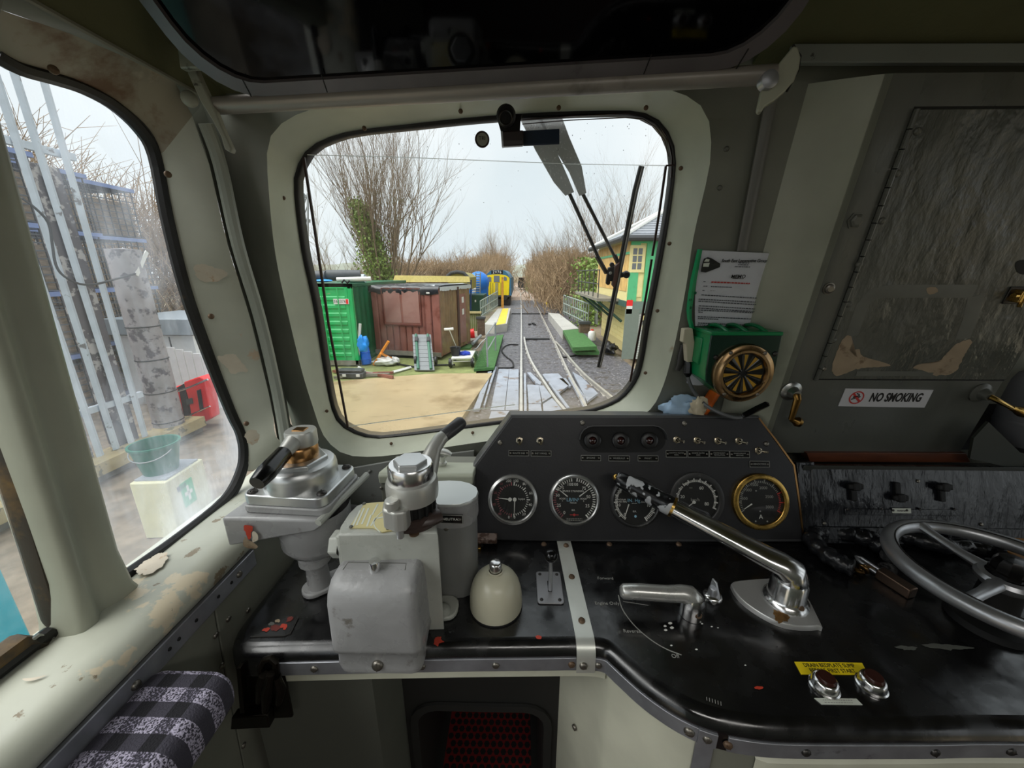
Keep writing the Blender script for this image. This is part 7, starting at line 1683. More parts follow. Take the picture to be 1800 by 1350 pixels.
p = UZ(1040, 598, -1.2)
t = thing('white_drum', 'white plastic container beside the brick pier', 'drum', p)
ob('body', MB().lathe(p, UP, [(.16, 0), (.17, .03), (.17, .32), (.13, .38), (.06, .40), (.06, .44), (.0002, .44)], 16, True), X_white, t); ob('cap', MB().lathe(p, UP, [(.065, .43), (.065, .47), (.0002, .47)], 12), X_red, t)
# ---------------- signal box
SX, SY, SL = 3.72, 13.5, 5.5
SZ0, SZF, SZE = -1.35, .72, 2.72
t = thing('signal_box', 'cream and green two storey signal box with slate roof', 'signal box', (SX + 2.5, SY + 2.7, SZ0))
ob('lower_wall', MB().bx(SX + .35, SX + 5.5, SY, SY + SL, SZ0, SZF - .2), plain('cream_mortar', (214, 198, 140), .6), t)
X_cbrick = mk('cream_painted_brick', (242, 226, 158), .5, var=.05)
rows = 9
for r_ in range(rows):
    n_ = 7
    for k in range(n_ + 1):
        y0_ = SY + SL * (k - .5 * (r_ % 2)) / n_; y1_ = min(SY + SL, y0_ + SL / n_); y0_ = max(SY, y0_)
        if y1_ - y0_ < .05: continue
        ob('brick', MB().bx(SX + .335, SX + .36, y0_ + .012, y1_ - .012, SZ0 + .35 + r_ * .17 + .008, SZ0 + .35 + (r_ + 1) * .17 - .008), X_cbrick, t)
for r_ in range(rows):
    for k in range(2):
        ob('brick', MB().bx(SX + .36 + k * .3 - .1 * (r_ % 2) * k, SX + .36 + k * .3 + .28, SY - .025, SY, SZ0 + .35 + r_ * .17 + .008, SZ0 + .35 + (r_ + 1) * .17 - .008), X_cbrick, t)
SG_ = Fr((0, SY - .03, 0), (1, 0, 0), (0, 0, 1))
a, b = SG_.px(1098, 630), SG_.px(1119, 538)
rs_ = ob('roller_shutter', MB().fb(SG_, a.x, b.x + .25, SZ0, b.y, -.05, .0), plain('shutter_grey', (186, 190, 184), .5), t)
n_ = 22
for k in range(n_): ob('shutter_slat', MB().fb(SG_, a.x, b.x + .25, SZ0 + (b.y - SZ0) * k / n_, SZ0 + (b.y - SZ0) * (k + .72) / n_, 0, .025), bpy.data.materials['shutter_grey'], rs_)
ob('green_pier', MB().fb(SG_, SX + .42, a.x - .12, SZ0, SZF - .3, 0, .06), plain('grey_green_pier', (118, 128, 118), .6), t)
ob('red_white_board', MB().fb(SG_, a.x - .1, a.x + .1, .25, .72, .03, .06), X_red, t); ob('white_board', MB().fb(SG_, a.x - .1, a.x + .1, .42, .52, .06, .065), X_white, t)
ob('floor_beam', MB().bx(SX - .05, SX + 5.6, SY - .05, SY + SL, SZF - .25, SZF - .05), plain('beam_green', (60, 92, 84), .5), t)
# upper storey: side of vertical boards, front with windows
up_ = ob('upper_wall', MB().bx(SX, SX + 5.5, SY, SY + SL, SZF - .05, SZE), X_cream, t)
X_board2 = mk('faded_side_board', (226, 186, 116), .6, var=.2, vs=3)
for k in range(14): ob('side_board', MB().bx(SX - .02, SX, SY + .2 + k * .37, SY + .2 + k * .37 + .34, 1.0, SZE - .5), X_board2, t)
for k in range(11): ob('frieze_board', MB().bx(SX - .025, SX, SY + .1 + k * .5, SY + .1 + k * .5 + .42, SZE - .42, SZE - .1), X_board2, t)
ob('side_band', MB().bx(SX - .05, SX, SY, SY + SL, SZE - .5, SZE - .42), X_sbgreen, t)
UF = Fr((0, SY - .001, 0), (1, 0, 0), (0, 0, 1))
ob('corner_post', MB().fb(UF, SX - .03, SX + .28, SZF - .05, SZE, 0, .05), X_sbgreen, t)
w0, w1 = UF.px(1104, 479), UF.px(1135, 431)
for i in range(3):
    ox = i * (w1.x - w0.x + .42)
    wd = ob('window', MB().fb(UF, w0.x + ox, w1.x + ox, w0.y, w1.y, .01, .06), X_cream, t)
    nx_, ny_ = 2, 3
    for c_ in range(nx_):
        for r_ in range(ny_):
            ww_, hh_ = (w1.x - w0.x - .16) / nx_, (w1.y - w0.y - .16) / ny_
            ob('pane', MB().fb(UF, w0.x + ox + .08 + c_ * ww_ + .02, w0.x + ox + .08 + (c_ + 1) * ww_ - .02, w0.y + .08 + r_ * hh_ + .02, w0.y + .08 + (r_ + 1) * hh_ - .02, .055, .064), X_winglass, wd)
    ob('green_post', MB().fb(UF, w1.x + ox + .04, w1.x + ox + .38, SZF - .05, SZE, 0, .05), X_sbgreen, t)
ob('head_band', MB().fb(UF, SX, SX + 5.5, w1.y + .06, w1.y + .16, 0, .06), X_sbgreen, t)
ob('lower_panel', MB().fb(UF, w0.x, w1.x, SZF + .1, w0.y - .15, 0, .03), X_cream, t)
ob('skirt', MB().fb(UF, SX, SX + 5.5, SZF - .45, SZF - .05, .0, .07), plain('grey_green_skirt', (112, 130, 120), .5), t)
# roof: hipped, rows of slates
e_ = .35; x0_, x1_, y0_, y1_ = SX - e_, SX + 5.5 + e_, SY - e_, SY + SL + e_; ry = (y0_ + y1_) / 2; RZT = 4.05
rx0, rx1 = SX + 2.2, SX + 3.3
ob('roof', MB().add([(x0_, y0_, SZE), (x1_, y0_, SZE), (x1_, y1_, SZE), (x0_, y1_, SZE), (rx0, ry, RZT), (rx1, ry, RZT)], [(0, 1, 5, 4), (1, 2, 5), (2, 3, 4, 5), (3, 0, 4), (3, 2, 1, 0)]), X_slate, t, ang=10)
nr = 13
for k in range(nr):
    f0, f1 = k / nr, (k + 1) / nr
    def edge(f, lift): return [V((x0_ + (rx0 - x0_) * f, y0_ + (ry - y0_) * f, SZE + (RZT - SZE) * f + lift)), V((x1_ + (rx1 - x1_) * f, y0_ + (ry - y0_) * f, SZE + (RZT - SZE) * f + lift))]
    a, b = edge(f0, .05), edge(f1, .012)
    ob('slate_course', MB().prism([a[0], a[1], b[1], b[0]], (0, 0, -.035)), X_slate, t)
for a, b in (((x0_, y0_, SZE), (rx0, ry, RZT)), ((x0_, y1_, SZE), (rx0, ry, RZT))): ob('hip_cap', MB().tube([V(a) + V((0, 0, .05)), V(b) + V((0, 0, .05))], .08, 8), X_white, t)
ob('gutter', MB().tube([V((x0_ - .02, y0_, SZE - .03)), V((x1_, y0_, SZE - .03))], .10, 8), X_dgrey, t); ob('gutter', MB().tube([V((x0_ - .02, y0_, SZE - .03)), V((x0_ - .02, y1_, SZE - .03))], .10, 8), X_dgrey, t)
ob('chimney', MB().bx(rx0 - .1, rx0 + .3, ry - .2, ry + .2, RZT - .3, RZT + .45), X_brick, t)
ob('downpipe', MB().tube([V((SX + .9, SY - .12, 2.6)), V((SX + .9, SY - .12, 2.2))], .03, 6), X_blk, t)
# balcony with thin rails
bal = thing('balcony', 'narrow balcony with thin dark rails on the signal box side', 'balcony', (SX - .4, SY + 3, SZF))
ob('floor_slab', MB().bx(SX - .85, SX - .03, SY + 1.0, SY + SL + 1.2, SZF - .12, SZF - .02), X_wood, bal)
for k in range(6): ob('baluster', MB().cyl(V((SX - .8, SY + 1.1 + k * 1.0, SZF)), V((SX - .8, SY + 1.1 + k * 1.0, SZF + 1.0)), .022, n=6), X_dgrey, bal)
for h in (.5, 1.0): ob('rail', MB().tube([V((SX - .8, SY + 1.05, SZF + h)), V((SX - .8, SY + SL + 1.2, SZF + h))], .02, 6), X_dgrey, bal)
for k in range(3): ob('brace', MB().tube([V((SX - .8, SY + 1.3 + k * 2, SZF - .1)), V((SX + .2, SY + 1.3 + k * 2, SZF - .9))], .05, 6), bpy.data.materials['beam_green'], bal)
crumple('wire_coil', UZ(1072, 612, -1.2), .25, .5, .2, X_blk, 'tangle of dark wire at the foot of the signal box wall', 'wire', 31)
# ---------------- lamp tower at the far left
t = thing('lattice_mast', 'grey lattice mast with brackets far off beyond the green container', 'mast', UY(536, 480, 40))
for x in (534, 541): ob('leg', MB().tube([UY(x, 480, 40), UY(x, 340, 40)], .1, 5), X_grey, t)
for k in range(7): ob('brace', MB().tube([UY(534, 480 - k * 20, 40), UY(541, 460 - k * 20, 40)], .06, 4), X_grey, t)
for y in (342, 385): ob('arm', MB().prism([UY(a, b, 40) for a, b in ((522, y), (543, y), (543, y + 6), (522, y + 4))], (0, .3, 0)), X_grey, t)
# ================================================================== trees, hedges, hills
def seg3(mb, a, b, r0, r1):
    t_ = (b - a)
    if t_.length < 1e-6: return
    t_.normalize(); u_ = t_.cross(V((.3, .9, .31))).normalized(); w_ = t_.cross(u_)
    k = len(mb.v)
    for p, r in ((a, r0), (b, r1)):
        for i in range(3): mb.v.append(p + u_ * (r * cos(2.094 * i)) + w_ * (r * sin(2.094 * i)))
    for i in range(3): j = (i + 1) % 3; mb.f.append((k + i, k + j, k + 3 + j, k + 3 + i))
def branch(mb, rr, p, d, L_, r, dep, spread, upb):
    n = 3; q = V(p); dd = V(d).normalized()
    for i in range(n):
        nd = (dd + V((rr.gauss(0, .09), rr.gauss(0, .09), rr.gauss(0, .05) + upb))).normalized()
        e = q + nd * (L_ / n); seg3(mb, q, e, r * (1 - .25 * i), r * (1 - .25 * (i + 1)))
        if dep > 0:
            for _ in range(2 if i else 1):
                sd = (nd + V((rr.gauss(0, spread), rr.gauss(0, spread), rr.gauss(0, spread * .6) + .12))).normalized()
                branch(mb, rr, e if rr.random() < .6 else q.lerp(e, rr.random()), sd, L_ * rr.uniform(.42, .7), r * .55 * (1 - .2 * i), dep - 1, spread, upb)
        q = e; dd = nd
def bare_tree(name, base, h, w_, stems, seed, mat, lab, group=None, rad=.12, dep=3, fan=.5, spread=.45):
    rr = random.Random(seed); t = thing(name, lab, 'tree', base, group)
    mb = MB()
    for k in range(stems):
        a = rr.uniform(0, 2 * pi); f = rr.uniform(.05, 1) * fan
        d_ = V((cos(a) * f, sin(a) * f, 1)); branch(mb, rr, V(base) + V((rr.gauss(0, .25 * w_), rr.gauss(0, .2 * w_), 0)), d_, h * rr.uniform(.62, .78) * (1 - .45 * f), rad * rr.uniform(.6, 1), dep, spread, .03)
    ob('branches', mb, mat, t, recalc=False, ang=180)
    return t
GZ = -1.5
# the big many stemmed tree, ivy on its left stems
X_bark2 = mk('pale_brown_bark', (124, 108, 88), .9, var=.15, vs=2)
bp_ = UY(682, 478, 26); bp_.z = GZ + .2
bt_ = bare_tree('bare_tree', bp_, 11.6, 1.5, 26, 5, X_bark2, 'big many-stemmed bare tree behind the brown hut with ivy on its left stems', rad=.10, dep=3, fan=.5, spread=.27)
rr_ = random.Random(8); mb = MB()
for k in range(7500):
    f = rr_.random() ** .8; z = GZ + 7.2 * f; hw = (1.75 - 1.4 * f) * (1 if f > .12 else 1.35)
    c_ = V((bp_.x - .35 + .6 * (1 - f) - .9 * f + rr_.gauss(0, hw * .42), bp_.y - .5 + rr_.gauss(0, .5), z + rr_.gauss(0, .2)))
    u_ = V((rr_.gauss(0, 1), rr_.gauss(0, 1), rr_.gauss(0, 1))).normalized() * .085; w_ = u_.cross(V((rr_.gauss(0, 1), rr_.gauss(0, 1), rr_.gauss(0, 1)))).normalized() * .075
    mb.poly([c_ + u_, c_ + w_, c_ - u_, c_ - w_])
ob('ivy', mb, X_ivy, bt_, kind='stuff', recalc=False, ang=180)
p = UY(588, 478, 24); p.z = GZ
bare_tree('bare_tree', p, 6.6, .5, 5, 21, plain('pale_bark', (158, 148, 130), .9), 'slender pale bare tree left of the big ivy clad tree', rad=.06, dep=3, fan=.5, spread=.4)
# smaller prototypes
protos = []
for k in range(3):
    rr = random.Random(40 + k); protos.append(bare_tree('bare_tree', V((-4.5 + k * 1.2, 62 + 5 * k, GZ)), 8.5, .8, 5, 60 + k, X_twig, 'thin bare tree among the hedgerow trees left of the far track', 'bare trees left of the far track', rad=.07, dep=3, fan=.3, spread=.30))
rr = random.Random(77)
spots = []
for k in range(13): spots.append((rr.uniform(-24, -6), rr.uniform(36, 60), rr.uniform(.5, .72)))
for k in range(8): spots.append((rr.uniform(-13, -5.2), rr.uniform(62, 110), rr.uniform(.85, 1.15)))
for x, y, s_ in spots:
    o = protos[rr.randrange(3)]; c_ = dup(o, V((x, y, GZ)) - o.location, rotz=rr.uniform(0, 6), scale=(s_, s_, s_ * rr.uniform(.85, 1.1)))
spr = []
for px_, Y_, s_ in ((1000, 30, .62), (1022, 26, .66), (1040, 30, .85), (1062, 24, .82), (1085, 25, .86), (975, 40, .72), (955, 58, .85), (948, 72, .9), (990, 48, .85), (942, 95, 1.1), (1110, 30, .9)):
    p = UY(px_, 520, Y_); spr.append((p.x, Y_, s_))
for x, y, s_ in spr:
    o = protos[rr.randrange(3)]; c_ = dup(o, V((x, y, GZ)) - o.location, rotz=rr.uniform(0, 6), scale=(s_, s_, s_), label='thin bare tree among the hedgerow trees right of the far track', group='bare trees right of the far track')
# twiggy hedges: bundles of fine twigs
def hedge(name, pts, h, w_, n, seed, mat, lab, cat='hedge', tw=1.0):
    rr = random.Random(seed); mb = MB()
    for k in range(n):
        f = rr.random() * (len(pts) - 1); i = int(f); a = V(pts[i]).lerp(V(pts[i + 1]), f - i)
        hh = (h[i] + (h[i + 1] - h[i]) * (f - i)) * (1 + .28 * noise.noise(V((f * 5, seed, 0))))
        b0_ = a + V((rr.gauss(0, w_), rr.gauss(0, w_), rr.random() ** 1.3 * hh * .75))
        d_ = V((rr.gauss(0, .5), rr.gauss(0, .5), 1)); L_ = hh * rr.uniform(.12, .3)
        e_ = b0_ + d_.normalized() * L_; seg3(mb, b0_, e_, .035 * tw, .012 * tw)
        for _ in range(2): seg3(mb, b0_.lerp(e_, rr.uniform(.3, .8)), e_ + V((rr.gauss(0, .3), rr.gauss(0, .3), rr.gauss(0, .2))) * L_, .02 * tw, .008 * tw)
    return ob(name, mb, mat, label=lab, cat=cat, kind='stuff', recalc=False, ang=180, base=pts[0])
def P(px_, Y_): p = UY(px_, 500, Y_); return V((p.x, Y_, GZ))
hedge('undergrowth', [P(705, 34), P(760, 38), P(820, 44), P(862, 60), P(885, 90)], [4.6, 4.4, 5.0, 6.2, 8.0], 1.3, 8500, 1, X_hedge, 'brown twiggy hedgerow running along the left of the yard')
hedge('undergrowth', [P(500, 30), P(600, 32), P(705, 34)], [2.8, 2.6, 4.0], 1.2, 3200, 2, X_hedge, 'low brown scrub behind the containers')
hedge('undergrowth', [P(1062, 27), P(1010, 32), P(985, 40), P(960, 56), P(945, 80), P(936, 120)], [4.2, 5.0, 5.6, 6.0, 6.0, 5.2], 1.2, 8200, 3, X_hedge, 'brown twiggy hedgerow along the right of the track')
hedge('undergrowth', [P(935, 80), P(946, 62)], [2.4, 2.2], .7, 900, 5, X_ivy, 'green bramble patch at the foot of the right hedgerow')
rr_ = random.Random(18); mb = MB()
c0 = UY(1040, 500, 24)
for k in range(1800):
    f = rr_.random(); c_ = V((c0.x + rr_.gauss(0, .55), 24 + rr_.gauss(0, .6), GZ + 4.0 * f)); u_ = V((rr_.gauss(0, 1), rr_.gauss(0, 1), rr_.gauss(0, 1))).normalized() * .09; w_ = u_.cross(V((rr_.gauss(0, 1), rr_.gauss(0, 1), rr_.gauss(0, 1)))).normalized() * .08
    mb.poly([c_ + u_, c_ + w_, c_ - u_, c_ - w_])
ob('ivy_clump', mb, X_ivy, label='ivy clump beside the signal box balcony', cat='ivy', kind='stuff', recalc=False, ang=180)
# hills
X_hill = plain('hazy_wooded_hill', (142, 146, 134), 1.0)
mb = MB(); lo = []
for k in range(60):
    x = -220 + 440 * k / 59; h = 10 + 5 * noise.noise(V((x * .02, 0, 0))) + 1.3 * noise.noise(V((x * .3, 1, 0))); lo.append([V((x, 380, GZ)), V((x, 390, h * .7)), V((x, 410, h))])
ob('hill', MB().loft(lo, False), X_hill, kind='structure', ang=180)
# ================================================================== seen through the side windows
PZ = -.32
ob('pavement_left', MB().bx(-9, -1.75, -4, 3.4, -1.5, PZ).bx(-9, -2.9, 3.4, 5.4, -1.5, PZ), mk('grey_platform_gravel', (132, 120, 104), .8, var=.3, vs=7, bump=.5, bs=20), kind='structure')
FX, FZ = -4.1, -.12
X_pale = mk('galvanised_pale', (196, 206, 216), .5, .2, var=.08, vs=8, wear=(120, 120, 122), ws=5, wt=.62, wsoft=.04)
t = thing('palisade_fence', 'tall galvanised palisade fence close beside the cab window', 'fence', (FX, 2.2, FZ))
k = 0; y = .8
while y < 3.88:
    lean = R.uniform(-.02, .02)
    ob('pale', MB().prism([V((FX, y, FZ)), V((FX + .018, y + .035, FZ)), V((FX, y + .07, FZ)), V((FX - .012, y + .035, FZ))], V((lean, lean, 3.3))), X_pale, t); y += .155
for z in (.3, 2.6): ob('fence_rail', MB().bx(FX - .06, FX - .015, .4, 3.9, z, z + .06), X_pale, t)
ob('timber_beam', MB().bx(FX - .12, FX + .16, .2, 4.4, -.24, FZ), mk('mossy_timber', (168, 152, 112), .8, var=.25, vs=5, wear=(110, 104, 78), ws=6, wt=.56), label='mossy timber beam along the foot of the palisade fence', cat='beam')
ob('low_wall', MB().bx(FX - .1, FX + .1, .2, 4.4, PZ - .2, -.235), mk('grey_low_wall', (120, 116, 108), .8, var=.2), label='low grey wall under the timber beam', cat='wall')
M_peel = mk('peeling_post_paint', (158, 154, 156), .6, var=.12, wear=(98, 94, 100), ws=9, wt=.52, wsoft=.08, bump=.3, bs=30)
pc = UX(262, 640, FX - .05)
t = thing('grey_post', 'thick grey post with dark peeling paint at the end of the fence', 'post', (pc.x, pc.y, FZ))
ob('shaft', MB().lathe((pc.x, pc.y + .05, 0), UP, [(.145, FZ), (.145, .35), (.142, UX(250, 440, FX).z), (.0002, UX(250, 438, FX).z)], 20), M_peel, t)
for yy in (572, 632, 694, 752): z = UX(262, yy, pc.x).z; ob('band', MB().torus((pc.x, pc.y + .05, z), UP, .144, .007, 20, 6), X_dgrey, t)
t = thing('dark_post', 'dark peeling flat post standing against the fence pales', 'post', (FX, 3.4, FZ))
ob('shaft', MB().bx(FX - .1, FX - .03, 3.5, 3.74, FZ, UX(215, 320, FX).z), mk('dark_peeling_post', (92, 88, 92), .6, wear=(176, 172, 170), ws=8, wt=.54, wsoft=.05, bump=.3, bs=30), t)
ob('shaft', MB().bx(FX - .12, FX - .05, 3.16, 3.30, FZ, UX(200, 330, FX).z), bpy.data.materials['dark_peeling_post'], t)
ob('loose_cable', MB().tube(spline([UX(x, y, FX + .1) for x, y in ((38, 348), (62, 366), (85, 392), (92, 430), (98, 465), (112, 485), (140, 499), (170, 499), (205, 490), (238, 481))], 4, False), .010, 6), X_dgrey, label='thin grey cable looped across the fence pales', cat='cable')
ob('cable_bracket', MB().prism([UX(x, y, FX + .08) for x, y in ((236, 482), (242, 486), (260, 445), (255, 440))], (.01, 0, 0)), X_white, label='small white bracket on the grey post', cat='bracket')
# clutter of cages beyond the fence
t0 = thing('wire_cage', 'wire storage cage behind the fence standing lowest in the middle of the stacks', 'cage', (-6.4, 2.6, -1.2), group='wire cages behind the fence')
ob('wire_panel', (lambda m: [m.tube([V((-6.9 + .12 * k, 2.2, -1.2)), V((-6.9 + .12 * k, 2.2, -.4))], .012, 3) for k in range(9)] and [m.tube([V((-6.9, 2.2, -1.2 + .1 * k)), V((-5.9, 2.2, -1.2 + .1 * k))], .012, 3) for k in range(9)] and [m.tube([V((-5.9, 2.2 + .12 * k, -1.2)), V((-5.9, 2.2 + .12 * k, -.4))], .012, 3) for k in range(9)] and [m.tube([V((-5.9, 2.2, -1.2 + .1 * k)), V((-5.9, 3.2, -1.2 + .1 * k))], .012, 3) for k in range(9)] and m)(MB()), X_dgrey, t0, kind='stuff')
ob('blue_band', MB().bx(-6.92, -5.88, 2.18, 3.22, -.42, -.36), plain('blue_cage_band', (120, 140, 190), .5), t0)
ob('timber_load', MB().bx(-6.85, -5.95, 2.26, 3.14, -1.2, -.62), mk('brown_load', (146, 130, 112), .9, var=.35, vs=9, str_=(1, 1, 4)), t0)
for i in range(6):
    for j in range(5):
        if i == 0 and j == 0: continue
        dup(t0, (-.35 * (i % 2) + (-.9 if i > 3 else 0), -1.2 + i * 1.12, j * .86), label='wire storage cage behind the fence, ' + ('bottom', 'second', 'third', 'fourth', 'top')[j] + ' of its stack, stack ' + ('nearest', 'second', 'third', 'fourth', 'fifth', 'last')[i] + ' from the cab')
hedge('undergrowth', [V((-11, -3, GZ)), V((-11.5, 4, GZ)), V((-12, 9, GZ)), V((-11, 13, GZ))], [7.5, 7.0, 6.4, 5.4], 1.0, 9000, 9, X_hedge, 'tangled brown scrub beyond the fence left of the cab', tw=.42)
# kiosk hut, red cases, cream cabinet
KY = 5.6
def kz(x, y, Y=KY): return UY(x, y, Y)
t = thing('white_kiosk', 'white metal kiosk with a grey flat lid behind the grey post', 'kiosk', kz(300, 760))
k0, k1 = kz(262, 600), kz(352, 600)
ob('body', MB().bx(k0.x - .5, k1.x - .1, KY, KY + 1.2, -.4, kz(300, 590).z), plain('white_kiosk_panel', (226, 228, 230), .4), t)
ob('door_panel', MB().bx(k0.x + .32, k0.x + .335, KY - .01, KY, -.3, kz(300, 592).z), X_dgrey, t)
ob('lid', MB().bx(k0.x - .6, k1.x - .04, KY - .08, KY + 1.3, kz(300, 588).z, kz(300, 560).z), plain('grey_kiosk_lid', (150, 160, 168), .45), t, bev=.01)
t = thing('corrugated_fence', 'white corrugated sheet fence behind the cream cabinet', 'fence', (k1.x, KY - .3, -.4))
for k in range(12):
    x = k0.x + .45 + k * .12; ob('sheet', MB().prism([V((x, KY - .35, -.32)), V((x + .105, KY - .35, -.32)), V((x + .105, KY - .35, .62 - .03 * k)), V((x, KY - .35, .62 - .03 * k))], (0, .02, 0)), bpy.data.materials['white_kiosk_panel'], t)
CY = 4.5
t = thing('red_case_trolley', 'chrome hand trolley carrying two red plastic cases', 'trolley', UY(335, 810, CY))
for pts in ([(280, 688), (305, 681), (312, 690), (322, 746), (300, 750), (290, 720)], [(322, 672), (350, 662), (362, 668), (371, 735), (352, 746), (338, 742), (330, 700)]):
    ob('red_case', MB().prism([UY(x, y, CY) for x, y in pts], (0, .16, 0)), X_red, t, bev=.015)
ob('black_core', MB().prism([UY(x, y, CY + .03) for x, y in ((306, 684), (324, 674), (334, 740), (318, 742))], (0, .12, 0)), X_blk, t)
for pts in ([(347, 686), (353, 684), (358, 720), (353, 724)], [(300, 700), (306, 698), (312, 732), (306, 735)]): ob('case_handle', MB().prism([UY(x, y, CY - .01) for x, y in pts], (0, -.012, 0)), X_blk, t)
ob('case_label', MB().prism([UY(x, y, CY - .005) for x, y in ((327, 702), (338, 699), (340, 709), (329, 712))], (0, -.006, 0)), X_dgrey, t)
ob('frame_tube', MB().tube(spline([UY(x, y, CY - .06) for x, y in ((365, 667), (330, 682), (308, 690), (300, 700), (306, 730), (313, 760))], 4, False), .013, 8), M_chrome, t)
ob('frame_tube', MB().tube([UY(313, 741, CY - .06), UY(340, 727, CY - .06), UY(369, 714, CY - .06)], .009, 8), M_chrome, t)
ob('trolley_leg', MB().tube([UY(312, 758, CY), UY(322, 812, CY)], .012, 6), X_blk, t); ob('blue_cap', MB().ball(UY(306, 752, CY - .05), .05, 12, 6, (1.2, 1, .6)), X_blue, t)
ob('trolley_hose', MB().tube(spline([UY(x, y, CY) for x, y in ((318, 756), (330, 764), (335, 785), (334, 808))], 4, False), .008, 6), X_blk, t)
# cabinet: corners from the picture on its top face
zc_ = .15
cq = [UZ(x, y, zc_) for x, y in ((226, 850), (291, 848), (356, 806), (318, 803))]
t = thing('cream_cabinet', 'cream steel cabinet with a green sticker and a bucket on its lid', 'cabinet', (sum(cq, V()) / 4) * 1.0 + V((0, 0, PZ - zc_)))
c3 = cq[2] + (cq[0] - cq[1])
foot = [cq[0], cq[1], cq[2], c3]
ob('body', MB().prism(foot, (0, 0, PZ - zc_)), mk('cream_cabinet_paint', (216, 212, 178), .5, var=.06, wear=(96, 88, 76), ws=9, wt=.74, wsoft=.02), t, bev=.01)
cc_ = sum(foot, V()) / 4
ob('grey_lid', MB().prism([cc_ + (p - cc_) * .86 + V((0, 0, .0)) for p in foot], (0, 0, .012)), plain('grey_lid_sheet', (160, 164, 172), .5), t)
CF = Fr(cq[1], cq[2] - cq[1], UP); L_ = (cq[2] - cq[1]).length
if CF.n.dot(EYE - CF.o) < 0: CF = Fr(cq[1], cq[2] - cq[1], UP)
a, b = CF.px(326, 893), CF.px(345, 863)
sg_ = 1 if CF.n.dot(EYE - CF.o) > 0 else -1
st_ = ob('green_sticker', MB().fb(CF, a.x, a.x + L_ * .32, a.y, a.y + .2, 0, sg_ * .003), plain('sticker_green', (40, 176, 110), .4), t)
ob('white_cross', MB().fb(CF, a.x + L_ * .13, a.x + L_ * .19, a.y + .04, a.y + .16, 0, sg_ * .005).fb(CF, a.x + L_ * .06, a.x + L_ * .26, a.y + .085, a.y + .115, 0, sg_ * .005), X_white, st_)
ob('dark_scrape', MB().fb(CF, L_ * .2, L_ * .42, -.13, -.09, 0, sg_ * .003), X_dgrey, t)
bp2 = UZ(284, 826, zc_ + .012)
t = thing('green_bucket', 'green plastic bucket standing on the cream cabinet', 'bucket', bp2)
X_bgreen = plain('bucket_green', (24, 104, 84), .4)
wt_ = .148
ob('pail', MB().lathe(bp2, UP, [(.0002, 0), (wt_ * .70, 0), (wt_ * .98, .21), (wt_ * 1.05, .212), (wt_ * 1.05, .226), (wt_ * .95, .226), (wt_ * .68, .012), (.0002, .01)], 28), X_bgreen, t, ang=40)
ob('handle', MB().tube([bp2 + V((wt_ * 1.02 * cos(a), -.11 * sin(a) * 1.0 - .03, .19 - .06 * sin(a))) for a in [pi * k / 10 for k in range(11)]], .004, 6), X_grey, t)
# turquoise body seen through the door glass
X_turq = mk('turquoise_paint', (60, 190, 214), .35, var=.05, vs=6, wear=(30, 110, 130), ws=30, wt=.72)
X_turq2 = mk('pale_turquoise_paint', (140, 222, 216), .4, var=.06, vs=4)
t = thing('turquoise_skip', 'turquoise painted steel body standing outside the cab door', 'steel body', (-2.2, .9, PZ))
c1_ = UX(62, 1130, -2.1); 
ob('post', MB().bx(-2.3, -2.1, c1_.y - .16, c1_.y, PZ, 1.6), X_turq, t, bev=.01)
ob('side_plate', MB().bx(-2.26, -2.2, -1.2, c1_.y - .16, PZ, .62), X_turq2, t)
for z in (.18, .40): ob('side_rail', MB().bx(-2.2, -2.17, -1.2, c1_.y - .16, z, z + .035), X_turq, t)
ob('base_lip', MB().bx(-2.3, -2.02, -1.2, c1_.y, PZ, .02), X_turq2, t)
# ---------------- windscreen wiper, outside the glass
WC = GD - .035
t = thing('wiper', 'windscreen wiper with two parallel arms and a long upright blade', 'wiper', FW.at(1070, 480, WC))
M_arm = mk('speckled_wiper_arm', (190, 192, 194), .5, wear=(230, 230, 232), ws=220, wt=.6); M_armb = plain('black_wiper_arm', (24, 20, 26), .5)
for k, pts in enumerate(([(930, 200), (956, 258), (985, 315), (1001, 341)], [(962, 198), (985, 248), (1011, 298), (1024, 342)])):
    w0_ = [34, 30, 24, 15] if k == 0 else [38, 30, 22, 12]
    lo = []
    for (x, y), w_ in zip(pts, w0_):
        l_, r_ = FW.at(x - w_ / 2, y + w_ * .22, WC), FW.at(x + w_ / 2, y - w_ * .22, WC); lo.append([l_, r_, r_ + FW.n * .008, l_ + FW.n * .008])
    ob('arm_root', MB().loft(lo, True, True, True), M_arm, t, bev=.001)
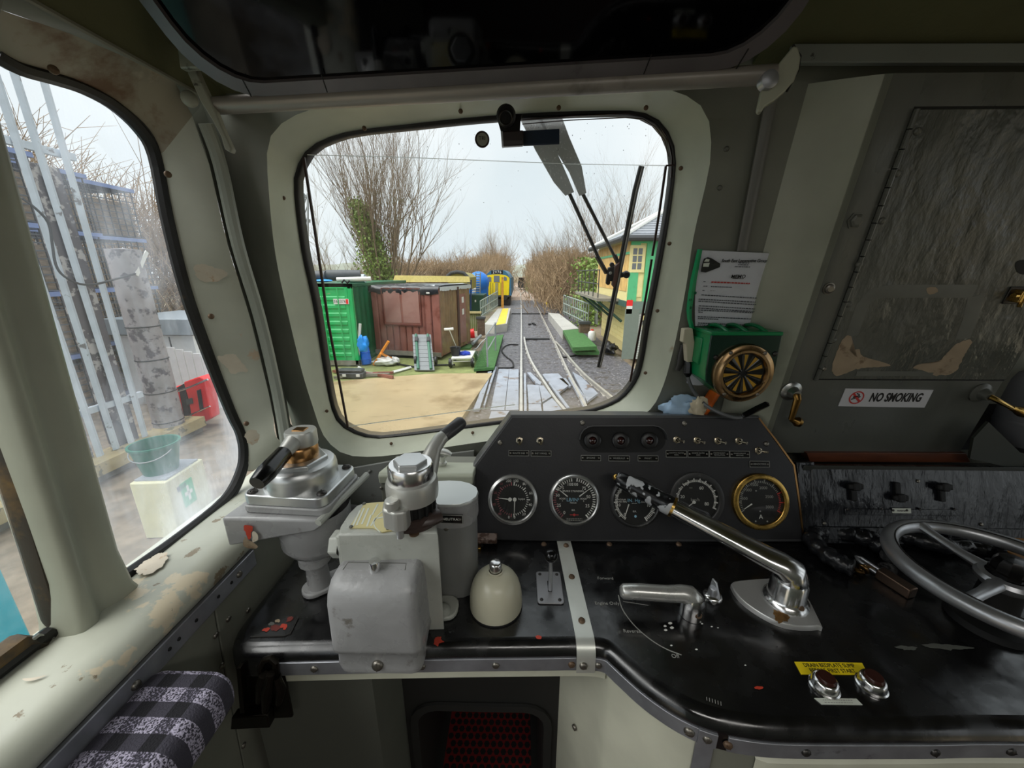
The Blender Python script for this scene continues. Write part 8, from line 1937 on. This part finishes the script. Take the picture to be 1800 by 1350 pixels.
ob('arm', MB().tube([FW.at(x, y, WC) for x, y in ((1000, 338), (1056, 462))], [.006, .0058], 8, asp=.6), M_armb, t)
ob('arm', MB().tube([FW.at(x, y, WC) for x, y in ((1024, 340), (1086, 462))], [.006, .0052], 8, asp=.6), M_armb, t)
ob('arm_end', MB().tube([FW.at(x, y, WC) for x, y in ((1049, 450), (1066, 480))], [.0085, .008], 8, asp=.6), M_armb, t)
ob('arm_end', MB().tube([FW.at(x, y, WC) for x, y in ((1080, 448), (1086, 462))], [.0075, .0075], 8, asp=.6), M_armb, t)
ob('carrier', MB().prism([FW.at(x, y, WC) for x, y in ((1068, 470), (1078, 467), (1075, 493), (1064, 494))], FW.n * .012), M_armb, t, bev=.001)
ob('bolt', MB().lathe(FW.at(1073, 480, WC + .012), FW.n, [(.004, 0), (.003, .003), (.0002, .003)], 10), M_whitealu, t)
for x, y in ((1075, 465), (1068, 496)): ob('lug', MB().lathe(FW.at(x, y, WC), FW.n, [(.0055, 0), (.0055, .008), (.0025, .008), (.0002, .007)], 12), M_armb, t)
ob('brown_saddle', MB().prism([FW.at(x, y, WC) for x, y in ((1080, 466), (1087, 460), (1083, 490), (1078, 505), (1074, 500))], FW.n * .014), plain('brown_saddle_block', (96, 66, 58), .5), t)
ob('pivot', MB().lathe(FW.at(1100, 482, WC), FW.n, [(.0085, 0), (.0085, .010), (.006, .013), (.0002, .013)], 16), M_armb, t); ob('pivot_arm', MB().tube([FW.at(1088, 484, WC), FW.at(1100, 482, WC)], .0065, 8), M_armb, t)
bl_ = [(1128, 292), (1117, 335), (1098, 430), (1084, 500), (1068, 580), (1053, 645)]
ob('blade', MB().tube([FW.at(x, y, WC + .006) for x, y in bl_], [.0065, .0068, .0068, .0068, .0062, .006], 8, asp=.7), plain('black_wiper_rubber', (32, 30, 30), .4), t)
ob('blade_spine', MB().tube([FW.at(x + 2, y, WC + .012) for x, y in bl_], [.002] * 6, 6), plain('grey_blade_spine', (128, 124, 120), .35, .4), t)
